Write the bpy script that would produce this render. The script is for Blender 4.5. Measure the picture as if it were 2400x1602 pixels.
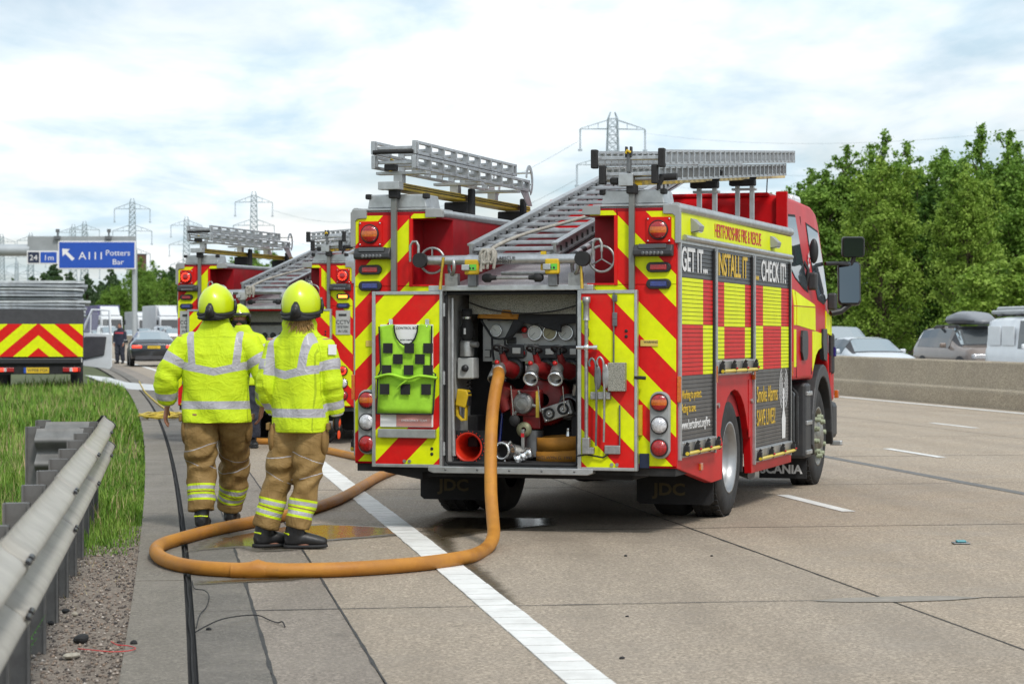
import bpy, bmesh, math, random
import numpy as np
from mathutils import Vector, Matrix, noise
random.seed(7); np.random.seed(7)
PI = math.pi; RAD = math.radians
SC = bpy.context.scene
COL = SC.collection
for _o in list(bpy.data.objects): bpy.data.objects.remove(_o)

# ------------------------------------------------------------------ camera
CAM_H = 1.447; FPX = 5417.6; HZ = 792.3            # eye height, focal length and horizon row of a 2400 px wide frame
cam = bpy.data.cameras.new('camera'); camo = bpy.data.objects.new('camera', cam); COL.objects.link(camo)
camo.location = (0, 0, CAM_H); camo.rotation_euler = (PI/2, 0, 0)
cam.sensor_width = 36; cam.lens = FPX/2400*36; cam.shift_y = -(801-HZ)/2400
cam.clip_start = .1; cam.clip_end = 6000
cam.dof.use_dof = True; cam.dof.focus_distance = 16.6; cam.dof.aperture_fstop = 6.3
SC.camera = camo

# ------------------------------------------------------------------ sky and sun
SUN_EL, SUN_AZ = RAD(50), RAD(155)      # azimuth clockwise from +Y: behind the camera, a little to the right
world = bpy.data.worlds.new('World'); SC.world = world; world.use_nodes = True
nt = world.node_tree; N = nt.nodes; L = nt.links; N.clear()
def wn(t, **k):
    n = N.new(t)
    for a, b in k.items(): setattr(n, a, b)
    return n
wo = wn('ShaderNodeOutputWorld'); bg = wn('ShaderNodeBackground'); bg.inputs[1].default_value = .10
sky = wn('ShaderNodeTexSky'); sky.sky_type = 'NISHITA'; sky.sun_disc = False
sky.sun_elevation = SUN_EL; sky.sun_rotation = SUN_AZ; sky.altitude = 100; sky.air_density = 1; sky.dust_density = 1.6; sky.ozone_density = 1.5
tc = wn('ShaderNodeTexCoord')
sep = wn('ShaderNodeSeparateXYZ'); L.new(tc.outputs['Generated'], sep.inputs[0])
zp = wn('ShaderNodeMath', operation='ABSOLUTE'); L.new(sep.outputs[2], zp.inputs[0])
za = wn('ShaderNodeMath', operation='ADD'); za.inputs[1].default_value = .10; L.new(zp.outputs[0], za.inputs[0])
dx = wn('ShaderNodeMath', operation='DIVIDE'); L.new(sep.outputs[0], dx.inputs[0]); L.new(za.outputs[0], dx.inputs[1])
dy = wn('ShaderNodeMath', operation='DIVIDE'); L.new(sep.outputs[1], dy.inputs[0]); L.new(za.outputs[0], dy.inputs[1])
cmb = wn('ShaderNodeCombineXYZ'); L.new(dx.outputs[0], cmb.inputs[0]); L.new(dy.outputs[0], cmb.inputs[1])
def wnoise(scale, detail, rough, off, sy=.55, dist=.3):
    mp = wn('ShaderNodeMapping'); mp.inputs['Location'].default_value = off; mp.inputs['Scale'].default_value = (1, sy, 1)
    L.new(cmb.outputs[0], mp.inputs[0])
    n = wn('ShaderNodeTexNoise'); n.inputs['Scale'].default_value = scale; n.inputs['Detail'].default_value = detail
    n.inputs['Roughness'].default_value = rough; n.inputs['Distortion'].default_value = dist
    L.new(mp.outputs[0], n.inputs['Vector']); return n
def wramp(src, stops):
    r = wn('ShaderNodeValToRGB'); e = r.color_ramp.elements
    e[0].position, e[0].color = stops[0][0], (*stops[0][1], 1); e[1].position, e[1].color = stops[1][0], (*stops[1][1], 1)
    for p, c in stops[2:]: q = e.new(p); q.color = (*c, 1)
    L.new(src, r.inputs[0]); return r
n1 = wnoise(1.05, 6, .52, (3.1, 1.7, 0)); n2 = wnoise(2.3, 7, .55, (7.7, 2.2, 4))
cover = wramp(n1.outputs[0], [(.36, (.45,)*3), (.56, (1,)*3)])                          # where cloud veils the blue
tone = wramp(n2.outputs[0], [(.36, (.57, .72, .82)), (.55, (.91, .965, 1.0)), (.66, (1.0, 1.0, 1.0))])  # grey bellies to bright tops
sc10 = wn('ShaderNodeVectorMath', operation='SCALE'); sc10.inputs['Scale'].default_value = 10.5; L.new(tone.outputs[0], sc10.inputs[0])
skb = wn('ShaderNodeVectorMath', operation='SCALE'); skb.inputs['Scale'].default_value = 1.0; L.new(sky.outputs[0], skb.inputs[0])
mx = wn('ShaderNodeMix', data_type='RGBA'); L.new(cover.outputs[0], mx.inputs[0]); L.new(skb.outputs[0], mx.inputs[6]); L.new(sc10.outputs[0], mx.inputs[7])
L.new(mx.outputs[2], bg.inputs[0]); L.new(bg.outputs[0], wo.inputs[0])

sun = bpy.data.lights.new('sun', 'SUN'); sun.energy = 2.1; sun.angle = RAD(10); sun.color = (1, .96, .90)
suno = bpy.data.objects.new('sun', sun); COL.objects.link(suno)
sd = Vector((math.sin(SUN_AZ)*math.cos(SUN_EL), math.cos(SUN_AZ)*math.cos(SUN_EL), math.sin(SUN_EL)))
suno.rotation_euler = sd.to_track_quat('Z', 'Y').to_euler(); suno.location = (0, 0, 30)
SC.view_settings.view_transform = 'Standard'; SC.view_settings.look = 'None'; SC.view_settings.gamma = 1
SC.view_settings.exposure = 0.2; SC.view_settings.use_curve_mapping = False
SC.render.engine = 'CYCLES'
SC.cycles.use_denoising = True; SC.cycles.max_bounces = 8; SC.cycles.diffuse_bounces = 3; SC.cycles.glossy_bounces = 4
SC.cycles.transmission_bounces = 6; SC.cycles.transparent_max_bounces = 8; SC.cycles.sample_clamp_indirect = 6
SC.cycles.caustics_reflective = False; SC.cycles.caustics_refractive = False

# ------------------------------------------------------------------ terrain and frame helpers
def gz(Y): return .004*max(0., Y-22)              # the road climbs gently away from the camera
def R(Y): return .033-.1364*Y-.000435*Y*Y         # the slot drain, curving left
def ground(px, py, z=0.):
    """Point on the ground (or z above it) seen at a place of the photograph."""
    Y = FPX*(CAM_H-z)/(py-HZ)
    if Y > 22: Y = FPX*(CAM_H-z+.088)/(py-HZ+.004*FPX)
    return Vector(((px-1200)*Y/FPX, Y, gz(Y)+z))
def at(px, py, Y): return Vector(((px-1200)*Y/FPX, Y, CAM_H-(py-HZ)*Y/FPX))

# ------------------------------------------------------------------ materials
M = {}
def mat(name, col, rough=.6, metal=0., var=.0, vscale=8., bump=0., bscale=40., spec=.5, coat=0., emis=None, estr=0., trans=0., col2=None, detail=4., stretch=None, dirt=0., alpha=1.):
    m = bpy.data.materials.new(name); m.use_nodes = True; t = m.node_tree; b = t.nodes['Principled BSDF']
    b.inputs['Base Color'].default_value = (*col, 1); b.inputs['Roughness'].default_value = rough; b.inputs['Metallic'].default_value = metal
    b.inputs['Specular IOR Level'].default_value = spec; b.inputs['Coat Weight'].default_value = coat; b.inputs['Coat Roughness'].default_value = .08
    if trans: b.inputs['Transmission Weight'].default_value = trans
    if alpha < 1: b.inputs['Alpha'].default_value = alpha
    if emis: b.inputs['Emission Color'].default_value = (*emis, 1); b.inputs['Emission Strength'].default_value = estr
    if var or bump or dirt:
        c = t.nodes.new('ShaderNodeTexCoord'); mp = t.nodes.new('ShaderNodeMapping'); t.links.new(c.outputs['Object'], mp.inputs[0])
        if stretch: mp.inputs['Scale'].default_value = stretch
    last = None
    if var:
        n = t.nodes.new('ShaderNodeTexNoise'); n.inputs['Scale'].default_value = vscale; n.inputs['Detail'].default_value = detail; n.inputs['Roughness'].default_value = .6
        t.links.new(mp.outputs[0], n.inputs['Vector'])
        r = t.nodes.new('ShaderNodeMapRange'); r.inputs[1].default_value = .3; r.inputs[2].default_value = .7
        t.links.new(n.outputs[0], r.inputs[0])
        mxn = t.nodes.new('ShaderNodeMix'); mxn.data_type = 'RGBA'
        c2 = col2 or tuple(x*(1+var) for x in col)
        mxn.inputs[6].default_value = (*[max(0, x*(1-var)) for x in col], 1); mxn.inputs[7].default_value = (*c2, 1)
        t.links.new(r.outputs[0], mxn.inputs[0]); t.links.new(mxn.outputs[2], b.inputs['Base Color']); last = mxn.outputs[2]
    if dirt:
        n = t.nodes.new('ShaderNodeTexNoise'); n.inputs['Scale'].default_value = 3.3; n.inputs['Detail'].default_value = 8; n.inputs['Roughness'].default_value = .7
        t.links.new(mp.outputs[0], n.inputs['Vector'])
        r = t.nodes.new('ShaderNodeMapRange'); r.inputs[1].default_value = .48; r.inputs[2].default_value = .75; r.inputs[4].default_value = dirt
        t.links.new(n.outputs[0], r.inputs[0])
        mxn = t.nodes.new('ShaderNodeMix'); mxn.data_type = 'RGBA'; mxn.inputs[7].default_value = (.13, .11, .085, 1)
        if last: t.links.new(last, mxn.inputs[6])
        else: mxn.inputs[6].default_value = (*col, 1)
        t.links.new(r.outputs[0], mxn.inputs[0]); t.links.new(mxn.outputs[2], b.inputs['Base Color'])
        rr = t.nodes.new('ShaderNodeMapRange'); rr.inputs[3].default_value = rough; rr.inputs[4].default_value = min(1, rough+.4)
        t.links.new(r.outputs[0], rr.inputs[0]); t.links.new(rr.outputs[0], b.inputs['Roughness'])
    if bump:
        n = t.nodes.new('ShaderNodeTexNoise'); n.inputs['Scale'].default_value = bscale; n.inputs['Detail'].default_value = 5
        t.links.new(mp.outputs[0], n.inputs['Vector'])
        bp = t.nodes.new('ShaderNodeBump'); bp.inputs['Strength'].default_value = bump; bp.inputs['Distance'].default_value = .01
        t.links.new(n.outputs[0], bp.inputs['Height']); t.links.new(bp.outputs[0], b.inputs['Normal'])
    M[name] = m; return m
class NB:
    """small helper to write node maths"""
    def __init__(s, m): s.m = m; s.t = m.node_tree; s.b = s.t.nodes['Principled BSDF']
    def n(s, ty, **k):
        x = s.t.nodes.new(ty)
        for a, v in k.items(): setattr(x, a, v)
        return x
    def lk(s, a, b): s.t.links.new(a, b)
    def val(s, i, v):
        if hasattr(v, 'links') or isinstance(v, bpy.types.NodeSocket): s.lk(v, i)
        else: i.default_value = v
    def math(s, op, a, b=0., c=None):
        x = s.n('ShaderNodeMath', operation=op); s.val(x.inputs[0], a); s.val(x.inputs[1], b)
        if c is not None: s.val(x.inputs[2], c)
        return x.outputs[0]
    def mix(s, f, a, b):
        x = s.n('ShaderNodeMix'); x.data_type = 'RGBA'; s.val(x.inputs[0], f)
        for i, v in ((6, a), (7, b)):
            if isinstance(v, tuple): x.inputs[i].default_value = (*v, 1)
            else: s.lk(v, x.inputs[i])
        return x.outputs[2]
    def noise(s, vec, scale, detail=4, rough=.6, dist=0.):
        x = s.n('ShaderNodeTexNoise'); x.inputs['Scale'].default_value = scale; x.inputs['Detail'].default_value = detail; x.inputs['Roughness'].default_value = rough
        x.inputs['Distortion'].default_value = dist
        if vec is not None: s.lk(vec, x.inputs['Vector'])
        return x.outputs[0]
    def rng(s, v, a, b, c=0., d=1.):
        x = s.n('ShaderNodeMapRange'); s.val(x.inputs[0], v); x.inputs[1].default_value = a; x.inputs[2].default_value = b; x.inputs[3].default_value = c; x.inputs[4].default_value = d
        return x.outputs[0]
    def obj(s, scale=None, rot=None):
        c = s.n('ShaderNodeTexCoord')
        if scale or rot:
            mp = s.n('ShaderNodeMapping'); s.lk(c.outputs['Object'], mp.inputs[0])
            if scale: mp.inputs['Scale'].default_value = scale
            if rot: mp.inputs['Rotation'].default_value = rot
            return mp.outputs[0]
        return c.outputs['Object']
    def bump(s, h, strength, dist=.01):
        x = s.n('ShaderNodeBump'); x.inputs['Strength'].default_value = strength; x.inputs['Distance'].default_value = dist
        s.lk(h, x.inputs['Height']); s.lk(x.outputs[0], s.b.inputs['Normal'])

RED = (.62, .012, .010); YEL = (.72, .80, .005)
mat('red_paint', (.50, .006, .009), .36, spec=.13, var=.12, vscale=2.5, dirt=.08)
mat('red_inner', (.30, .006, .012), .45, spec=.2, var=.2, vscale=5, dirt=.25)
mat('red_film', RED, .45, spec=.18, var=.06, vscale=12, dirt=.14)
mat('yellow_film', YEL, .45, spec=.18, var=.05, vscale=12, dirt=.10)
mat('aluminium', (.50, .51, .51), .40, .85, var=.14, vscale=14, bump=.05, bscale=90, dirt=.22)
mat('bright_metal', (.72, .73, .74), .22, .95, var=.12, vscale=20)
mat('cast_metal', (.36, .36, .35), .42, .8, var=.25, vscale=25, bump=.15, bscale=60, dirt=.3)
mat('ladder_metal', (.47, .48, .49), .40, .85, var=.16, vscale=18, dirt=.2)
mat('steel_dark', (.16, .165, .17), .45, .6, var=.3, vscale=12)
mat('grey_paint', (.30, .31, .31), .5, var=.12, vscale=6, dirt=.3)
mat('post_grey', (.17, .175, .165), .45, .2, var=.15, vscale=5)
mat('white_panel', (.40, .41, .40), .5, var=.12, vscale=10, dirt=.35)
mat('black_plastic', (.018, .018, .02), .45, var=.3, vscale=20)
mat('black_rubber', (.014, .014, .015), .75, var=.35, vscale=14, bump=.2, bscale=70)
mat('tyre_rubber', (.020, .020, .021), .8, var=.5, vscale=9, bump=.25, bscale=60, dirt=.25)
mat('chassis_black', (.012, .012, .013), .8, var=.4, vscale=6, dirt=.2)
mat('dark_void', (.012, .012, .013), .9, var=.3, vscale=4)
mat('lens_red', (.34, .004, .006), .15, coat=.8, var=.35, vscale=60, bump=.3, bscale=120)
mat('lens_amber', (.55, .12, .006), .2, coat=.8, var=.25, vscale=60, bump=.3, bscale=120)
mat('lens_clear', (.60, .60, .62), .12, .3, coat=.9, var=.35, vscale=45, bump=.5, bscale=80)
mat('lens_blue', (.006, .02, .17), .15, coat=.8, var=.4, vscale=50)
mat('lamp_glow', (.6, .02, .01), .3, emis=(1, .05, .02), estr=1.6)
mat('lamp_orange_glow', (.8, .2, .02), .3, emis=(1, .28, .04), estr=2.4)
mat('brass', (.50, .34, .05), .35, .7, var=.25, vscale=20)
mat('yellow_paint', (.60, .40, .01), .45, var=.2, vscale=8, dirt=.35)
mat('cream_beam', (.62, .50, .22), .5, var=.14, vscale=6, dirt=.25)
mat('yellow_bar', (.66, .50, .04), .35, var=.1, vscale=10)
m = mat('hose_orange', (.46, .19, .018), .55); b = NB(m); c = b.obj(); n1_ = b.noise(c, 4.5, 6, .65); n2_ = b.noise(c, 1.6, 5, .6); n3_ = b.noise(c, 190, 2)
col = b.mix(b.rng(n1_, .32, .68), (.36, .135, .012), (.54, .235, .026)); col = b.mix(b.rng(n2_, .45, .75, 0, .6), col, (.24, .105, .030)); col = b.mix(b.rng(b.noise(c, 9, 8, .75), .58, .8, 0, .75), col, (.07, .05, .03))
b.lk(col, b.b.inputs['Base Color']); b.lk(b.rng(n1_, .3, .7, .38, .72), b.b.inputs['Roughness']); b.bump(n3_, .55, .004)
mat('hose_old', (.33, .17, .07), .7, var=.3, vscale=7, dirt=.45)
mat('hose_yellow', (.52, .38, .04), .6, var=.2, vscale=9)
mat('rope', (.36, .34, .30), .9, var=.25, vscale=30, bump=.5, bscale=120)
mat('white_paint', (.74, .74, .73), .4, var=.06, vscale=5)
mat('glass_dark', (.02, .025, .03), .04, spec=1., coat=.5)
mat('glass_sky', (.10, .13, .15), .03, .55, spec=1.)
mat('mirror', (.10, .125, .145), .03, 1.)
mat('print_black', (.03, .03, .033), .5)
mat('print_white', (.75, .75, .75), .5)
mat('print_yellow', (.68, .44, .02), .5)
mat('print_red', (.55, .01, .02), .5)
mat('sign_blue', (.012, .075, .42), .45, var=.06, vscale=2)
mat('sign_navy', (.01, .018, .05), .45)
mat('sign_back', (.28, .30, .31), .6, var=.1, vscale=1)
mat('sticker_green', (.12, .55, .06), .5)
mat('label_yellow', (.62, .47, .10), .5)

# ------------------------------------------------------------------ mesh builder
def frame_of(d):
    d = Vector(d).normalized(); a = Vector((0, 0, 1)) if abs(d.z) < .95 else Vector((1, 0, 0))
    x = a.cross(d).normalized(); return x, d.cross(x).normalized(), d
class MB:
    def __init__(s): s.v = []; s.f = []; s.m = []; s.s = []
    def add(s, vs, fs, mi=0, sm=False):
        o = len(s.v); s.v += [tuple(p) for p in vs]; s.f += [[i+o for i in f] for f in fs]; s.m += [mi]*len(fs); s.s += [sm]*len(fs); return s
    def box(s, x0, x1, y0, y1, z0, z1, mi=0, mt=None):
        vs = [Vector(p) for p in ((x0,y0,z0),(x1,y0,z0),(x1,y1,z0),(x0,y1,z0),(x0,y0,z1),(x1,y0,z1),(x1,y1,z1),(x0,y1,z1))]
        if mt: vs = [mt @ p for p in vs]
        return s.add(vs, [[3,2,1,0],[4,5,6,7],[0,1,5,4],[1,2,6,5],[2,3,7,6],[3,0,4,7]], mi)
    def cbox(s, c, sz, mi=0, mt=None):
        return s.box(c[0]-sz[0]/2, c[0]+sz[0]/2, c[1]-sz[1]/2, c[1]+sz[1]/2, c[2]-sz[2]/2, c[2]+sz[2]/2, mi, mt)
    def bar(s, a, b, w, h, mi=0, up=(0, 0, 1)):
        a, b = Vector(a), Vector(b); d = (b-a).normalized(); u = Vector(up)
        if abs(d.dot(u)) > .98: u = Vector((1, 0, 0))
        x = d.cross(u).normalized(); z = x.cross(d).normalized(); vs = []
        for p in (a, b):
            for sx, sz in ((-1,-1),(1,-1),(1,1),(-1,1)): vs.append(p+x*sx*w/2+z*sz*h/2)
        return s.add(vs, [[3,2,1,0],[4,5,6,7],[0,1,5,4],[1,2,6,5],[2,3,7,6],[3,0,4,7]], mi)
    def cyl(s, a, b, r0, r1=None, n=16, mi=0, cap=True, sm=True):
        a, b = Vector(a), Vector(b); r1 = r0 if r1 is None else r1; x, y, d = frame_of(b-a); vs = []
        for p, r in ((a, r0), (b, r1)):
            for i in range(n): t = 2*PI*i/n; vs.append(p+x*math.cos(t)*r+y*math.sin(t)*r)
        s.add(vs, [[i, (i+1) % n, n+(i+1) % n, n+i] for i in range(n)], mi, sm)
        if cap:
            s.add(vs[:n], [list(range(n))[::-1]], mi); s.add(vs[n:], [list(range(n))], mi)
        return s
    def tube(s, pts, r, n=10, mi=0, cap=True, closed=False, flat=1.):
        P = [Vector(p) for p in pts]; k = len(P); rs = r if isinstance(r, (list, tuple)) else [r]*k; vs = []; x = None
        for i in range(k):
            if closed: d = P[(i+1) % k]-P[i-1]
            else: d = P[min(i+1, k-1)]-P[max(i-1, 0)]
            d.normalize()
            if x is None: x = frame_of(d)[0]
            x = (x-d*x.dot(d)).normalized(); y = d.cross(x)
            for j in range(n): t = 2*PI*j/n; vs.append(P[i]+x*math.cos(t)*rs[i]+y*math.sin(t)*rs[i]*flat)
        m = k if closed else k-1
        s.add(vs, [[i*n+j, i*n+(j+1) % n, ((i+1) % k)*n+(j+1) % n, ((i+1) % k)*n+j] for i in range(m) for j in range(n)], mi, True)
        if cap and not closed:
            s.add(vs[:n], [list(range(n))[::-1]], mi); s.add(vs[-n:], [list(range(n))], mi)
        return s
    def lathe(s, prof, c, axis=(0, 0, 1), n=24, mi=0, sm=True):
        x, y, d = frame_of(axis); c = Vector(c); vs = []
        for r, h in prof:
            for i in range(n): t = 2*PI*i/n; vs.append(c+x*math.cos(t)*r+y*math.sin(t)*r+d*h)
        k = len(prof)
        return s.add(vs, [[i*n+j, i*n+(j+1) % n, (i+1)*n+(j+1) % n, (i+1)*n+j] for i in range(k-1) for j in range(n)], mi, sm)
    def torus(s, c, R0, r, axis, n=24, m=8, mi=0):
        x, y, d = frame_of(axis); c = Vector(c)
        return s.tube([c+x*math.cos(2*PI*i/n)*R0+y*math.sin(2*PI*i/n)*R0 for i in range(n)], r, m, mi, closed=True)
    def prism(s, poly, plane, d0, d1, mi=0):
        n = len(poly)
        def P(a, b, d): return {'xz': (a, d, b), 'yz': (d, a, b), 'xy': (a, b, d)}[plane]
        vs = [P(a, b, d0) for a, b in poly]+[P(a, b, d1) for a, b in poly]
        s.add(vs, [list(range(n))[::-1], list(range(n, 2*n))]+[[i, (i+1) % n, n+(i+1) % n, n+i] for i in range(n)], mi); return s
    def ell(s, c, r, n=16, m=10, mi=0, mt=None):
        vs = []; c = Vector(c)
        for i in range(m+1):
            a = PI*i/m
            for j in range(n):
                b = 2*PI*j/n; p = Vector((r[0]*math.sin(a)*math.cos(b), r[1]*math.sin(a)*math.sin(b), r[2]*math.cos(a)))
                vs.append(c+(mt @ p if mt else p))
        return s.add(vs, [[i*n+j, (i+1)*n+j, (i+1)*n+(j+1) % n, i*n+(j+1) % n] for i in range(m) for j in range(n)], mi, True)
    def loft(s, path, rad, n=18, mi=0, up=None, sq=2.):
        """rings along a path; rad = (rx, ry) per ring, rx across, ry along the up hint"""
        P = [Vector(p) for p in path]; k = len(P); vs = []
        up = Vector(up or (0, 1, 0))
        for i in range(k):
            d = (P[min(i+1, k-1)]-P[max(i-1, 0)]).normalized(); x = d.cross(up).normalized(); y = x.cross(d).normalized()
            for j in range(n):
                t = 2*PI*j/n; cx, sy = math.cos(t), math.sin(t)
                cx = math.copysign(abs(cx)**(2/sq), cx); sy = math.copysign(abs(sy)**(2/sq), sy)
                vs.append(P[i]+x*cx*rad[i][0]+y*sy*rad[i][1])
        s.add(vs, [[i*n+j, i*n+(j+1) % n, (i+1)*n+(j+1) % n, (i+1)*n+j] for i in range(k-1) for j in range(n)]+[list(range(n))[::-1], list(range((k-1)*n, k*n))], mi, True)
        return s
    def mesh(s, name, mats):
        me = bpy.data.meshes.new(name); me.from_pydata(s.v, [], s.f)
        for m in (mats if isinstance(mats, (list, tuple)) else [mats]): me.materials.append(M[m] if isinstance(m, str) else m)
        me.polygons.foreach_set('material_index', s.m); me.polygons.foreach_set('use_smooth', s.s); me.update(); return me
    def build(s, name, mats, parent=None, bevel=0., label=None, seg=2, fix=True):
        me = s.mesh(name, mats)
        if fix:
            bm = bmesh.new(); bm.from_mesh(me); bmesh.ops.recalc_face_normals(bm, faces=bm.faces); bm.to_mesh(me); bm.free()
        return obj(name, me, parent, bevel, label, seg)
def obj(name, me, parent=None, bevel=0., label=None, seg=2):
    o = bpy.data.objects.new(name, me); COL.objects.link(o)
    if parent: o.parent = parent
    if bevel:
        b = o.modifiers.new('bevel', 'BEVEL'); b.width = bevel; b.segments = seg; b.limit_method = 'ANGLE'; b.angle_limit = RAD(40); b.harden_normals = False
    if label: o['label'] = label
    return o
def tag(o, label, cat=None, group=None, kind=None):
    o['label'] = label
    if cat: o['category'] = cat
    if group: o['group'] = group
    if kind: o['kind'] = kind
    return o
def struct(o, label=None):
    o['kind'] = 'structure'
    if label: o['label'] = label
    return o
def thing(name, label, cat, loc=(0, 0, 0), rz=0., group=None, rot=None):
    o = bpy.data.objects.new(name, None); COL.objects.link(o); o.location = loc; o.rotation_euler = rot or (0, 0, rz); o.empty_display_size = .2
    return tag(o, label, cat, group)
def text(name, body, size, m, parent, loc, rot=(PI/2, 0, 0), xs=1., align='LEFT', off=.0, ext=.001, sp=1.):
    cu = bpy.data.curves.new(name, 'FONT'); cu.body = body; cu.size = size; cu.align_x = align; cu.extrude = ext; cu.offset = off; cu.space_character = sp
    cu.resolution_u = 3; cu.materials.append(M[m])
    o = bpy.data.objects.new(name, cu); COL.objects.link(o); o.location = loc; o.rotation_euler = rot; o.scale = (xs, 1, 1)
    if parent: o.parent = parent
    return o
def copy_tree(o, parent=None):
    c = o.copy(); COL.objects.link(c)
    if parent: c.parent = parent
    for ch in list(o.children): copy_tree(ch, c)
    return c
def np_mesh(name, V, F, mats, attr=None, mi=None):
    """V (n,3), F (m,k) arrays"""
    me = bpy.data.meshes.new(name); n, k = F.shape
    me.vertices.add(len(V)); me.vertices.foreach_set('co', np.ascontiguousarray(V, dtype=np.float32).ravel())
    me.loops.add(n*k); me.loops.foreach_set('vertex_index', np.ascontiguousarray(F, dtype=np.int32).ravel())
    me.polygons.add(n); me.polygons.foreach_set('loop_start', np.arange(0, n*k, k, dtype=np.int32)); 
    for m in (mats if isinstance(mats, (list, tuple)) else [mats]): me.materials.append(M[m])
    if mi is not None: me.polygons.foreach_set('material_index', np.asarray(mi, dtype=np.int32))
    me.update(calc_edges=True)
    if attr is not None:
        for nm, vals in attr.items():
            a = me.attributes.new(nm, 'FLOAT', 'POINT'); a.data.foreach_set('value', np.ascontiguousarray(vals, dtype=np.float32))
    return me
def spline(pts, n=8):
    """Catmull-Rom through the points"""
    P = [Vector(p) for p in pts]; out = []
    for i in range(len(P)-1):
        p0 = P[max(i-1, 0)]; p1 = P[i]; p2 = P[i+1]; p3 = P[min(i+2, len(P)-1)]
        for j in range(n):
            t = j/n; out.append(.5*((2*p1)+(p2-p0)*t+(2*p0-5*p1+4*p2-p3)*t*t+(3*p1-p0-3*p2+p3)*t**3))
    out.append(P[-1]); return out
# ================================================================== ground, road, kerbside
def pt(o, s, z=0.):
    Y = s+.15*o
    return (R(Y)+o, Y, gz(Y)+z)
# ---- materials of the ground
def concrete(name, base, stone, wear=.25, fine=58., tint=(.24, .20, .16), lum=1.):
    m = mat(name, base, .85); b = NB(m); c = b.obj()
    n1 = b.noise(c, fine, 3, .75); n2 = b.noise(c, 1.3, 6, .62); n3 = b.noise(b.obj((2.2, .16, 1)), 1.6, 5, .6)
    v = b.n('ShaderNodeTexVoronoi'); v.inputs['Scale'].default_value = 62; b.lk(c, v.inputs['Vector'])
    chip = b.rng(v.outputs['Color'], 0, 1)
    col = b.mix(b.rng(n1, .36, .66), tuple(x*.50 for x in base), tuple(min(1, x*1.06) for x in stone))
    sepc = b.n('ShaderNodeSeparateColor'); b.lk(v.outputs['Color'], sepc.inputs[0])
    col = b.mix(b.math('MULTIPLY', b.math('GREATER_THAN', sepc.outputs[0], .80), .38), col, tuple(min(1, x*1.45) for x in stone))
    col = b.mix(b.math('MULTIPLY', b.math('LESS_THAN', sepc.outputs[1], .15), .36), col, tuple(x*.42 for x in base))
    col = b.mix(b.rng(n2, .42, .72, 0, wear), col, tint)
    col = b.mix(b.rng(n3, .46, .75, 0, wear*.9), col, tuple(x*.6 for x in base))
    # polished, darker wheel tracks and an oily middle along each lane
    sx = b.n('ShaderNodeSeparateXYZ'); b.lk(c, sx.inputs[0]); yy = sx.outputs[1]
    off = b.math('ADD', b.math('ADD', sx.outputs[0], b.math('MULTIPLY', yy, .1364)), b.math('MULTIPLY', b.math('MULTIPLY', yy, yy), .000435))
    lane = b.math('ABSOLUTE', b.math('SUBTRACT', b.math('FRACT', b.math('DIVIDE', b.math('SUBTRACT', off, 1.79), 3.72)), .5))
    trk = b.rng(b.math('ABSOLUTE', b.math('SUBTRACT', lane, .25)), .0, .12, 1., 0.); oil = b.rng(lane, .0, .10, 1., 0.)
    wearm = b.math('MULTIPLY', b.math('ADD', b.math('MULTIPLY', trk, .30), b.math('MULTIPLY', oil, .34)), b.rng(b.noise(b.obj((1.5, .25, 1)), 1.1, 5, .6), .3, .7, .35, 1.))
    col = b.mix(wearm, col, tuple(x*.52 for x in base))
    spot = b.noise(c, 2.7, 3, .5); col = b.mix(b.rng(spot, .70, .76, 0, .45), col, tuple(x*.40 for x in base))
    b.lk(col, b.b.inputs['Base Color']); b.lk(b.rng(n2, .3, .7, .95, .62), b.b.inputs['Roughness'])
    b.bump(n1, .5, .006); return m
concrete('road_concrete', (.325, .260, .190), (.475, .385, .290), .30)
concrete('lane_concrete', (.345, .275, .200), (.495, .405, .305), .22)
concrete('shoulder_concrete', (.305, .248, .186), (.445, .368, .284), .42)
m = concrete('channel_concrete', (.195, .172, .140), (.265, .238, .198), .45, 120.)
m = concrete('dark_concrete', (.135, .122, .104), (.190, .172, .148), .35, 120.); concrete('edge_concrete', (.215, .180, .145), (.33, .282, .235), .5)
concrete('barrier_concrete', (.39, .320, .225), (.53, .450, .335), .45, 40., (.24, .19, .13))
mat('joint_seal', (.035, .034, .033), .8, var=.4, vscale=20, bump=.3, bscale=60)
mat('tar_strip', (.15, .147, .14), .8, var=.3, vscale=14)
mat('road_base', (.06, .055, .05), .95, var=.4, vscale=10)
m = mat('line_white', (.70, .695, .67), .75, var=.1, vscale=3, bump=.3, bscale=120, dirt=.35)
m = mat('verge_soil', (.07, .085, .028), 1., var=.5, vscale=1.2, bump=.6, bscale=8)
m = mat('opposite_road', (.20, .18, .155), .9, var=.15, vscale=.8)
m = mat('gravel_bed', (.15, .120, .095), .95, var=.55, vscale=60, col2=(.32, .265, .215), bump=1., bscale=70, detail=6)
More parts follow.
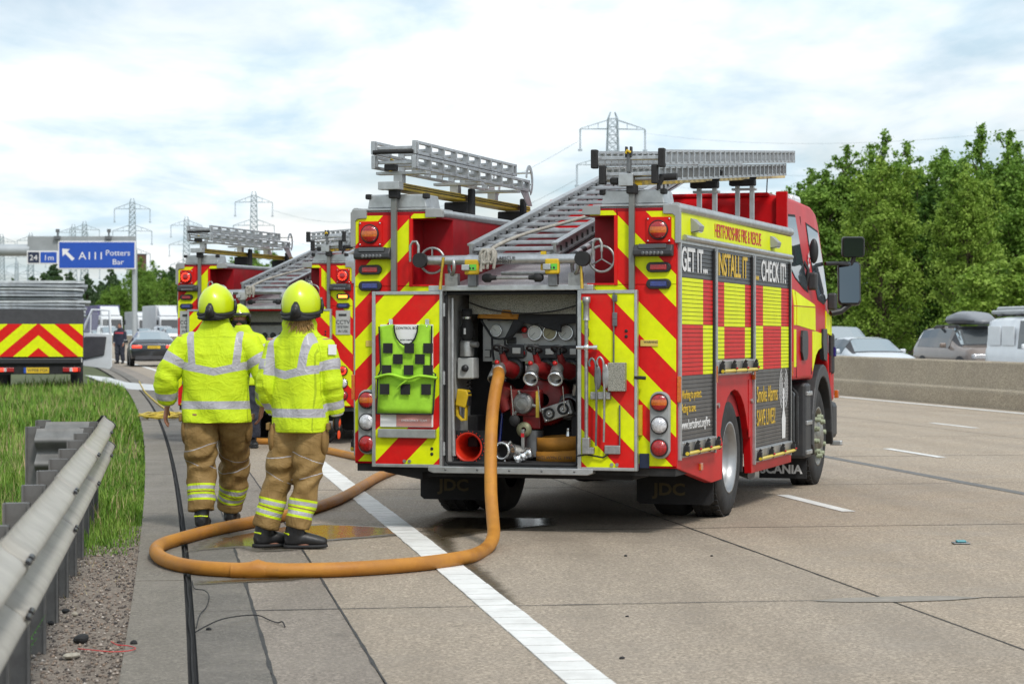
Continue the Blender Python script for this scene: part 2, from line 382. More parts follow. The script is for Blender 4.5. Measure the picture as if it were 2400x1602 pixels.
# ---- the land: one sheet to the horizon
g = MB(); ys = [-40, 0, 22, 40, 80, 150, 300, 600, 1200, 2500, 4500]; xs = [-2600, -900, -300, -80, 0, 80, 300, 900, 2600]
vs = [(x, y, gz(y)-.05 if y < 400 else gz(400)-.05-(y-400)*.002) for y in ys for x in xs]; nx = len(xs)
g.add(vs, [[j*nx+i, j*nx+i+1, (j+1)*nx+i+1, (j+1)*nx+i] for j in range(len(ys)-1) for i in range(nx-1)])
struct(g.build('ground', 'verge_soil', fix=False), 'green land stretching away under the motorway')
def strip(o0, o1, s0, s1, z, step=2., mb=None, mi=0, side=0.):
    mb = mb or MB(); k = max(1, int((s1-s0)/step)); vs = []
    for i in range(k+1):
        s = s0+(s1-s0)*i/k; vs += [pt(o0, s, z), pt(o1, s, z)]
    mb.add(vs, [[2*i, 2*i+1, 2*i+3, 2*i+2] for i in range(k)], mi)
    if side:
        vb = [(x, y, zz-side) for x, y, zz in vs]; q = len(vs)
        mb.add(vs+vb, [[2*i, 2*i+2, q+2*i+2, q+2*i] for i in range(k)]+[[2*i+1, q+2*i+1, q+2*i+3, 2*i+3] for i in range(k)]+[[0, q, q+1, 1], [2*k, 2*k+1, q+2*k+1, q+2*k]], mi)
    return mb
road = struct(strip(-.33, 16.9, 2, 430, -.030, 4.).build('road', 'road_base', fix=False), 'pale concrete motorway carriageway curving away')
JS = [12.24+4.8*k for k in range(-2, 12)]
cols = [(.335, .80, 'dark_concrete'), (.80, 3.87, 'shoulder_concrete'), (3.87, 7.87, 'road_concrete'), (7.87, 12., 'lane_concrete'), (12., 16.2, 'lane_concrete')]
rnd = random.Random(3)
def slab(name, o0, o1, s0, s1, mt, g0=.006, g1=.006, z=0., parent=road):
    o = strip(o0+g0, o1-g1, s0+.005, s1-.005, z+rnd.uniform(-.001, .001), 1.2, side=.028).build(name, mt, parent, fix=True); return o
slab_n = 0
for (a, b_, mt) in [(.335, .80, 'edge_concrete')]+cols[1:]:
    for i in range(len(JS)-1): slab('slab', a, b_, JS[i], JS[i+1], mt)
    strip(a, b_, JS[-1], 430, 0., 4.).build('far_surface', mt, road, fix=False)
# ---- drainage channel: pale gutter slabs, black slot, dark haunch
ch = struct(strip(-.325, .34, 2, 430, -.026, 4.).build('drainage_channel', 'dark_void', fix=False), 'concrete kerbside channel with a black slot drain')
s = 3.2
while s < 40:
    slab('gutter_slab', -.32, -.026, s, s+2.65, 'channel_concrete', .001, .002, .003, ch); s += 2.655
strip(-.32, -.026, s, 430, .003, 4.).build('far_gutter', 'channel_concrete', ch, fix=False)
for i in range(len(JS)-1): slab('haunch_slab', .016, .333, JS[i], JS[i+1], 'dark_concrete', .002, .004, .001, ch)
strip(.018, .333, JS[-1], 430, .001, 4.).build('far_haunch', 'dark_concrete', ch, fix=False)
lip = MB()                                            # ragged rubbery lip standing in the slot
pts = []
for i in range(240):
    s_ = 8+i*.2; w_ = .012*noise.noise((s_*1.3, 0, 0))+.006*noise.noise((s_*5, 3, 0)); pts.append(pt(-.006+w_, s_, -.013))
lip.tube(pts, .006, 6, flat=.5); lip.build('slot_seal', 'dark_void', ch)
# ---- longitudinal tar seals beside the joints (own shapes)
for (o0, w_, s0, s1) in [(3.855, .02, 8, 60), (.795, .02, 8, 60), (.331, .022, 8, 60)]:
    k = int((s1-s0)/.12); vs = []
    for i in range(k+1):
        s_ = s0+.12*i; a = w_*(.35+.65*abs(noise.noise((s_*2.1, o0, 1)))*1.6); c0 = .004*noise.noise((s_*3.3, o0, 7)); vs += [pt(o0+c0+.005-a/2, s_, .003), pt(o0+c0+.005+a/2, s_, .003)]
    MB().add(vs, [[2*i, 2*i+1, 2*i+3, 2*i+2] for i in range(k)]).build('joint_sealant', 'joint_seal', road, fix=False)
strip(7.80, 7.94, 8, 120, .0035).build('tar_strip', 'tar_strip', road, fix=False)
mat('patch_grey', (.26, .235, .20), .85, var=.2, vscale=9)
MB().add([pt(3.42, 12.20, .0042), pt(3.62, 12.12, .0042), pt(3.9, 12.09, .0042), pt(4.2, 12.13, .0042), pt(4.42, 12.22, .0042), pt(4.25, 12.33, .0042), pt(3.95, 12.36, .0042), pt(3.6, 12.31, .0042)], [list(range(8))]).build('patch_repair', 'patch_grey', road, fix=False)
for js in JS:                                           # sealed transverse joints, ragged
    for (oa, ob) in ((.34, 3.86), (3.88, 7.8), (7.95, 16.1)):
        k = 40; vs = []
        for i in range(k+1):
            o_ = oa+(ob-oa)*i/k; w_ = .007+.010*abs(noise.noise((o_*3.1, js, 0))); c0 = .008*noise.noise((o_*1.7, js, 5)); vs += [pt(o_, js+c0-w_, .0032), pt(o_, js+c0+w_, .0032)]
        MB().add(vs, [[2*i, 2*i+2, 2*i+3, 2*i+1] for i in range(k)]).build('joint_sealant', 'joint_seal', road, fix=False)
strip(1.57, 1.742, 6, 58, .0035, 1.).build('line_underlay', 'joint_seal', road, fix=False)
# ---- painted markings
def seg_line(o0, o1, s0, s1, name, z=.004, th=.004):
    return strip(o0, o1, s0, s1, z, 2., side=th)
s = 6.; i = 0
while s < 58:
    l_ = .272
    strip(1.556+rnd.uniform(-.003, .003), 1.756+rnd.uniform(-.003, .003), s, s+l_-.016-.008*rnd.random(), .007, .3, side=.006).build('line_segment', 'line_white', road); s += l_
strip(1.556, 1.756, s, 430, .005, 3.).build('edge_line', 'line_white', road, fix=False)
for o_, ph, ln, gp in ((5.57, 19.28-.15*5.57, 2.05, 7.0), (9.2, 27.6-.15*9.2, 2.05, 7.0), (12.6, 35.8-.15*12.6, 2.0, 7.0)):
    for k in range(-1, 14): strip(o_-.06, o_+.06, ph+k*9., ph+k*9+ln, .005, 1.).build('lane_dash', 'line_white', road, fix=False)
strip(15.62, 15.82, 10, 430, .005, 3.).build('edge_line', 'line_white', road, fix=False)
# ---- the other carriageway
opp = struct(strip(16.9, 33.0, 2, 430, -.01, 4.).build('opposite_carriageway', 'opposite_road', fix=False), 'opposite carriageway behind the concrete barrier')
for o_ in (20.6, 24.3, 28.0):
    for k in range(0, 30): strip(o_-.06, o_+.06, 10+k*9, 12+k*9, -.004, 2.).build('lane_dash', 'line_white', opp, fix=False)
# ---- gravel strip by the safety fence
gv = MB(); k = 60; vs = []
for i in range(k+1):
    s_ = 4+14.0*i/k; j = .05*noise.noise((s_*1.7, 2, 0)); w_ = 1.15+.25*noise.noise((s_*.9, 5, 0))
    vs += [pt(-.318, s_, -.010), pt(-.318-w_*.5, s_, -.005), pt(-.318-w_-.4, s_, -.012)]
gv.add(vs, [[3*i+a, 3*i+a+1, 3*i+a+4, 3*i+a+3] for i in range(k) for a in range(2)])
struct(gv.build('gravel_strip', 'gravel_bed', fix=False), 'strip of brown gravel between safety fence and gutter')
# loose stones on it: real geometry, far too many to count
rs = np.random.RandomState(5); NS = 9000
so = rs.uniform(-1.35, -.30, NS); ss = 8.6+9.0*rs.rand(NS)**1.2; sz = .004+.011*rs.rand(NS)**2.2
base = np.array([(1,0,0),(-.4,.9,0),(-.6,-.8,0),(.15,.05,.75),(-.1,0,-.5)]); bf = np.array([(0,1,3),(1,2,3),(2,0,3),(1,0,4),(2,1,4),(0,2,4)])
P = np.array([pt(a, b_, .0) for a, b_ in zip(so, ss)]); P[:, 2] -= .004
V = P[:, None, :]+base[None]*(sz[:, None, None]*rs.uniform(.6, 1.3, (NS, 5, 3))); an = rs.rand(NS)*6.28
F = (bf[None]+5*np.arange(NS)[:, None, None]).reshape(-1, 3)
m = mat('pebble', (.2, .17, .15), .9); b = NB(m); at_ = b.n('ShaderNodeAttribute'); at_.attribute_name = 'tone'
ramp = b.n('ShaderNodeValToRGB'); b.lk(at_.outputs['Fac'], ramp.inputs[0]); e = ramp.color_ramp.elements
e[0].color = (.05, .045, .045, 1); e[1].color = (.45, .41, .37, 1); q = e.new(.45); q.color = (.17, .14, .12, 1); q = e.new(.75); q.color = (.27, .20, .15, 1); b.lk(ramp.outputs[0], b.b.inputs['Base Color'])
tag(obj('gravel', np_mesh('gravel', V.reshape(-1, 3), F, 'pebble', {'tone': np.repeat(rs.rand(NS), 5)})), 'loose mixed pebbles scattered on the gravel strip', 'gravel', kind='stuff')
# ---- steel safety fence
def gal(name):
    m = mat(name, (.37, .35, .31), .55, .12, var=.12, vscale=6, dirt=.25); b = NB(m)
    n = b.noise(b.obj((60, 1.5, 60)), 2, 3); b.bump(n, .12, .004); return m
gal('galvanised')
mat('galv_post', (.165, .16, .155), .6, .4, var=.25, vscale=9, dirt=.35)
mat('galv_worn', (.17, .17, .165), .6, .2, var=.2, vscale=8)
fence = thing('safety_fence', 'grey steel corrugated safety fence on short posts beside the grass', 'guardrail', pt(-.7, 10, 0))
fence.location = (0, 0, 0)
def wprof(k=26):
    out = []
    for i in range(k+1):
        z = .465+.345*i/k; ph = (z-.465)/.1725
        out.append((-.585-.042*math.cos(2*PI*ph), z))
    return out
WP = wprof()
def rail(s0, s1, dz=0., do=0., name='rail', end=None):
    mb = MB(); ks = max(2, int((s1-s0)/.4)); n = len(WP); vs = []
    for th in (0, -.005):
        for i in range(ks+1):
            s_ = s0+(s1-s0)*i/ks
            for (o_, z_) in WP: vs.append(pt(o_+do+th, s_, z_+dz))
    A = (ks+1)*n
    mb.add(vs, [[i*n+j, i*n+j+1, (i+1)*n+j+1, (i+1)*n+j] for i in range(ks) for j in range(n-1)]+[[A+i*n+j, A+(i+1)*n+j, A+(i+1)*n+j+1, A+i*n+j+1] for i in range(ks) for j in range(n-1)]
           +[[j, A+j, A+j+1, j+1] for j in range(n-1)], 0, True)
    return mb.build(name, 'galvanised', fence)
SP = [4.3, 7.5, 10.8, 14.1, 17.4, 19.2]
for i in range(5): rail(SP[i]-.16, SP[i+1], do=.006*(i % 2)-.002*i)
sl = MB().tube([Vector((0, -.045, 0)), Vector((0, .045, 0))], .011, 8, flat=.6).mesh('bolt_slot', 'black_plastic')
for s_ in SP[1:5]:
    for z_ in (.551, .724):
        for ds in (-.10, -.25):
            o = obj('bolt_slot', sl, fence); p = pt(-.537, s_+ds+.09, z_+.022); o.location = p; o.rotation_euler = (.0, RAD(35), RAD(8.5))
s_ = 6.15
pm = MB().box(-.055, .055, -.028, .028, -.05, .80).box(-.055, -.045, -.05, .028, -.05, .80).box(.045, .055, -.05, .028, -.05, .80).mesh('post', 'galv_post')
while s_ < 19.3:
    o = obj('post', pm, fence); o.location = pt(-.735, s_, -.03); o.rotation_euler = (0, 0, RAD(8.4)); s_ += 1.16
for s_ in (17.0, 18.35):                                # short cross beams at the anchored end
    mb = MB(); vs = []; n = len(WP)
    for th in (0, .005):
        for k_ in (0, 1):
            for (o_, z_) in WP:
                p = Vector(pt(-.74-.34*k_, s_, z_-.02)); vs.append(p+Vector((0, -(o_+.56)-th-.04, 0)))
    mb.add(vs, [[j, j+1, n+j+1, n+j] for j in range(n-1)]+[[2*n+j, 3*n+j, 3*n+j+1, 2*n+j+1] for j in range(n-1)], 0, True)
    mb.build('cross_beam', 'galv_worn', fence)
    obj('post', pm, fence).location = pt(-1.10, s_+.1, 0)
te = MB(); vs = []; n = len(WP)                          # curved end piece
for i in range(9):
    a = i/8*RAD(150); c = Vector(pt(-.66, 19.2, 0))
    for (o_, z_) in WP: r_ = .09+(o_+.56); vs.append((c.x+math.cos(a)*r_+.01, c.y+math.sin(a)*r_*1.2, z_))
te.add(vs, [[i*n+j, i*n+j+1, (i+1)*n+j+1, (i+1)*n+j] for i in range(8) for j in range(n-1)], 0, True); te.build('end_piece', 'galv_worn', fence)
# ---- concrete central barrier
bp = [(16.20, -.02), (16.215, .30), (16.225, .34), (16.30, .385), (16.385, .87), (16.41, .90), (16.62, .90), (16.645, .87), (16.73, .385), (16.80, .34), (16.83, -.02)]
mb = MB(); vs = []; st = [14, 20, 26, 32, 38, 44, 50, 56, 62, 70, 80, 95, 115, 140, 170, 210, 260, 320, 400]; n = len(bp)
for s_ in st:
    for (o_, z_) in bp: vs.append(pt(o_, s_, z_))
mb.add(vs, [[i*n+j, i*n+j+1, (i+1)*n+j+1, (i+1)*n+j] for i in range(len(st)-1) for j in range(n-1)])
tag(mb.build('central_barrier', 'barrier_concrete'), 'weathered buff concrete barrier wall between the carriageways', 'barrier')
# ---- far safety fence before the wood
ff = thing('safety_fence', 'brown weathered safety fence along the foot of the trees', 'guardrail')
mat('fence_brown', (.16, .13, .10), .8, var=.25, vscale=3)
strip(34.0, 34.02, 20, 200, .75, 4.).build('rail', 'fence_brown', ff, fix=False)
mb = MB(); k = 45; vs = []
for i in range(k+1): s_ = 20+4*i; vs += [pt(34.0, s_, .42), pt(33.95, s_, .58), pt(34.0, s_, .75)]
mb.add(vs, [[3*i+a, 3*i+a+1, 3*i+a+4, 3*i+a+3] for i in range(k) for a in range(2)]); mb.build('rail', 'fence_brown', ff)
pmf = MB().box(-.06, .06, -.06, .06, -.1, .72).mesh('post', 'fence_brown')
for i in range(45): obj('post', pmf, ff).location = pt(34.1, 21+3.2*i, 0)
# ---- puddles and wet streaks
def wet_mat(name, damp, water, rough_damp, rough_water, amount=1., lim=(.0, .10)):
    """a damp skin fading out at its rim, standing water where it is deep"""
    m = mat(name, damp, rough_damp); b = NB(m); t = m.node_tree; a = b.n('ShaderNodeAttribute'); a.attribute_name = 'edge'; c = b.obj()
    e = b.math('ADD', a.outputs['Fac'], b.math('MULTIPLY', b.math('SUBTRACT', b.noise(c, 9, 6, .65), .5), .16))
    al = b.math('MULTIPLY', b.rng(e, -.03, .05), amount); deep = b.rng(e, *lim)
    b.lk(b.mix(deep, damp, water), b.b.inputs['Base Color']); b.lk(b.rng(deep, 0, 1, rough_damp, rough_water), b.b.inputs['Roughness']); b.lk(al, b.b.inputs['Alpha'])
    b.bump(b.noise(b.obj((1, .4, 1)), 18, 4), .30, .004); return m
wet_mat('damp_water', (.135, .118, .094), (.080, .068, .052), .55, .10, .88, (.05, .13)); wet_mat('damp_brown', (.10, .078, .048), (.055, .040, .022), .6, .20, .9); wet_mat('foam_wet', (.42, .42, .41), (.66, .68, .68), .7, .6, .85)
def sheet_from(pxs, z, name, mt, label, pad=.12):
    P0 = np.array([ground(x, y)[:2] for x, y in pxs]); lo, hi = P0.min(0)-pad, P0.max(0)+pad; nx_, ny_ = 90, 90
    gx, gy = np.meshgrid(np.linspace(lo[0], hi[0], nx_), np.linspace(lo[1], hi[1], ny_)); Q = np.stack([gx.ravel(), gy.ravel()], 1); d = np.full(len(Q), 1e9); ins = np.zeros(len(Q), bool)
    for A_, B_ in zip(P0, np.roll(P0, -1, 0)):
        e = B_-A_; tt = np.clip(((Q-A_) @ e)/(e @ e), 0, 1); d = np.minimum(d, np.linalg.norm(Q-(A_+tt[:, None]*e), axis=1))
        cr_ = (A_[1] > Q[:, 1]) != (B_[1] > Q[:, 1]); xi = A_[0]+(Q[:, 1]-A_[1])/np.where(abs(e[1]) < 1e-9, 1e-9, e[1])*e[0]; ins ^= cr_ & (Q[:, 0] < xi)
    sd_ = np.where(ins, d, -d); V = np.stack([Q[:, 0], Q[:, 1], np.array([gz(y) for y in Q[:, 1]])+z], 1); i0 = (np.arange(ny_-1)[:, None]*nx_+np.arange(nx_-1)[None]).ravel(); F_ = np.stack([i0, i0+1, i0+nx_+1, i0+nx_], 1)
    F_ = F_[(sd_[F_] > -.10).any(1)]; return struct(obj(name, np_mesh(name, V, F_, mt, {'edge': sd_})), label)
sheet_from([(442,1294),(500,1288),(560,1284),(600,1294),(690,1290),(770,1268),(880,1260),(985,1250),(960,1238),(850,1231),(760,1228),(640,1234),(560,1248),(490,1262)], .0062, 'water', 'damp_water', 'shallow puddle round the boots of a firefighter')
sheet_from([(452,1372),(560,1366),(690,1361),(745,1352),(690,1350),(560,1357),(470,1363)], .0062, 'water', 'damp_brown', 'narrow stream of water under the near hose loop', .05)
sheet_from([(985,1240),(1012,1266),(1050,1296),(1096,1336),(1140,1372),(1185,1406),(1212,1426),(1196,1396),(1154,1354),(1108,1316),(1070,1288),(1060,1262),(1150,1246),(1300,1232),(1290,1214),(1050,1212)], .0062, 'water', 'damp_brown', 'brown wet streak running beside the white line')
sheet_from([(196,878),(230,892),(300,912),(372,916),(372,902),(300,896),(255,884)], .0062, 'water', 'foam_wet', 'patch of white foam on the hard shoulder', .4)
mat('foam', (.80, .82, .82), .6, var=.15, vscale=3)
# ================================================================== fire engines
def chev_mat(name, period=.48, phase=0., u0=0., k=1.0):
    m = mat(name, RED, .36, spec=.2); b = NB(m); c = b.obj(); sp = b.n('ShaderNodeSeparateXYZ'); b.lk(c, sp.inputs[0])
    t = b.math('ADD', sp.outputs[2], b.math('MULTIPLY', b.math('ABSOLUTE', b.math('SUBTRACT', sp.outputs[0], u0)), k))
    f = b.math('FRACT', b.math('ADD', b.math('DIVIDE', t, period), phase+20))
    d = b.noise(c, 3.0, 8, .7); st = b.math('LESS_THAN', f, .5)
    n = b.noise(c, 14, 4)
    yel = b.mix(b.rng(n, .3, .7), (.66, .74, .004), (.76, .84, .006)); red = b.mix(b.rng(n, .3, .7), (.58, .011, .010), (.68, .014, .012))
    col = b.mix(st, red, yel); col = b.mix(b.rng(d, .52, .8, 0, .28), col, (.16, .12, .06))
    b.lk(col, b.b.inputs['Base Color']); b.lk(b.rng(d, .4, .8, .30, .7), b.b.inputs['Roughness']); return m
chev_mat('chevron_rear', .474, .83); chev_mat('chevron_door_left', .474, .67); chev_mat('chevron_door_right', .474, .69)
def tex_weave(name, base, dark, sc):
    m = mat(name, base, .5, .4); b = NB(m); c = b.obj(); v = b.n('ShaderNodeTexVoronoi'); v.inputs['Scale'].default_value = sc; b.lk(c, v.inputs['Vector'])
    b.lk(b.mix(b.rng(v.outputs[0], .2, .5), dark, base), b.b.inputs['Base Color']); b.bump(v.outputs[0], .6, .004); return m
tex_weave('mesh_panel', (.34, .33, .28), (.10, .10, .09), 130); tex_weave('tread_plate', (.42, .40, .41), (.22, .20, .21), 90)
mat('shutter_grey', (.088, .080, .075), .42, .2, var=.2, vscale=4, dirt=.3)
mat('shutter_black', (.022, .022, .027), .38, var=.3, vscale=5)
mat('shutter_gap', (.05, .05, .045), .7)
mat('rim_silver', (.36, .37, .38), .36, .7, var=.12, vscale=6, dirt=.2)
mat('rim_grey', (.26, .25, .22), .4, .6, var=.25, vscale=9, dirt=.3)
mat('nut_green', (.34, .38, .26), .5, var=.25, vscale=20)
mat('pump_red', (.20, .006, .008), .38, var=.35, vscale=9, dirt=.3)
mat('green_dull', (.28, .28, .17), .5, .3, var=.25, vscale=9, dirt=.3)
mat('cone_red', (.75, .035, .012), .45, var=.1, vscale=6)
mat('hi_vis_green', (.34, .66, .03), .7, var=.18, vscale=7, bump=.25, bscale=20, dirt=.12)
mat('cloth_black', (.012, .012, .014), .85, var=.3, vscale=10)
mat('bag_black', (.02, .021, .024), .8, var=.3, vscale=6, bump=.3, bscale=20)
mat('gauge_face', (.58, .59, .56), .4); mat('gauge_face_tan', (.30, .27, .15), .4); mat('red_dot', (.5, .01, .01), .3)
mat('pink_sheet', (.55, .25, .22), .6, var=.12, vscale=10)
mat('leather_orange', (.40, .17, .015), .7, var=.25, vscale=7, dirt=.3)
mat('cab_grey', (.030, .031, .034), .5, var=.2, vscale=6, dirt=.2)
mat('side_yellow', (.74, .82, .004), .5, spec=.15, var=.06, vscale=5, dirt=.05)
class Eng:
    def __init__(s, X0, Y0, Z0, yaw): s.X0, s.Y0, s.Z0, s.yaw = X0, Y0, Z0, yaw; s.c, s.sn = math.cos(yaw), math.sin(yaw)
    def w(s, u, v, z): return Vector((s.X0+u*s.c+v*s.sn, s.Y0-u*s.sn+v*s.c, s.Z0+z))
def wheel(root, u, v, side, front=False, dual=False):
    """side +1: outer face to +u. a wheel is tyre + rim + hub (+ nuts)"""
    w = MB(); r = .478; wd = .275
    prof = [(.275, -.12), (.30, -.135), (.40, -.137), (.455, -.12), (.474, -.085), (.478, -.04), (.478, .04), (.474, .085), (.455, .12), (.40, .137), (.30, .135), (.275, .12)]
    w.lathe(prof, (u-side*.145, v, .478), (side, 0, 0), 40)
    if dual: w.lathe(prof, (u-side*.46, v, .478), (side, 0, 0), 32)
    ty = w.build('wheel', 'tyre_rubber', root)
    # tread blocks
    tb = MB()
    for k in range(44):
        a = 2*PI*k/44
        for dd in (-.08, 0, .08):
            mt = Matrix.Translation((u-side*.145+dd, v, .478)) @ Matrix.Rotation(a+dd, 4, 'X'); tb.box(-.028, .028, -.024, .024, .474, .4835, 0, mt)
    tb.build('tread', 'tyre_rubber', ty)
    rim = MB(); c = (u-side*.145, v, .478); ax = (side, 0, 0)
    if front:
        rim.lathe([(.285, .120), (.292, .132), (.272, .128), (.262, .07), (.25, .04), (.205, .06), (.19, .115), (.175, .135), (.12, .145), (.115, .165), (.06, .172), (.001, .174)], c, ax, 36)
    else:
        rim.lathe([(.285, .120), (.292, .134), (.275, .130), (.262, .06), (.245, -.02), (.225, -.045), (.14, -.05), (.13, -.02), (.10, .0), (.001, .0)], c, ax, 36)
    rim.build('rim', 'rim_grey' if front else 'rim_silver', ty)
    if front:
        for k in range(10):
            a = 2*PI*k/10+.2; p = Vector((c[0]+side*.12, v+math.cos(a)*.192, .478+math.sin(a)*.192))
            MB().cyl(p, p+Vector((side*.055, 0, 0)), .026, .022, 8).cyl(p+Vector((side*.02, 0, 0)), p+Vector((side*.03, math.cos(a)*.035, math.sin(a)*.035)), .012, .004, 6).build('wheel_nut', 'nut_green', ty)
    return ty
def round_lamp(root, u, z, v, r, mats, name='rear_lamp', plate=None, ring=False, glow=None):
    o = MB().lathe([(r*1.06, 0), (r*1.08, -.012), (r*1.0, -.022), (r*.93, -.018)], (u, v, z), (0, 1, 0), 28)
    o = o.build(name, 'black_plastic', root)
    if len(mats) == 3:
        for (a0, a1), mt in zip(((.34, 1.), (-.34, .34), (-1., -.34)), mats):
            q = MB(); n = 10; top = []; P = []
            for i in range(n+1):
                zz = a0+(a1-a0)*i/n; xx = math.sqrt(max(0, 1-zz*zz)); dome = .018
                P.append([(u+x_*xx*r*.94, v-.020-dome*math.sqrt(max(0, 1-(x_*xx)**2-zz*zz)), z+zz*r*.94) for x_ in (-1, -.6, -.2, .2, .6, 1)])
            vs = [p for row in P for p in row]; q.add(vs, [[i*6+j, i*6+j+1, (i+1)*6+j+1, (i+1)*6+j] for i in range(n) for j in range(5)], 0, True)
            q.build('lens', mt, o)
    else:
        MB().lathe([(r*.94, -.018), (r*.8, -.030), (r*.45, -.038), (.001, -.040)], (u, v, z), (0, 1, 0), 24).build('lens', mats[0], o)
        if ring:
            for k in range(12):
                a = 2*PI*k/12; MB().lathe([(.001, -.050), (r*.13, -.047), (r*.15, -.036)], (u+math.cos(a)*r*.72, v, z+math.sin(a)*r*.72), (0, 1, 0), 8).build('led', glow or 'lens_red', o)
    return o
def make_engine(E, near=True, label=''):
    root = thing('fire_engine', label, 'fire engine', E.w(0, 0, 0), -E.yaw, 'fire engines on the hard shoulder')
    W = 1.252; H = 2.40; pv = .28
    B = lambda: MB()
    def part(mb, name, mt, bev=0., parent=None, label=None): return mb.build(name, mt, parent or root, bev, label)
    # ---- shell
    part(B().box(-W, -.80, .004, pv, 1.84, H).box(.80, W, .004, pv, 1.84, H).box(-W, -.56, pv, 4.6, 1.80, H).box(.56, W, pv, 4.6, 1.80, H)
         .box(-.8, -.56, .004, pv, 2.345, H).box(.56, .8, .004, pv, 2.345, H), 'side_tower', 'red_inner', .004)
    part(B().box(-W, -.535, .004, .85, .50, 1.838).box(.53, W, .004, .85, .50, 1.838), 'rear_column', 'red_paint', .004)
    part(B().box(-1.2, 1.2, .86, 4.6, .80, 1.795), 'core', 'red_inner')
    part(B().box(-.56, .56, -.03, .12, 1.800, 1.835).prism([(.12, 1.80), (.12, 1.835), (4.6, 2.48), (4.6, 1.80)], 'yz', -.558, .558), 'deck', 'tread_plate')
    for sg in (-1, 1):                                      # outer side wall with its wheel arch
        cv = 2.06; poly = [(.004, .50), (.004, 2.14), (4.6, 2.14), (4.6, .31), (2.76, .31), (2.70, .60)]
        poly += [(cv+.60*math.cos(a), .45+.58*math.sin(a)) for a in [RAD(x) for x in range(25, 156, 13)]]+[(1.60, .62), (1.58, .33), (1.19, .325)]
        part(B().prism(poly, 'yz', sg*1.19, sg*1.254), 'side_wall', 'red_paint', .006)
        arch = [(cv+.61*math.cos(RAD(x)), .45+.59*math.sin(RAD(x))) for x in range(-12, 193, 12)]
        inner = [(cv+.57*math.cos(RAD(x)), .45+.55*math.sin(RAD(x))) for x in range(192, -13, -12)]
        part(B().prism(arch+inner, 'yz', sg*1.20, sg*.55), 'wheel_arch', 'black_plastic')
    # chevron rear skins
    lay = -.004
    for sg in (-1, 1):
        a, b_ = sorted((sg*W*.998, sg*.812)); part(B().box(a, b_, lay, .002, 1.842, 2.375), 'chevron_panel', 'chevron_rear')
        a, b_ = sorted((sg*W*.998, sg*.56)); part(B().box(a, b_, lay, .002, .515, 1.838), 'chevron_panel', 'chevron_rear')
        a, b_ = sorted((sg*.80, sg*.60)); part(B().box(a, b_, lay, .002, 2.35, 2.385), 'chevron_panel', 'chevron_rear')
        # red border round the wheel pocket
        a, b_ = sorted((sg*.812, sg*.785)); part(B().box(a, b_, -.012, .01, 1.835, 2.35), 'pocket_frame', 'red_film', .002)
        a, b_ = sorted((sg*.785, sg*.58)); part(B().box(a, b_, -.012, .01, 1.838, 1.852), 'pocket_frame', 'red_film')
        # corner brackets
        br = [(sg*1.283, 2.14), (sg*1.283, 2.40), (sg*1.262, 2.42), (sg*1.155, 2.42), (sg*1.155, 2.355), (sg*1.225, 2.352), (sg*1.245, 2.335), (sg*1.245, 2.14)]
        part(B().prism(br, 'xz', -.018, .03), 'corner_bracket', 'grey_paint', .004)
        part(B().prism([(sg*.545, 2.355), (sg*.68, 2.355), (sg*.68, 2.42), (sg*.56, 2.42), (sg*.545, 2.405)], 'xz', -.02, .03), 'corner_bracket', 'grey_paint', .004)
        # top rails
        part(B().tube([(sg*1.245, .0, 2.40), (sg*1.245, 4.60, 2.42)], .038, 10), 'top_rail', 'aluminium')
        part(B().tube([(sg*.575, .0, 2.385), (sg*.575, 4.4, 2.395)], .030, 10), 'top_rail', 'aluminium')
        part(B().box(*sorted((sg*1.24, sg*.57)), .02, 4.6, 2.402, 2.412), 'roof_plate', 'tread_plate')
        # signal lamps down the outer edge
        lampz, cx = 2.237, sg*1.123
        pl = part(B().box(cx-.093, cx+.093, -.018, .0, 2.143, 2.332), 'lamp_plate', 'red_film', .004)
        for dx_ in (-.08, .08):
            for dz_ in (-.08, .08): part(B().lathe([(.008, 0), (.007, -.006), (.001, -.008)], (cx+dx_, -.018, lampz+dz_), (0, 1, 0), 8), 'screw', 'bright_metal', 0, pl)
        if near: round_lamp(root, cx, lampz, -.018, .068, ('lens_red', 'lens_amber', 'lens_red'))
        else: round_lamp(root, cx, lampz, -.018, .075, ('lens_red',), ring=True, glow='lamp_glow')
        a, b_ = sorted((sg*1.235, sg*.945))
        sc = B().prism([(-.002, 2.045), (-.002, 2.132), (-.055, 2.128), (-.085, 2.085), (-.085, 2.055), (-.06, 2.042)], 'yz', a, b_); sc = part(sc, 'scene_light', 'cab_grey', .008)
        part(B().box(a+.04, b_-.04, -.083, -.03, 2.098, 2.134), 'light_glass', 'glass_dark', .006, sc)
        for k in range(6): part(B().lathe([(.015, 0), (.013, -.008), (.001, -.004)], (a+.075+k*.028, -.083, 2.066), (0, 1, 0), 10), 'light_cell', 'steel_dark', 0, sc)
        for zz, mt, gl in ((1.965, 'lens_red', 'lamp_orange_glow'), (1.843, 'lens_blue', None)):
            hw = .093; pr = []
            for k in range(20):
                a_ = 2*PI*k/20; pr.append((cx+math.copysign(hw-.038, math.cos(a_))+.038*math.cos(a_), zz+.038*math.sin(a_)))
            q = part(B().prism(pr, 'xz', -.030, .0), 'marker_lamp', 'black_plastic', .008)
            if not near and sg > 0 and gl: mt = gl
            part(B().box(cx-.062, cx+.062, -.036, -.02, zz-.02, zz+.02), 'lens', mt, .006, q)
        # tail cluster
        c0 = sg*1.137 if near else sg*1.12; zz = .815; hw, hh = .076, .245; pr = []
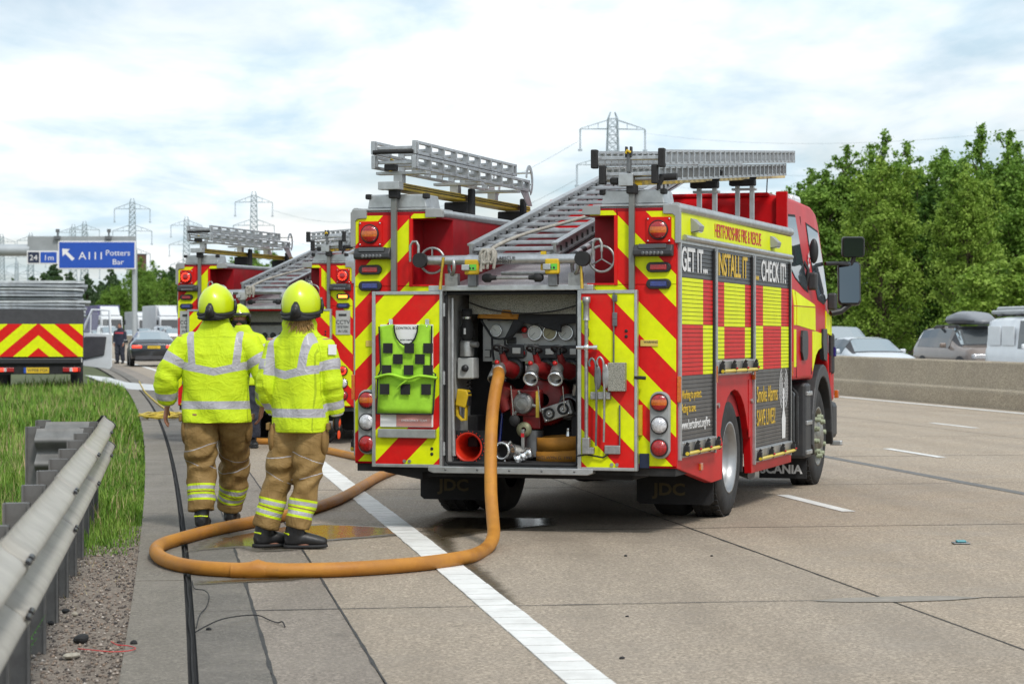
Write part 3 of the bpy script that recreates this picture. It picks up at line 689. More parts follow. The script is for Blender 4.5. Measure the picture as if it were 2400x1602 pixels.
        if near:
            for k in range(28):
                a_ = 2*PI*k/28; pr.append((c0+math.copysign(hw-.07, math.cos(a_))+.07*math.cos(a_), zz+math.copysign(hh-.07, math.sin(a_))+.07*math.sin(a_)))
            part(B().prism(pr, 'xz', -.045, .0), 'tail_cluster', 'grey_paint', .012)
            yy = -.045
        else: yy = -.004
        for dz_, mts in ((.165, ('lens_red', 'lens_amber', 'lens_red')), (0, ('lens_clear',)), (-.165, ('lens_red',))):
            if not near and dz_ > .1: round_lamp(root, c0, zz+dz_, yy, .062, ('lens_red',), 'tail_lamp', ring=True, glow='lamp_glow')
            else: round_lamp(root, c0, zz+dz_, yy, .062, mts, 'tail_lamp')
        # gantry post and mounting
        pu = sg*.925
        part(B().box(pu-.020, pu+.020, -.05, -.008, 1.80, 2.56), 'gantry_post', 'post_grey', .004)
        part(B().box(pu-.035, pu+.035, -.07, .03, 2.50, 2.575), 'gantry_bearing', 'black_rubber', .012)
        part(B().prism([(sg*1.16, 2.43), (sg*1.14, 2.535), (sg*.70, 2.535), (sg*.68, 2.43)], 'xz', .02, .34), 'gantry_mount', 'aluminium', .01)
        part(B().box(*sorted((sg*1.20, sg*.62)), .0, .45, 2.413, 2.43), 'mount_plate', 'aluminium', .003)
        for e_ in (1.15, .69): part(B().box(*sorted((sg*(e_-.022), sg*(e_+.022))), .0, .07, 2.50, 2.54), 'rubber_stop', 'black_rubber', .01)
    # ---- shutters, side lettering
    def shutter(sg, v0, v1, z0, z1, scheme, sill):
        k = int(round((z1-z0)/.0315)); h = (z1-z0)/k; mb = B(); mats = ['side_yellow', 'red_film', 'shutter_black', 'shutter_grey', 'shutter_gap']
        for i in range(k):
            za, zb_ = z0+i*h+.0042, z0+(i+1)*h; zm = (za+zb_)/2
            for a, b_, mi in scheme(zm, v0+.03, v1-.03):
                prof = [(za, 1.2615), (za+h*.06, 1.2626), (zb_-h*.06, 1.2626), (zb_, 1.2615)]
                vs = [(sg*x, v, z) for v in (a, b_) for z, x in prof]; n = len(prof)
                mb.add(vs, [[j, n+j, n+j+1, j+1] for j in range(n-1)], mi, False)
        mb.box(*sorted((sg*1.2545, sg*1.2568)), v0+.02, v1-.02, z0, z1, 4)
        o = mb.build('shutter', mats, root)
        o['label'] = 'roller shutter of narrow slats with printed chequers'; 
        fr = B()
        for v_ in (v0, v1-.03): B().box(*sorted((sg*1.25, sg*1.278)), v_, v_+.03, z0-.14, z1, 0).build('shutter_channel', 'aluminium', o, .003)
        B().box(*sorted((sg*1.255, sg*1.279)), v1-.075, v1-.032, z0-.12, z1-.02).build('channel_seal', 'black_rubber', o)
        s_ = B().prism([(sg*1.256, sill), (sg*1.29, sill-.012), (sg*1.275, sill-.12), (sg*1.256, sill-.13)], 'xz', v0+.03, v1-.03); s_.build('bottom_rail', 'aluminium', o, .003)
        B().tube([(sg*1.312, v0+.05, sill-.092), (sg*1.312, v1-.03, sill-.092)], .014, 10).build('grab_bar', 'yellow_bar', o)
        for k_ in range(4):
            v_ = v0+.07+(v1-v0-.13)*k_/3; B().box(*sorted((sg*1.27, sg*1.325)), v_-.016, v_+.016, sill-.11, sill-.035).tube([(sg*1.30, v_, sill-.04), (sg*1.315, v_, sill-.012)], .014, 8).build('bar_bracket', 'black_plastic', o, .006)
            if k_ > 0: B().cyl((sg*1.325, v_, sill-.075), (sg*1.337, v_, sill-.075), .008, n=8).build('bracket_pin', 'print_red', o)
        return o
    def sch(a, flip, l2=None):
        def f(z, v0, v1):
            if z > 1.905: return [(v0, v1, 2)]
            if z < 1.168: return [(v0, v1, 3)]
            up = z > 1.545; pts = [v0]+a+[v1]; out = []
            for i in range(len(pts)-1): out.append((pts[i], pts[i+1], (0 if (i % 2 == 0) != (flip != up) else 1)))
            return out
        return f
    for sg in (1, -1):
        shutter(sg, .04, 1.26, .695, 2.145, sch([.844], True), .695)
        shutter(sg, 1.285, 2.76, 1.28, 2.145, sch([1.62, 2.44], False), 1.28)
        shutter(sg, 2.80, 4.50, .52, 2.145, sch([3.22, 4.06], False), .52)
        part(B().prism([(sg*1.25, 2.155), (sg*1.268, 2.155), (sg*1.262, 2.375), (sg*1.25, 2.375)], 'xz', .03, 4.58), 'name_band', 'side_yellow', .003)
        part(B().box(*sorted((sg*1.25, sg*1.272)), .03, 4.60, 2.142, 2.168).tube([(sg*1.285, .12, 2.185), (sg*1.285, 4.45, 2.185)], .022, 8), 'drip_rail', 'aluminium', .002)
        for v_ in (.48, 3.60):
            q = part(B().prism([(sg*1.262, 2.235), (sg*1.262, 2.34), (sg*1.275, 2.34), (sg*1.335, 2.285), (sg*1.325, 2.245)], 'xz', v_-.07, v_+.09), 'side_light', 'grey_paint', .004)
            part(B().prism([(sg*1.270, 2.232), (sg*1.322, 2.241), (sg*1.322, 2.236), (sg*1.270, 2.228)], 'xz', v_-.05, v_+.07), 'light_glass', 'lens_clear', 0, q)
        for v_ in (.015, 1.27, 2.78, 4.53): part(B().box(*sorted((sg*1.255, sg*1.285)), v_-.012, v_+.012, .98+.12*(v_ > .1), 1.17+.06*(v_ > .1)), 'side_marker', 'lens_amber', .004)
        part(B().box(*sorted((sg*1.25, sg*1.27)), .74, .82, .445, .50), 'side_reflector', 'lens_amber', .004)
        for v_ in (1.38, 2.72): part(B().cyl((sg*1.25, v_, .92), (sg*1.275, v_, .92), .022, n=10), 'locker_latch', 'cast_metal')
        for f0, f1 in ((1.30, 1.50), (2.62, 2.74)): part(B().box(*sorted((sg*1.2545, sg*1.259)), f0, f1, .62, 1.10), 'filler_flap', 'red_paint', .003)
    # writing on the right-hand side
    rs_ = (PI/2, 0, PI/2)
    ux = 1.2665
    if near:
        text('lettering', 'HERTFORDSHIRE FIRE & RESCUE', .155, 'print_red', root, (1.2675, 1.24, 2.235), rs_, .84)
        text('lettering', 'GET IT...', .25, 'print_white', root, (ux, .10, 1.945), rs_, .98, off=.004)
        text('lettering', 'INSTALL IT', .25, 'print_yellow', root, (ux, 1.33, 1.945), rs_, .98, off=.004)
        text('lettering', '...', .25, 'print_yellow', root, (ux, 2.86, 1.945), rs_, .98, off=.004)
        text('lettering', 'CHECK IT!', .25, 'print_white', root, (ux, 3.12, 1.945), rs_, .98, off=.004)
        text('lettering', 'Working to protect.', .095, 'print_yellow', root, (ux, .10, 1.00), rs_, .86)
        text('lettering', 'Acting to save.', .095, 'print_yellow', root, (ux, .10, .90), rs_, .86)
        text('lettering', 'www.hertsdirect.org/fire', .105, 'print_white', root, (ux, .10, .775), rs_, .92)
        text('lettering', 'Smoke Alarms', .20, 'print_yellow', root, (ux, 2.93, .90), rs_, .80)
        text('lettering', 'SAVE LIVES!', .20, 'print_yellow', root, (ux, 2.93, .70), rs_, .82)
        em = B()
        for k, rr in enumerate((.06, .11, .16, .21)):
            for s2 in (-1, 1):
                for a0 in range(-60, 60, 12):
                    p = [(math.cos(RAD(a)), math.sin(RAD(a))) for a in (a0, a0+12)]
                    (c0, s0), (c1, s1) = p; r1 = rr+.018
                    em.add([(ux, 4.16+s2*rr*c0*.9, 1.0+rr*s0*.9), (ux, 4.16+s2*r1*c0*.9, 1.0+r1*s0*.9), (ux, 4.16+s2*r1*c1*.9, 1.0+r1*s1*.9), (ux, 4.16+s2*rr*c1*.9, 1.0+rr*s1*.9)], [[0, 1, 2, 3]])
        em.add([(ux, 4.13, 1.0), (ux, 4.19, 1.0), (ux, 4.20, .80), (ux, 4.26, .72), (ux, 4.24, .55), (ux, 4.09, .55), (ux, 4.07, .72), (ux, 4.12, .80)], [list(range(8))])
        em.build('emblem', 'print_white', root, fix=False)
    # ---- pump bay: opening, lining, sill, doors
    part(B().box(-.535, -.516, .0, .78, .50, 1.80), 'bay_lining', 'white_panel'); part(B().box(.512, .53, .0, .78, .50, 1.80), 'bay_lining', 'white_panel')
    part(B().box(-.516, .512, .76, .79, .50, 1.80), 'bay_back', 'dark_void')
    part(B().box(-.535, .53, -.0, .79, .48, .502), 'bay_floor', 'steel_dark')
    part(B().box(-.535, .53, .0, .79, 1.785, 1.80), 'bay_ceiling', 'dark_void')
    seal = [(-.520, .51), (.514, .51), (.514, 1.785), (-.520, 1.785)]
    part(B().tube([(x, -.012, z) for x, z in ((-.5, .512), (.49, .512), (.508, .53), (.508, 1.765), (.49, 1.783), (-.495, 1.783), (-.514, 1.765), (-.514, .53))], .013, 8, closed=True), 'door_seal', 'black_rubber')
    part(B().box(-.64, .64, -.06, .0, 1.800, 1.842), 'deck_edge', 'aluminium', .006)
    part(B().prism([(-.64, .49), (.64, .49), (.64, .455), (.60, .440), (-.60, .440), (-.64, .455)], 'xz', -.075, .02), 'rear_step', 'aluminium', .006)
    for k in range(5): part(B().lathe([(.009, 0), (.008, -.005), (.001, -.007)], (-.5+.25*k, -.075, .467), (0, 1, 0), 8), 'bolt', 'steel_dark')
    # ---- rear doors folded flat against the body
    for sg in (-1, 1):
        a, b_ = (-1.09, -.528) if sg < 0 else (.522, .975); z0, z1 = .478, 1.800
        d = part(B().box(a+.02, b_-.02, -.060, -.030, z0+.02, z1-.02), 'rear_door', 'chevron_door_left' if sg < 0 else 'chevron_door_right', .003)
        B().box(a, a+.028, -.068, -.022, z0, z1).box(b_-.022, b_, -.068, -.022, z0, z1).box(a+.028, b_-.022, -.068, -.022, z1-.026, z1).box(a+.028, b_-.022, -.068, -.022, z0, z0+.024).build('door_frame', 'aluminium', d, .003)
        for zz in (1.42, 1.38, .62, .58, .56+.9) if sg < 0 else (1.50, 1.46): B().lathe([(.013, 0), (.011, -.005), (.001, -.006)], ((b_-.085) if zz != 1.46 or sg > 0 else b_-.17, -.060, zz), (0, 1, 0), 10).build('door_stud', 'black_rubber', d)
        B().cyl((a+.26, -.06, z0+.045), (a+.26, -.068, z0+.045), .013, n=10).cyl((a+.30, -.06, z0+.045), (a+.30, -.068, z0+.045), .013, n=10).build('stud_pair', 'cast_metal', d)
        for zz in (.62, 1.15, 1.66): B().cyl((a+.0 if sg > 0 else b_, -.03, zz-.05), (a+.0 if sg > 0 else b_, -.03, zz+.05), .012, n=8).build('hinge', 'aluminium', d)
    # ---- underbody
    ch_ = part(B().box(-.45, -.37, .3, 6.9, .62, .86).box(.37, .45, .3, 6.9, .62, .86).box(-.9, .9, .12, .6, .40, .52).box(-.95, .95, 2.7, 4.5, .42, .80).box(-.5, .5, .9, 1.5, .45, .85), 'chassis', 'chassis_black', .01)
    part(B().cyl((-1.0, 2.06, .478), (1.0, 2.06, .478), .09, n=14).ell((0, 2.06, .478), (.22, .24, .22)).cyl((-1.0, 6.32, .44), (1.0, 6.32, .44), .06, n=12), 'axle', 'chassis_black')
    part(B().box(-1.24, 1.24, .02, .85, .44, .497), 'underplate', 'chassis_black')
    part(B().prism([(-1.24, .50), (-1.0, .43), (-.72, .38), (-.72, .46), (-.6, .50)], 'xz', .03, 1.2), 'skirt', 'chassis_black')
    for sg in (-1, 1):
        a, b_ = sorted((sg*1.22, sg*.60)); fl = part(B().prism([(a, .54), (b_, .54), (b_, .16), (b_-.03, .135), (a+.03, .135), (a, .16)], 'xz', 1.40, 1.412), 'mud_flap', 'black_rubber')
        if near: text('lettering', 'JDC', .13, 'print_yellow' , root, (sg*.90-.16, 1.398, .21), (PI/2, 0, 0), 1.15, off=.004).data.materials[0] = M['jdc_print']
        wheel(root, sg*1.225, 2.06, sg, dual=True); wheel(root, sg*1.225, 6.32, sg, True)
        a, b_ = sorted((sg*1.22, sg*.76)); part(B().box(a, b_, 5.60, 5.612, .10, .60), 'mud_flap', 'black_rubber')
        if near and sg > 0: text('lettering', 'SCANIA', .115, 'print_white', root, (.77, 5.597, .15), (PI/2, 0, 0), 1.0, off=.004)
        # fuel tank, steps, front arch
        part(B().box(*sorted((sg*.72, sg*1.20)), 4.68, 5.36, .36, .98), 'fuel_tank', 'steel_dark', .08)
        part(B().tube([(sg*1.16, 4.86, .99), (sg*1.215, 4.86, .93), (sg*1.215, 4.86, .42), (sg*1.16, 4.86, .36)], .016, 6).tube([(sg*1.16, 5.10, .99), (sg*1.215, 5.10, .93), (sg*1.215, 5.10, .42), (sg*1.16, 5.10, .36)], .016, 6), 'tank_strap', 'black_rubber')
        ar = [(6.32+.60*math.cos(RAD(x)), .47+.72*math.sin(RAD(x))) for x in range(-8, 196, 12)]
        inn = [(6.32+.51*math.cos(RAD(x)), .47+.60*math.sin(RAD(x))) for x in range(195, -9, -12)]
        part(B().prism(ar+inn, 'yz', sg*1.262, sg*.85), 'front_arch', 'cab_grey', .012)
        part(B().prism([(5.42, .30), (5.42, 1.02), (5.70, 1.02), (5.76, .30)], 'yz', sg*.80, sg*1.245), 'step_box', 'cab_grey', .03)
        for zz in (.34, .62, .90): part(B().box(*sorted((sg*1.20, sg*1.262)), 5.44, 5.70, zz, zz+.04), 'step_tread', 'aluminium', .006)
        # cab mirrors
        mr = [(-.095, -.20), (.095, -.20), (.115, -.17), (.115, .17), (.095, .20), (-.095, .20), (-.115, .17), (-.115, -.17)]
        mc = Vector((sg*1.416, 6.98, 2.01)); m2 = Vector((mc.x+sg*.04, 6.98, 2.37))
        for c_0, kz, tilt in ((mc, 1.12, 9), (m2, .52, -4)):
            q = part(B().prism([(a_, c_*kz) for a_, c_ in mr], 'xz', 0, .10), 'mirror', 'black_plastic', .02); q.location = c_0; q.rotation_euler = (RAD(-tilt), 0, sg*RAD(13))
            B().prism([(a_*.88, c_*kz*.92) for a_, c_ in mr], 'xz', -.004, .002).build('mirror_glass', 'mirror', q)
        part(B().tube([(sg*1.20, 6.80, 2.20), (sg*1.30, 6.90, 2.205), (mc.x, 7.03, 2.19)], .020, 8), 'mirror_arm', 'black_plastic'); part(B().tube([(sg*1.24, 6.90, 1.70), (sg*1.33, 6.95, 1.72), (mc.x, 7.03, 1.80)], .032, 8), 'mirror_arm', 'black_plastic'); part(B().tube([(mc.x, 7.03, 2.15), (m2.x, 7.03, 2.28)], .025, 8), 'mirror_arm', 'black_plastic')
    part(B().tube([(1.10, 3.0, .32), (1.22, 2.92, .29)], .045, 12), 'exhaust', 'steel_dark')
    # ---- cab: side outline swept across and narrowed towards the roof
    def half(z): return 1.245-max(0, z-1.75)*.125
    out = [(4.70, 1.06), (5.64, 1.06)]+[(6.32+.66*math.cos(RAD(x)), .55+.80*math.sin(RAD(x))) for x in range(142, 20, -13)]+[(7.02, .80), (7.10, .82), (7.12, 1.25), (7.10, 1.75), (6.98, 2.10), (6.80, 2.60), (6.70, 2.70), (6.40, 2.755), (5.6, 2.775), (4.78, 2.775), (4.72, 2.72)]
    cb = MB().prism(out, 'yz', -1, 1).mesh('cab', ['red_paint'])
    bm = bmesh.new(); bm.from_mesh(cb); bmesh.ops.recalc_face_normals(bm, faces=bm.faces)
    for zz in (1.2, 1.75, 2.1, 2.4, 2.62): bmesh.ops.bisect_plane(bm, geom=bm.verts[:]+bm.edges[:]+bm.faces[:], plane_co=(0, 0, zz), plane_no=(0, 0, 1))
    bmesh.ops.bisect_plane(bm, geom=bm.verts[:]+bm.edges[:]+bm.faces[:], plane_co=(0, 6.5, 0), plane_no=(0, 1, 0))
    for v_ in bm.verts:
        f_ = 1-.05*max(0, (v_.co.y-6.5)/.6)**2; v_.co.x *= half(v_.co.z)*f_
    bm.to_mesh(cb); bm.free(); cab = obj('cab', cb, root, .035, seg=3)
    B().prism([(4.66, 1.02), (4.715, 1.02), (4.715, 2.80), (4.66, 2.80)], 'yz', 1.10, 1.205).build('cab_fin', 'red_paint', cab, .006)
    B().tube([(-1.0, 4.95, 2.79), (-1.0, 6.3, 2.79)], .03, 6).build('roof_bar', 'red_paint', cab)
    B().box(-1.02, 1.02, 4.74, 6.1, 2.76, 2.80).build('roof_cap', 'red_paint', cab, .03)
    B().box(-1.0, 1.0, 6.15, 6.55, 2.76, 2.87).build('beacon_bar', 'lens_clear', cab, .04)
    B().box(.45, .95, 4.66, 4.71, 2.42, 2.47).box(.45, .80, 4.62, 4.70, 2.30, 2.40).build('hatch_hinge', 'black_plastic', cab, .01)
    B().tube([(.85, 5.5, 2.79), (.86, 5.5, 3.0)], .006, 5).build('antenna', 'black_plastic', cab)
    def skin(poly, mt, name, off=.004, par=None, sgs=(1, -1)):
        for sg in sgs:
            q = MB(); n = len(poly); vs = [(sg*(half(z)*(1-.05*max(0, (v-6.5)/.6)**2)+off), v, z) for v, z in poly]+[(sg*(half(z)-.02), v, z) for v, z in poly]
            q.add(vs, [list(range(n)), list(range(n, 2*n))[::-1]]+[[i, (i+1) % n, n+(i+1) % n, n+i] for i in range(n)]); o = q.build(name, mt, par or cab)
        return o
    w1 = [(4.80, 2.58), (5.42, 2.60), (5.62, 1.90), (5.40, 1.93), (5.02, 2.02), (4.82, 2.12)]
    w2 = [(6.00, 2.55), (6.62, 2.50), (6.76, 2.15), (6.80, 1.86), (6.45, 1.80), (6.14, 1.84), (6.04, 2.05)]
    grow = lambda p, d: [((v-sum(a for a, _ in p)/len(p))*d+sum(a for a, _ in p)/len(p), (z-sum(b for _, b in p)/len(p))*d+sum(b for _, b in p)/len(p)) for v, z in p]
    for wv in (w1, w2):
        skin(grow(wv, 1.06), 'black_rubber', 'window_surround', .004); skin(wv, 'glass_sky', 'side_window', .007)
    skin([(4.94, 1.742), (5.93, 1.742), (5.95, 1.52), (4.94, 1.57)], 'side_yellow', 'reflective_panel', .004); skin([(4.94, 1.89), (5.40, 1.83), (5.90, 1.775), (5.93, 1.752), (4.94, 1.752)], 'side_yellow', 'reflective_panel', .005)
    skin([(4.79, 1.742), (4.90, 1.742), (4.90, 1.57), (4.79, 1.57)], 'side_yellow', 'reflective_panel', .004); skin([(4.79, 1.90), (4.90, 1.895), (4.90, 1.752), (4.79, 1.752)], 'side_yellow', 'reflective_panel', .005)
    skin([(4.79, 1.53), (4.90, 1.53), (4.90, 1.18), (4.79, 1.18)], 'side_yellow', 'reflective_panel', .003)
    skin([(5.95, 1.515), (6.40, 1.49), (6.34, 1.36), (6.10, 1.33), (5.97, 1.28), (5.84, 1.17), (5.78, 1.13), (5.78, 1.515)], 'side_yellow', 'reflective_panel', .003)
    skin([(6.58, 1.72), (7.02, 1.67), (7.07, 1.47), (6.58, 1.51)], 'side_yellow', 'reflective_panel', .003)
    for d_ in ([(5.70, 2.62), (5.72, 2.62), (5.74, 1.1), (5.72, 1.1)], [(4.915, 1.88), (4.925, 1.88), (4.925, 1.08), (4.915, 1.08)], [(6.96, 1.7), (6.975, 1.7), (6.985, 1.1), (6.97, 1.1)]): skin(d_, 'dark_void', 'door_seam', .0045)
    skin([(5.16, 1.52), (5.40, 1.52), (5.44, 1.46), (5.44, 1.30), (5.38, 1.24), (5.20, 1.24), (5.12, 1.32), (5.12, 1.46)], 'black_plastic', 'door_handle', .022)
    skin([(6.30, 1.54), (6.52, 1.54), (6.56, 1.34), (6.50, 1.22), (6.34, 1.24), (6.28, 1.40)], 'black_plastic', 'door_handle', .022)
    for v_, z_ in ((5.72, 1.98), (6.72, 1.80)):
        for sg in (1, -1): B().box(*sorted((sg*half(z_), sg*(half(z_)+.09))), v_-.05, v_+.05, z_-.07, z_+.10).build('grab_block', 'cab_grey', cab, .02)
    for sg in (1, -1):
        B().ell((sg*1.30, 5.55, 2.28), (.045, .03, .12)).build('kerb_mirror', 'black_plastic', cab)
        B().tube([(sg*1.19, 5.62, 2.18), (sg*1.24, 5.58, 2.10), (sg*1.20, 5.66, 1.92)], .018, 6).build('mirror_stay', 'black_plastic', cab)
    st = MB()
    for k in range(16):
        a = 2*PI*k/16; rr = .075 if k % 2 == 0 else .04; st.v.append((half(2.2)+.012, 5.86+math.cos(a)*rr, 2.2+math.sin(a)*rr*1.4))
    st.f.append(list(range(16))); st.m.append(0); st.s.append(False); st.build('crest', 'print_white', cab, fix=False)
    B().cyl((half(2.2)+.01, 5.86, 2.2), (half(2.2)+.016, 5.86, 2.2), .032, n=14).build('crest_centre', 'print_red', cab)
    part(B().box(-1.24, 1.24, 7.00, 7.32, .42, .80), 'bumper', 'cab_grey', .05)
    part(B().box(-1.22, 1.22, 6.95, 7.24, .80, 1.30), 'front_panel', 'red_paint', .04)
    part(B().box(1.19, 1.25, 7.03, 7.10, 1.08, 1.50), 'corner_deflector', 'cab_grey', .03); part(B().box(1.24, 1.27, 7.04, 7.08, 1.26, 1.36), 'corner_lamp', 'lens_blue', .008)
    part(B().box(1.26, 1.30, 6.98, 7.05, .84, .92), 'side_reflector', 'lens_amber', .006)
    part(B().box(1.22, 1.34, 6.95, 7.02, .36, .41), 'step_tread', 'aluminium', .01)
    # ---- rear warning plates
    if near:
        pl = part(B().box(.985, 1.115, -.012, -.004, 1.39, 1.435), 'warning_plate', 'label_yellow'); text('lettering', 'WARNING', .022, 'print_black', pl, (1.01, -.013, 1.412))
        pl = part(B().box(-1.16, -1.10, -.012, -.004, 1.385, 1.43), 'warning_plate', 'label_yellow')
        part(B().box(.978, 1.05, -.012, -.004, .50, .605), 'maker_plate', 'sign_navy')
        part(B().tube([(.955, -.06, 1.16), (1.00, -.075, 1.16), (1.04, -.07, 1.157)], .013, 8), 'door_catch', 'black_rubber')
        part(B().box(.975, 1.0, -.03, -.004, .74, .96), 'catch_plate', 'yellow_paint')
    else:
        for sg in (-1, 1):
            pl = part(B().box(sg*1.12-.10, sg*1.12+.10, -.014, -.004, 1.46, 1.78), 'notice', 'white_panel')
            text('lettering', 'CCTV', .075, 'print_black', pl, (sg*1.12, -.016, 1.60), align='CENTER'); text('lettering', 'SYSTEM', .045, 'print_black', pl, (sg*1.12, -.016, 1.545), align='CENTER'); text('lettering', 'IN USE', .045, 'print_black', pl, (sg*1.12, -.016, 1.49), align='CENTER')
            B().box(sg*1.12-.06, sg*1.12+.05, -.018, -.013, 1.705, 1.735, 0, Matrix.Translation((0, 0, 0))).build('pictogram', 'print_black', pl)
    return root
mat('jdc_print', (.075, .055, .016), .6)
E1 = Eng(.002, 17.208, 0, .301)
eng1 = make_engine(E1, True, 'red and yellow fire engine with open rear doors, nearest the camera')
E2 = Eng(-3.32, 31.0, gz(31), .27)
eng2 = make_engine(E2, False, 'farther fire engine behind the firefighters, with notices on its rear')
# ================================================================== gantries, ladders, pump bay, loose kit
def ladder(name, label, E, uc, width, v0, v1, z0, z1, hgt, truss=True, group=None, spacing=.285, feet=False, tiers=None, rail_w=.03):
    """a ladder lying fore-and-aft; uc its centre line, z0/z1 the top of its rails at either end"""
    t = thing(name, label, 'ladder', E.w(uc, v0, z0-hgt), -E.yaw, group)
    tiers = tiers or [(0, 0, 1., 0)]
    sl = (z1-z0)/(v1-v0)
    for (dz, dl, wf, dv) in tiers:                       # stacked sections: drop, extra length, width factor, shift
        hw = width/2*wf; a, b_ = dv, v1-v0+dl
        Z = lambda v: hgt+dz+sl*v
        for sg in (-1, 1):
            mb = MB(); x = sg*hw; h = hgt*.96
            if truss:
                mb.bar((x, a, Z(a)-.011), (x, b_, Z(b_)-.011), rail_w, .022).bar((x, a, Z(a)-h+.011), (x, b_, Z(b_)-h+.011), rail_w, .022)
                v = a+.02
                while v < b_+.001:
                    mb.bar((x, v, Z(v)-h+.01), (x, v, Z(v)-.01), rail_w*.7, .05, up=(1, 0, 0)); v += spacing
                mb.bar((x, a+.004, Z(a)-h), (x, a+.004, Z(a)), rail_w*1.3, .03, up=(1, 0, 0)).bar((x, b_-.01, Z(b_)-h), (x, b_-.01, Z(b_)), rail_w, .03, up=(1, 0, 0))
            else:
                mb.bar((x, a, Z(a)-h*.5), (x, b_, Z(b_)-h*.5), rail_w*.45, h).bar((x, a, Z(a)-.01), (x, b_, Z(b_)-.01), rail_w, .018).bar((x, a, Z(a)-h+.01), (x, b_, Z(b_)-h+.01), rail_w, .018)
            mb.build('rail', 'ladder_metal', t, .002)
            if not truss:
                hm = MB(); v = a+.1
                while v < b_: hm.box(x-rail_w*.27, x+rail_w*.27, v, v+.05, Z(v)-h*.72, Z(v)-h*.35); v += .15
                hm.build('slot_row', 'dark_void', t)['kind'] = 'stuff'
            if feet: MB().box(x-.024, x+.024, a-.03, a+.03, Z(a)-h-.015, Z(a)+.01).build('foot', 'black_rubber', t, .008)
        v = a+.045; me = None
        while v < b_-.02:
            if me is None: me = MB().box(-hw+.012, hw-.012, -.016, .016, -.013, .013).mesh('rung', 'ladder_metal')
            o = obj('rung', me, t, .004); o.location = (0, v, Z(v)-hgt*.48); v += spacing
    return t
def kit(E, near):
    who = 'on the nearest fire engine' if near else 'on the farther fire engine'; S = 'near' if near else 'far'
    root = eng1 if near else eng2
    P = lambda mb, n, m_, bev=0., par=None: mb.build(n, m_, par or root, bev)
    gl = 'roof ladders of the fire engines'
    # left gantry: yellow beam with level short ladder
    t = ladder('roof_ladder', 'short double ladder with roof hook on left '+who, E, -.90, .33, -.10, 2.45, 2.93, 2.93, .105, True, gl, .30, tiers=[(0, 0, 1, 0), (-.108, .40, .98, 0)])
    MB().tube([(-.16, -.02, .02), (.16, -.02, .02)], .016, 8).build('grip_bar', 'black_rubber', t)
    for sg in (-1, 1):                                     # roof hook plates
        pl = []; pi_ = []
        for k in range(13): a = RAD(-70+k*20); pl.append((3.02+.11*math.cos(a), .0+.135*math.sin(a))); pi_.append((3.015+.07*math.cos(a), .0+.095*math.sin(a)))
        MB().prism(pl+pi_[::-1], 'yz', sg*.15-.004, sg*.15+.004).build('hook', 'ladder_metal', t)
        MB().prism([(2.75, -.10), (2.90, -.02), (3.10, -.22), (2.98, -.23)], 'yz', sg*.15-.004, sg*.15+.004).build('hook_plate', 'ladder_metal', t)
    MB().tube([(-.15, 3.08, .07), (.15, 3.08, .07)], .008, 6).tube([(-.15, 3.11, -.03), (.15, 3.11, -.03)], .008, 6).build('hook_bar', 'ladder_metal', t)
    P(MB().box(-1.03, -.86, -.10, .0, 2.565, 2.625), 'gantry_cap', 'aluminium', .004)
    bm_ = P(MB().box(-1.02, -.87, .0, 3.35, 2.568, 2.622), 'gantry_beam', 'yellow_paint', .004)
    MB().box(-.8695, -.866, .0, 3.35, 2.588, 2.594).box(-.8695, -.866, .0, 3.35, 2.606, 2.610).build('beam_groove', 'dark_void', bm_)
    for v_ in (.12, 1.45, 2.45):
        P(MB().box(-1.11, -.70, v_-.05, v_+.05, 2.69, 2.712), 'ladder_tray', 'aluminium', .003); P(MB().box(-.97, -.90, v_-.04, v_+.04, 2.622, 2.69), 'tray_post', 'aluminium')
    for v_ in (1.55, 3.0):
        P(MB().box(-1.05, -.84, v_-.06, v_+.06, 2.45, 2.56).box(-.85, -.81, v_-.05, v_+.05, 2.42, 2.67), 'beam_clamp', 'black_rubber', .012)
    P(MB().tube([(-.97, .02, 2.71), (-.97, .02, 2.78), (-.955, .02, 2.80)], .016, 8), 'strap_lever', 'yellow_paint')
    P(MB().box(-1.02, -.92, .0, .06, 2.712, 2.765), 'strap_ratchet', 'black_plastic', .01)
    # right gantry: beam and long double ladder climbing forward
    z0, z1, v1 = 2.815, 3.215, 5.2
    t = ladder('roof_ladder', 'long double ladder with black feet on right '+who, E, .915, .505, -.10, v1, z0, z1, .118, True, gl, .19, True, tiers=[(0, 0, 1, 0), (-.118, -.15, .78, .02)])
    sl = (z1-z0)/(v1+.1); Z = lambda v: 2.565+sl*(v+.1)
    b2 = P(MB().bar((.92, .0, Z(0)+.03), (.92, 5.7, Z(5.7)+.03), .15, .075), 'gantry_beam', 'cream_beam', .004)
    MB().bar((.92, -.02, Z(0)+.03), (.92, 1.2, Z(1.2)+.03), .156, .079).build('beam_sleeve', 'yellow_paint', b2, .003)
    P(MB().box(.835, .945, -.08, .0, Z(0)-.015, Z(0)+.075), 'gantry_cap', 'aluminium', .004)
    P(MB().tube([(.95, -.02, Z(0)+.04), (1.22, -.02, Z(0)+.045)], .016, 8), 'gantry_lever', 'aluminium')
    P(MB().cyl((1.12, -.02, Z(0)+.045), (1.26, -.02, Z(0)+.05), .026, n=12).tube([(1.15, -.03, Z(0)+.05), (1.12, -.05, Z(0)-.05)], [.03, .008], 8), 'lever_grip', 'black_rubber', .012)
    P(MB().box(.765, .832, -.06, .02, Z(0), Z(0)+.05), 'gantry_stop', 'black_rubber', .012)
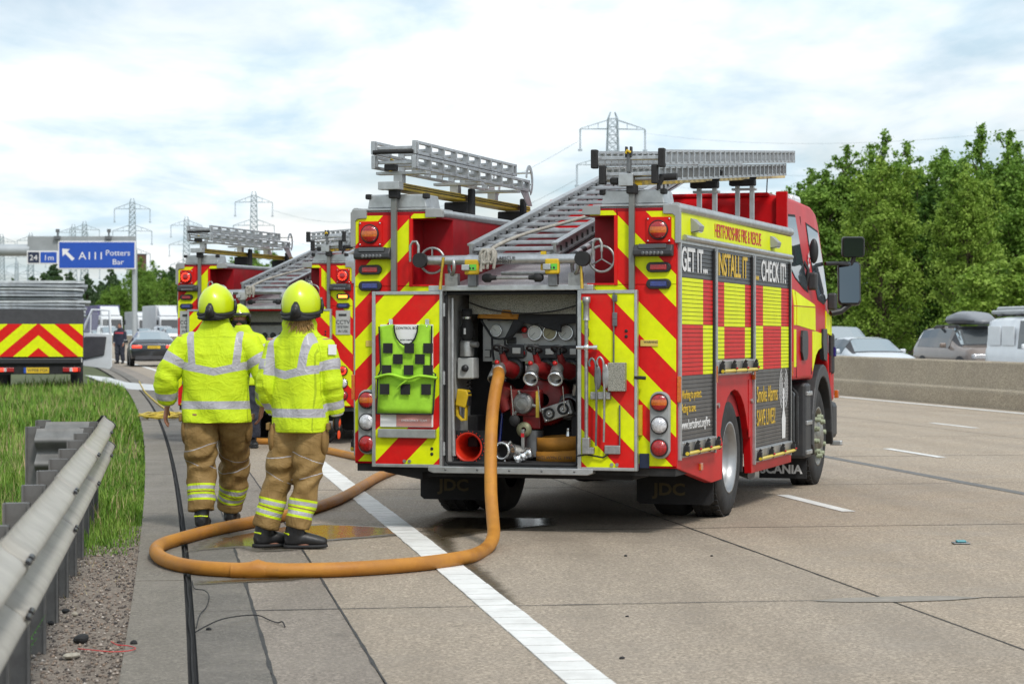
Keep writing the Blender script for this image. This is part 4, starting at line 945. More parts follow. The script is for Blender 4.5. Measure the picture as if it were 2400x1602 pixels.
    P(MB().box(.895, .925, -.075, -.03, z0-.16, z0+.0), 'strap_ratchet', 'steel_dark', .006); P(MB().box(.885, .90, -.08, -.04, z0-.05, z0+.03).box(.92, .935, -.08, -.04, z0-.05, z0+.03), 'ratchet_horn', 'black_plastic', .004); P(MB().tube([(.895, -.085, z0-.02), (.905, -.09, z0+.0), (.93, -.085, z0-.015)], .011, 6), 'ratchet_pawl', 'yellow_paint')
    for v_ in (2.2, 3.75):
        zz = Z(v_)-.06
        for u_ in (.93, 1.06): P(MB().box(u_-.018, u_+.018, v_-.02, v_+.02, 2.41, zz), 'gantry_leg', 'aluminium')
        P(MB().box(.86, 1.09, v_-.05, v_+.05, zz, zz+.06).bar((1.06, v_, zz+.05), (1.10, v_, zz+.15), .03, .06), 'beam_clamp', 'black_rubber', .012)
        P(MB().box(.88, 1.10, v_-.03, v_+.03, zz-.04, zz-.02), 'clamp_plate', 'aluminium', .003)
    # main ladder in the valley, rising over the cab
    t = ladder('main_ladder', 'wide main ladder climbing from the rear deck over the cab '+who, E, -.03, .66, .10, 4.9, 2.16, 3.13, .11, False, None, .30, tiers=[(0, 0, 1, 0), (-.06, -.2, .84, .1)], rail_w=.055)
    tb = MB().tube([(-.66, -.16, -.02), (.60, -.16, -.02)], .036, 16); tb.build('axle_tube', 'ladder_metal', t)
    for x in (-.66, .60): MB().cyl((x, -.17, -.02), (x, -.225, -.02), .056, n=20).build('end_cap', 'black_rubber', t)
    for x, d_ in ((-.60, -1), (.72, 1)):
        w_ = MB().torus((x, -.10, -.02), .095, .010, (0, 1, 0), 28, 8); w_ = w_.build('carriage_wheel', 'cast_metal', t)
        for k in range(3): a = RAD(90+120*k); MB().bar((x, -.10, -.02), (x+.09*math.cos(a), -.10, -.02+.09*math.sin(a)), .02, .008).build('spoke', 'cast_metal', w_)
    for x in (-.72, .70): MB().tube([(x-.02, -.2, -.03), (x-.02, -.2, .09), (x+.0, -.2, .12), (x+.03, -.2, .12), (x+.045, -.2, .09), (x+.045, -.2, .03)], .011, 8).build('carry_handle', 'cast_metal', t)
    for x in (-.30, .33): MB().box(x-.03, x+.03, -.22, .02, -.10, -.055).build('tube_bracket', 'aluminium', t, .006)
    if near:
        text('lettering', 'AS FIRE & RESCUE', .036, 'print_black', t, (-.20, -.197, -.022)); text('lettering', 'EQUIPMENT', .036, 'print_black', t, (-.14, -.196, -.052))
    for x in (-.29, .335):
        o = P(MB().box(x-.055, x+.055, -.10, -.06, 1.92, 2.035), 'ladder_pad', 'yellow_paint' if near else 'white_panel', .012)
        if near:
            MB().box(x-.03, x+.042, -.104, -.0995, 1.952, 1.995).build('sticker', 'sticker_green', o)
            text('lettering', '4', .05, 'print_black', o, (x-.052, -.102, 1.955))
            for dx_ in (-.008, .018): MB().cyl((x+dx_, -.105, 1.966), (x+dx_, -.1045, 1.966), .009, n=10).build('sticker_mark', 'print_black', o)
        P(MB().box(x-.035, x+.035, -.08, -.02, 1.83, 2.06), 'pad_arm', 'steel_dark', .006)
    P(MB().tube([(-.16, -.07, 1.895), (.24, -.07, 1.895)], .012, 8).tube([(-.1, .05, 1.93), (.26, .05, 1.93)], .014, 8), 'tie_bar', 'cast_metal')
    for x in (-.17, .22): P(MB().lathe([(.02, -.04), (.034, -.02), (.034, .02), (.02, .03), (.016, .07)], (x, -.07, 1.895), (1 if x < 0 else -1, 0, 0), 14), 'tie_buffer', 'black_rubber')
    for x in (-.46, .50):
        P(MB().torus((x, -.05, 1.985), .062, .014, (.8, .6, 0), 20, 8).box(x-.05, x+.05, -.06, .0, 1.835, 1.93), 'tube_cradle', 'cast_metal')
        P(MB().tube([(x-.05*math.copysign(1, x)*-1, -.09, 2.05), (x+.06*math.copysign(1, x), -.10, 1.95), (x+.07*math.copysign(1, x), -.11, 1.81)], [.014, .010, .014], 8), 'cradle_lever', 'brass')
    P(MB().box(.235, .275, -.05, -.03, 1.95, 2.09), 'number_plate', 'yellow_paint' if near else 'white_panel')
    if near: text('lettering', '08', .06, 'print_black', root, (.285, -.052, 2.065), (PI/2, PI/2, 0))
    # striped pole lying beside the ladder
    tp = thing('striped_pole', 'black and white striped pole beside the main ladder '+who, 'pole', E.w(.40, .2, 2.06), -E.yaw)
    for k in range(14):
        a, b_ = .12*k, .12*(k+1); MB().cyl((0, a, .19*a), (0, b_, .19*b_), .024, n=10).build('band', 'print_white' if k % 2 else 'print_black', tp)
    # rope tied over the tube and running up the ladder
    rp = thing('rope', 'pale rope knotted on the ladder tube '+who, 'rope', E.w(-.12, -.16, 2.03), -E.yaw)
    path = [(0, -.045, .04), (.05, .0, .10), (.16, .35, .20), (.34, 1.1, .34), (.50, 2.0, .50), (.62, 2.7, .66)]
    MB().tube(spline(path, 6), .014, 8).build('line', 'rope', rp)
    kn = MB(); r2 = random.Random(2)
    for k in range(6):
        a0 = r2.uniform(0, 6); kn.tube(spline([(.03*math.cos(a0+i)+.012*(k-3), -.03-.03*abs(math.sin(i*.7+k)), .02+.05*math.sin(a0+i*1.1)) for i in range(7)], 4), .012, 7)
    for x in (-.05, -.03, .0, .05): kn.tube([(x, -.05, .05), (x+.005, -.06, -.01), (x-.01, -.045, -.07-.02*(x < -.04))], .012, 7)
    kn.build('knot', 'rope', rp)
kit(E1, True); kit(E2, False)

# ------------------------------------------------------------------ pump bay fittings (parts of the engine)
def bay(root, near):
    P = lambda mb, n, m_, bev=0., par=None: mb.build(n, m_, par or root, bev)
    P(MB().box(-.43, .51, .28, .30, 1.63, 1.79), 'mesh_panel', 'mesh_panel')
    pan = P(MB().box(-.36, .51, .40, .42, 1.27, 1.60), 'control_panel', 'white_panel', .004)
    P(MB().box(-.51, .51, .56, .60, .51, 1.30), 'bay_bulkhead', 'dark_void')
    P(MB().box(-.36, .51, .36, .40, 1.590, 1.625), 'panel_shelf', 'black_plastic')
    if not near:
        for k in range(3): P(MB().cyl((-.15+.12*k, .395, 1.45), (-.15+.12*k, .38, 1.45), .04, n=16), 'gauge', 'black_plastic')
        P(MB().box(.1, .45, .385, .398, 1.38, 1.52), 'screen', 'glass_dark'); P(MB().box(-.5, .5, .3, .5, .55, 1.1), 'pump_casing', 'steel_dark', .03)
        P(MB().box(-.52, .52, -.03, .0, 1.78, 1.80), 'deck_light', 'red_film'); return
    for u, r, mt in ((-.246, .042, 'gauge_face'), (.063, .052, 'gauge_face'), (.182, .052, 'gauge_face_tan'), (.308, .052, 'gauge_face')):
        z = 1.504 if u < 0 else 1.488
        gq = P(MB().lathe([(r*1.1, 0), (r*1.12, -.03), (r*.98, -.034), (r*.96, -.022)], (u, .40, z), (0, 1, 0), 28), 'gauge', 'bright_metal')
        MB().lathe([(r*.98, -.024), (.001, -.024)], (u, .40, z), (0, 1, 0), 24).build('dial', mt, gq)
        a = RAD(225 if u > 0 else 140); MB().bar((u, .3745, z), (u+math.cos(a)*r*.75, .3745, z+math.sin(a)*r*.75), .004, .002).build('needle', 'print_black', gq)
        tk = MB()
        for k in range(11):
            a = RAD(-40+k*26); tk.bar((u+math.cos(a)*r*.75, .3748, z+math.sin(a)*r*.75), (u+math.cos(a)*r*.9, .3748, z+math.sin(a)*r*.9), .003, .001)
        tk.build('dial_marks', 'print_black', gq)
    for body, u, z, sz in (('LOW PRESSURE', .02, 1.558, .016), ('HIGH PRESSURE', .26, 1.558, .016), ('PUMP TO RUN', -.03, 1.392, .018), ('CLOSED', .36, 1.46, .015)): text('lettering', body, sz, 'print_black', pan, (u, .398, z))
    text('lettering', 'ENGINE', .016, 'print_red', pan, (-.045, .398, 1.468)); text('lettering', 'STOP', .016, 'print_red', pan, (-.038, .398, 1.452))
    for u, z, r in ((-.022, 1.512, .022), (-.045, 1.335, .030)):
        q = P(MB().lathe([(r*1.3, 0), (r*1.3, -.015), (r, -.02)], (u, .40, z), (0, 1, 0), 16), 'push_button', 'steel_dark'); MB().lathe([(r, -.015), (r*.9, -.032), (.001, -.034)], (u, .40, z), (0, 1, 0), 16).build('button_cap', 'red_dot', q)
    for (a, b_, c, d_) in ((-.13, -.04, 1.485, 1.54), (-.165, -.09, 1.405, 1.455), (.37, .43, 1.43, 1.455), (-.34, -.29, 1.30, 1.36)): P(MB().box(a, b_, .385, .40, c, d_), 'switch_box', 'black_plastic', .004)
    P(MB().box(-.35, -.30, .383, .39, 1.305, 1.355), 'switch_face', 'white_panel')
    # three deliveries: flange, red valve body, handwheel, mouth
    for k, (u, dz) in enumerate(((-.155, 0), (.108, -.006), (.30, -.006))):
        P(MB().box(u-.02, u+.135, .36, .385, 1.295+dz, 1.40+dz), 'gauge_box', 'cab_grey', .012); P(MB().box(u+.045, u+.11, .352, .362, 1.33+dz, 1.375+dz), 'gauge_window', 'gauge_face', .004)
        P(MB().lathe([(.085, 0), (.085, -.02), (.06, -.025)], (u+.05, .36, 1.215+dz), (0, 1, 0), 24), 'flange', 'black_plastic')
        P(MB().box(u-.12, u+.10, .36, .375, 1.14+dz, 1.28+dz), 'flange_plate', 'green_dull', .006)
        P(MB().tube([(u+.055, .35, 1.20+dz), (u+.02, .27, 1.225+dz), (u+.0, .20, 1.215+dz)], [.062, .058, .045], 16).tube([(u+.02, .27, 1.23+dz), (u+.005, .22, 1.335+dz)], [.034, .022], 12), 'valve_body', 'pump_red')
        P(MB().tube([(u+.0, .22, 1.225+dz), (u+.0, .16, 1.215+dz), (u+.005, .10, 1.165+dz)], [.042, .046, .046], 18), 'delivery', 'cast_metal')
        if k: P(MB().lathe([(.055, .02), (.058, -.02), (.050, -.022), (.042, .0), (.042, .06)], (u+.012, .085, 1.155+dz), (.0, .86, .5), 24), 'coupling', 'bright_metal'); P(MB().lathe([(.041, .0), (.001, .0)], (u+.015, .105, 1.168+dz), (0, .86, .5), 18), 'bore', 'dark_void')
        P(MB().torus((u-.0, .21, 1.370+dz), .056, .010, (.05, .45, .9), 24, 8).tube([(u, .21, 1.33+dz), (u, .21, 1.38+dz)], .016, 8), 'handwheel', 'black_plastic')
        hwp = MB()
        for q in range(5):
            a = 2*PI*q/5; x_, y_, _ = frame_of((.05, .45, .9)); c = Vector((u, .21, 1.370+dz)); hwp.tube([c, c+x_*math.cos(a)*.054+y_*math.sin(a)*.054], .006, 5)
        P(hwp, 'wheel_spokes', 'black_plastic'); P(MB().lathe([(.018, 0), (.016, -.02), (.001, -.022)], (u-.01, .15, 1.263+dz), (0, .9, -.3), 8), 'valve_nut', 'red_dot')
        P(MB().box(u-.115, u-.085, .34, .358, 1.175+dz, 1.26+dz), 'gland_plate', 'black_plastic', .004); P(MB().box(u-.105, u-.098, .335, .342, 1.20+dz, 1.245+dz), 'gland_mark', 'print_white')
        ch = []
        for q in range(9): ch.append((u+.05+.012*q/8, .14+.02*q/8, 1.09-.024*q))
        if k != 0: P(MB().tube(ch, .0045, 5), 'chain', 'bright_metal')
        else: P(MB().tube([(x_+.05, y_, z_-.0) for x_, y_, z_ in ch]+[(u+.11, .16, .86)], .0045, 5), 'chain', 'bright_metal')
    # pump casing and blanking cap
    P(MB().lathe([(.05, -.06), (.13, -.055), (.185, -.03), (.20, .02), (.20, .10), (.1, .12)], (.13, .42, .98), (0, 1, 0), 32), 'pump_volute', 'pump_red')
    P(MB().box(-.11, .13, .30, .40, .86, 1.06), 'pump_casing', 'pump_red', .015)
    P(MB().tube([(-.14, .38, 1.08), (-.20, .40, 1.0), (-.15, .40, .90)], .06, 12), 'pump_elbow', 'pump_red')
    P(MB().box(-.02, .12, .33, .42, .76, .87), 'pump_foot', 'pump_red', .01)
    cq = P(MB().lathe([(.078, .03), (.080, -.01), (.07, -.03), (.03, -.036), (.001, -.038)], (.0, .28, .955), (0, 1, 0), 28), 'blank_cap', 'cast_metal')
    for k in range(3): a = RAD(110+120*k); MB().cyl((.07*math.cos(a), .275, .955+.07*math.sin(a)), (.105*math.cos(a), .275, .955+.105*math.sin(a)), .013, n=8).build('cap_lug', 'cast_metal', cq)
    MB().torus((0, .247, .955), .045, .004, (0, 1, 0), 24, 6).build('cap_ring', 'cast_metal', cq)
    P(MB().box(.105, .13, .26, .27, .85, 1.05), 'tag_strip', 'hose_yellow')
    # twin foam valve, lever, pipework
    tv = Matrix.Translation((.27, .30, .90)) @ Matrix.Rotation(RAD(-18), 4, 'Y')
    tw = P(MB().box(-.115, .115, -.05, .03, -.055, .055, 0, tv), 'twin_valve', 'cast_metal', .008)
    for x_ in (-.06, .055):
        c = tv @ Vector((x_, -.052, 0)); MB().lathe([(.044, .0), (.044, -.012), (.030, -.014), (.026, .01)], c, (0, 1, 0), 20).build('valve_port', 'black_rubber', tw); MB().lathe([(.012, .0), (.010, -.012), (.001, -.014)], c, (0, 1, 0), 10).build('port_pin', 'bright_metal', tw)
        for z_ in (-.043, .043): c2 = tv @ Vector((x_*1.6, -.05, z_)); MB().lathe([(.010, 0), (.009, -.01), (.001, -.011)], c2, (0, 1, 0), 8).build('valve_bolt', 'bright_metal', tw)
    P(MB().lathe([(.10, 0), (.10, -.05), (.07, -.06)], (.33, .42, .93), (0, 1, 0), 28), 'foam_housing', 'steel_dark')
    P(MB().cyl((.38, .35, 1.02), (.40, .33, 1.10), .020, n=10), 'pipe_stub', 'cast_metal')
    lv = P(MB().lathe([(.058, .0), (.058, -.02), (.02, -.024)], (-.005, .33, .755), (0, 1, 0), 20), 'lever_plate', 'green_dull'); MB().box(-.018, .008, .28, .305, .56, .76).build('lever_arm', 'cast_metal', lv, .006); MB().box(-.017, .007, .275, .282, .70, .73).build('lever_flash', 'print_red', lv)
    P(MB().tube([(.05, .40, .55), (.05, .40, .75)], .075, 14), 'sump', 'steel_dark')
    iq = P(MB().lathe([(.072, .10), (.072, .0), (.060, -.01), (.052, .0), (.050, .08)], (-.135, .16, .60), (.18, 1, 0), 26), 'suction_inlet', 'bright_metal')
    MB().lathe([(.051, .06), (.001, .06)], (-.135, .16, .60), (.18, 1, 0), 20).build('bore', 'dark_void', iq)
    for a in (45, 165, 285): MB().cyl((-.135+.07*math.cos(RAD(a)), .18, .60+.07*math.sin(RAD(a))), (-.135+.10*math.cos(RAD(a)), .18, .60+.10*math.sin(RAD(a))), .011, n=8).build('inlet_lug', 'bright_metal', iq)
    P(MB().tube([(-.12, .26, .60), (.0, .34, .56)], .06, 14), 'inlet_pipe', 'cast_metal')
    for k, (x_, c_) in enumerate(((-.30, 'bag_black'), (-.27, 'green_dull'), (-.21, 'lens_blue'))): P(MB().tube([(x_+.03, .45, 1.28), (x_, .46, 1.0), (x_-.03, .44, .62)], .012, 6), 'cable', c_)
    P(MB().tube(spline([(-.42, .24, 1.72), (-.25, .24, 1.665), (.0, .24, 1.635), (.25, .24, 1.65), (.50, .22, 1.71)], 6), .006, 6), 'cable', 'black_rubber')
    # left lining: nozzle bracket, control box, coiled lead
    P(MB().tube([(-.50, .12, .56), (-.505, .1, 1.0), (-.505, .1, 1.75)], .018, 6), 'grab_rail', 'aluminium')
    cb_ = P(MB().box(-.50, -.37, .20, .34, 1.14, 1.30), 'control_box', 'white_panel', .01); MB().lathe([(.028, 0), (.024, -.025), (.001, -.027)], (-.435, .20, 1.22), (0, 1, 0), 14).build('knob', 'black_plastic', cb_)
    co = [(-.43+.018*math.cos(k*.9), .28+.018*math.sin(k*.9), 1.13-.0045*k) for k in range(40)]; P(MB().tube(co, .005, 5), 'coiled_lead', 'black_rubber')
    # left door fittings
    bd = P(MB().box(-1.02, -.60, -.074, -.062, .78, 1.55), 'control_board', 'print_white', .002); text('lettering', 'CONTROL BOARD', .026, 'print_black', bd, (-.895, -.0755, 1.515)); text('lettering', 'ENTRY CONTROL OFFICER', .014, 'print_black', bd, (-.86, -.0755, 1.43))
    text('lettering', 'LOCATION', .014, 'print_black', bd, (-.86, -.0755, 1.40))
    tk = MB()
    for k in range(9): a = RAD(120+k*14); tk.cbox((-.66+.085*math.cos(a), -.0755, 1.42+.085*math.sin(a)), (.010, .002, .010))
    tk.build('dial_marks', 'print_black', bd)
    MB().box(-.89, -.61, -.0765, -.073, .785, .875).build('log_sheet', 'pink_sheet', bd); text('lettering', 'EMERGENCY TEAM', .024, 'print_white', bd, (-.85, -.0775, .822))
    P(MB().box(-1.03, -.575, -.10, -.062, .70, .765), 'board_shelf', 'aluminium', .004)
    for x_ in (-.93, -.64): P(MB().box(x_-.015, x_+.015, -.09, -.062, 1.545, 1.59).tube([(x_-.012, -.085, 1.56), (x_, -.092, 1.53), (x_+.012, -.085, 1.56)], .006, 6), 'clip', 'bright_metal', .003)
    # right door fittings
    P(MB().tube([(.80, -.075, 1.78), (.80, -.075, 1.20)], .006, 6), 'latch_rod', 'steel_dark')
    for zz in (1.74, 1.61, 1.56): P(MB().box(.79, .825, -.082, -.06, zz-.025, zz+.025), 'rod_guide', 'steel_dark', .004)
    P(MB().tube([(.845, -.075, .96), (.845, -.075, .62)], .006, 6), 'latch_rod', 'steel_dark')
    P(MB().box(.73, .85, -.085, -.06, .60, .665), 'latch_box', 'cast_metal', .006)
    P(MB().tube([(.52, -.08, .585), (.60, -.082, .595), (.72, -.08, .575), (.76, -.075, .60)], .007, 6), 'door_stay', 'black_rubber')
    P(MB().box(.63, .78, -.105, -.06, 1.0, 1.055), 'tool_clip', 'cast_metal', .006)
    P(MB().box(.765, .895, -.12, -.06, 1.06, 1.27), 'mesh_box', 'mesh_panel', .006)
    P(MB().box(.585, .61, -.10, -.06, 1.46, 1.52), 'bar_clip', 'black_rubber', .004)
bay(eng1, True); bay(eng2, False)
# ------------------------------------------------------------------ loose kit in and on the near engine (things of their own)
rz = -E1.yaw
# hi-vis tabard on the left door
vt = thing('tabard', 'green chequered tabard hung on the open left rear door', 'tabard', E1.w(-.80, -.085, .88), rz)
def tabard_panel(poly, y, name, mt, par, wav=.012, thick=.004, seed=0):
    me = MB().add([(x, y, z) for x, z in poly], [list(range(len(poly)))]).mesh(name, mt)
    bm = bmesh.new(); bm.from_mesh(me); bmesh.ops.triangulate(bm, faces=bm.faces[:]); bmesh.ops.subdivide_edges(bm, edges=bm.edges[:], cuts=5, use_grid_fill=True)
    for v in bm.verts: v.co.y += wav*noise.noise((v.co.x*9+seed, v.co.z*3.5, seed))-.006*abs(math.sin(v.co.x*14))
    for f in bm.faces: f.smooth = True
    bm.to_mesh(me); bm.free(); o = obj(name, me, par); s_ = o.modifiers.new('s', 'SOLIDIFY'); s_.thickness = thick; return o
neck = [(.095*math.cos(a), .665-.15*abs(math.sin(a))) for a in [RAD(x) for x in range(180, -1, -20)]]
body = [(-.235, .0), (.215, .0), (.235, .30), (.200, .32), (.205, .66), (.115, .675)]+[(x, z) for x, z in neck[::-1]]+[(-.115, .672), (-.215, .655), (-.20, .33), (-.225, .28)]
tabard_panel(body, -.012, 'front', 'hi_vis_green', vt, .016)
edge = MB()
for seq in (neck, [(-.235, .0), (.215, .0)], [(-.215, .655), (-.20, .33), (-.225, .28), (-.235, .0)], [(.205, .66), (.20, .32), (.235, .30), (.215, .0)]): edge.tube([(x, -.030, z) for x, z in seq], .006, 6)
edge.build('binding', 'cloth_black', vt)
for r_, row in enumerate(((-.18, -.01, .14), (-.10, .075), (-.19, -.015, .14))):
    for x in row: MB().box(x, x+.075, -.036, -.030, .455-r_*.082, .53-r_*.082).build('check', 'cloth_black', vt)
for x in (-.205, -.04, .125): MB().box(x, x+.075, -.038, -.032, .145, .225).build('check', 'cloth_black', vt)
MB().tube(spline([(-.24, -.03, .27), (-.12, -.045, .295), (.02, -.05, .265), (.12, -.05, .285), (.25, -.035, .27)], 5), .022, 8, flat=.5).tube(spline([(.03, -.05, .26), (-.03, -.06, .22), (-.06, -.055, .19)], 4), .014, 6, flat=.5).build('waist_tie', 'hi_vis_green', vt)
# traffic cones lying on their side, base towards the camera
cn = thing('traffic_cone', 'red traffic cone lying in the pump bay, black base outwards', 'cone', E1.w(-.395, .16, .50), rz)
cc = (0, 0, .125)
sqr = [(-.145, -.0), (.135, -.0), (.135, .255), (-.145, .255)]
bsm = MB()
n = 32; ring = [(.108*math.cos(2*PI*k/n), .125+.108*math.sin(2*PI*k/n)) for k in range(n)]
outr = []
for k in range(n):
    a = 2*PI*k/n; c_, s_ = math.cos(a), math.sin(a); f_ = .135/max(abs(c_), abs(s_)); outr.append((f_*c_, .125+f_*s_*.92))
vs = [(x, y_, z) for y_ in (0, .04) for ring_ in (outr, ring) for x, z in ring_]
bsm.add(vs, [[k, (k+1) % n, n+(k+1) % n, n+k] for k in range(n)]+[[2*n+k, 3*n+k, 3*n+(k+1) % n, 2*n+(k+1) % n] for k in range(n)]+[[k, 2*n+k, 2*n+(k+1) % n, (k+1) % n] for k in range(n)])
for k in range(9):
    x = -.12+.03*k; bsm.box(x-.003, x+.003, -.008, .0, .01, .02).box(x-.003, x+.003, -.008, .0, .235, .245)
bsm.build('base', 'black_rubber', cn)
MB().lathe([(.112, -.014), (.104, -.016), (.094, .0), (.080, .14), (.060, .30), (.03, .42), (.001, .42)], cc, (0, 1, 0), 36).build('cone_body', 'cone_red', cn)
for k in range(24): a = 2*PI*k/24; MB().ell((.126*math.cos(a), -.004, .125+.119*math.sin(a)), (.005, .004, .005), 6, 4).build('rivet', 'cone_red', cn)
# rolled flat hose
co = thing('rolled_hose', 'flat orange fire hose rolled up on the pump bay floor', 'hose', E1.w(.27, .20, .504), rz)
for z0_, w_, s0 in ((.0, 1.0, 0), (.105, .95, 1.2)):
    mb = MB(); vs = []; K = 90
    for k in range(K+1):
        a = s0+k/K*2*PI*2.6; rr = .205-.022*k/K*2.6; x, y_ = rr*math.cos(a)*w_, .17+rr*math.sin(a)*.62
        tilt = .012*math.sin(a+1)
        for th in (0, .010):
            r3 = (rr-th)/rr; vs += [(x*r3, .17+(y_-.17)*r3, z0_+tilt), (x*r3, .17+(y_-.17)*r3, z0_+.10+tilt)]
    mb.add(vs, [[4*k, 4*k+4, 4*k+5, 4*k+1] for k in range(K)]+[[4*k+2, 4*k+3, 4*k+7, 4*k+6] for k in range(K)]+[[4*k+1, 4*k+5, 4*k+7, 4*k+3] for k in range(K)]+[[4*k, 4*k+2, 4*k+6, 4*k+4] for k in range(K)], 0, True)
    mb.build('coil', 'leather_orange', co)
text('lettering', 'WELWYN G. 1991', .035, 'print_black', co, (-.15, .036, .035))
MB().lathe([(.025, 0), (.02, .02), (.014, .05), (.02, .06), (.001, .06)], (.06, .17, .205), (0, 0, 1), 14).build('end_fitting', 'bright_metal', co)
# hose coupling lying beside it
cp = thing('hose_coupling', 'ribbed steel hose coupling lying beside the rolled hose', 'coupling', E1.w(.03, .13, .555), rz)
MB().lathe([(.036, -.05), (.040, -.045), (.040, -.02), (.033, -.015), (.033, .0), (.039, .005), (.039, .02), (.034, .025), (.034, .05), (.041, .055), (.041, .09), (.03, .09)], (0, 0, 0), (.85, .25, .45), 22).build('barrel', 'bright_metal', cp)
MB().lathe([(.034, -.05), (.030, .02), (.001, .02)], (0, 0, 0), (.85, .25, .45), 18).build('bore', 'dark_void', cp)
for a in (0, 2, 4): MB().ell((.07*.85+.0*a, .07*.25-.03*math.cos(a), .07*.45+.03*math.sin(a)), (.012, .012, .012), 8, 6).build('lug', 'bright_metal', cp)
# yellow hand lamp on the left lining
tl = thing('hand_lamp', 'yellow pistol grip hand lamp clipped left inside the pump bay', 'lamp', E1.w(-.445, .16, .84), rz)
MB().prism([(-.045, .10), (.035, .08), (.06, .18), (.045, .215), (-.03, .225)], 'xz', -.04, .05).build('head', 'yellow_paint', tl, .008)
MB().prism([(-.05, .10), (-.03, .10), (-.025, .03), (.0, .0), (.02, .0), (.025, .09), (.04, .09), (.035, -.015), (-.005, -.02), (-.045, .02)], 'xz', -.02, .02).build('grip', 'yellow_paint', tl, .004)
MB().box(.046, .058, -.03, .04, .10, .20).build('lens', 'black_plastic', tl)
# black branch nozzle upright on the left
nz = thing('branch_nozzle', 'black branch nozzle standing upright on a steel connector', 'nozzle', E1.w(-.435, .24, 1.31), rz)
MB().lathe([(.055, 0), (.055, .10), (.048, .12), (.001, .12)], (0, 0, 0), (0, 0, 1), 20).cyl((.03, -.02, .09), (.10, -.04, .09), .022, n=12).build('connector', 'cast_metal', nz)
MB().lathe([(.035, .12), (.050, .15), (.052, .22), (.038, .25), (.034, .30), (.040, .31), (.040, .36), (.001, .36)], (0, 0, 0), (0, 0, 1), 18).build('barrel', 'black_rubber', nz)
MB().lathe([(.035, .28), (.036, .30)], (0, 0, 0), (0, 0, 1), 18).build('collar', 'bright_metal', nz); MB().cbox((0, -.052, .19), (.016, .006, .045)).build('mark', 'print_white', nz)
# black jacket / straps and folded glove on the shelf
bg_ = thing('strap_bag', 'black bag and straps draped over the pump panel', 'bag', E1.w(.05, .33, 1.28), rz)
def cloth(poly, y, par, name, mt, seed): return tabard_panel(poly, y, name, mt, par, .02, .006, seed)
cloth([(-.40, .36), (.46, .36), (.46, .29), (.24, .27), (.24, .21), (.12, .24), (.06, .27), (-.05, .28), (-.16, .16), (-.22, .15), (-.14, .30), (-.34, .30)], -.005, bg_, 'flap', 'bag_black', 3)
MB().tube(spline([(-.40, -.0, .30), (-.34, -.01, .22), (-.30, -.01, .17), (-.22, -.01, .165), (-.14, -.01, .20), (-.06, -.01, .29)], 5), .016, 6, flat=.5).tube(spline([(-.31, -.01, .17), (-.31, -.0, .08), (-.30, .0, .0)], 4), .016, 6, flat=.5).tube(spline([(-.21, -.0, .15), (-.215, .01, .05), (-.23, .03, -.05)], 4), .013, 6, flat=.5).build('strap', 'bag_black', bg_)
gl_ = thing('folded_glove', 'yellow brown folded gloves on the shelf over the pump panel', 'gloves', E1.w(-.20, .30, 1.62), rz)
cloth([(-.17, -.02), (.15, -.03), (.16, .02), (.05, .03), (-.16, .025)], 0, gl_, 'fold', 'leather_orange', 5); cloth([(-.10, .0), (.12, -.01), (.10, .04), (-.08, .045)], -.015, gl_, 'fold', 'leather_orange', 8)
# blank cap hanging on its chain
hc = thing('hanging_cap', 'round black blanking cap hanging on a chain below the delivery', 'cap', E1.w(-.035, .16, .83), rz)
MB().lathe([(.04, .02), (.043, .0), (.036, -.015), (.001, -.016)], (0, 0, 0), (.2, 1, .1), 20).build('disc', 'black_rubber', hc)
# tools on the right door
kb = thing('hydrant_key', 'long steel hydrant key clipped upright to the right rear door', 'key', E1.w(.60, -.10, .60), rz)
MB().tube([(0, 0, .10), (0, 0, 1.0)], .014, 10).lathe([(.028, .98), (.022, 1.0), (.022, 1.10), (.03, 1.11), (.03, 1.15), (.001, 1.15)], (0, 0, 0), (0, 0, 1), 14).build('shaft', 'cast_metal', kb)
MB().cyl((-.075, 0, .78), (.075, 0, .78), .014, n=10).ell((0, 0, .78), (.026, .022, .024), 12, 8).cyl((.055, 0, .78), (.085, 0, .78), .02, n=10).build('cross_handle', 'bright_metal', kb)
MB().box(-.028, .028, -.025, .025, .0, .12).box(.02, .06, -.02, .02, .0, .05).build('socket', 'cast_metal', kb, .006)
for nm, lab, x, h, mt, dark in (('crowbar', 'black crowbar hooked in the clip on the right rear door', .675, .64, 'steel_dark', 0), ('bolt_lever', 'pale steel lever hooked beside the crowbar on right door', .735, .62, 'cast_metal', 1)):
    o = thing(nm, lab, 'tool', E1.w(x, -.115, .66+.03*dark), rz)
    MB().tube(spline([(0, 0, 0), (.005, 0, .3), (.0, 0, h-.10), (-.005, 0, h-.03), (-.03, 0, h), (-.05, 0, h-.03), (-.045, 0, h-.06)], 5), .012, 8, flat=.7).build('bar', mt, o); MB().ell((.015, 0, h-.14), (.028, .012, .09), 10, 8).build('blade', mt, o)
# ------------------------------------------------------------------ hoses on the ground
def hp(px, py, z=.046): return ground(px, py, z)
path = [E1.w(-.150, .13, 1.195), at(1168, 884, 17.10), at(1162, 912, 17.0), at(1155, 960, 16.86), at(1151, 1020, 16.72), at(1150, 1090, 16.60), at(1151, 1160, 16.45), at(1155, 1215, 16.28), at(1157, 1248, 16.05), at(1150, 1272, 15.75), at(1130, 1291, 15.42)]
path += [hp(x, y) for x, y in ((1095, 1304), (1013, 1317), (920, 1326), (809, 1333), (700, 1336), (604, 1336), (510, 1333), (434, 1325), (386, 1311), (366, 1293), (376, 1277), (421, 1262), (500, 1241), (603, 1220), (680, 1204), (745, 1187), (800, 1166), (850, 1138), (890, 1115), (940, 1096), (1010, 1080))]
hs = thing('delivery_hose', 'thick charged orange hose looping from pump outlet across the road', 'hose', path[8])
hs.location = (0, 0, 0)
sp_ = spline(path, 7)
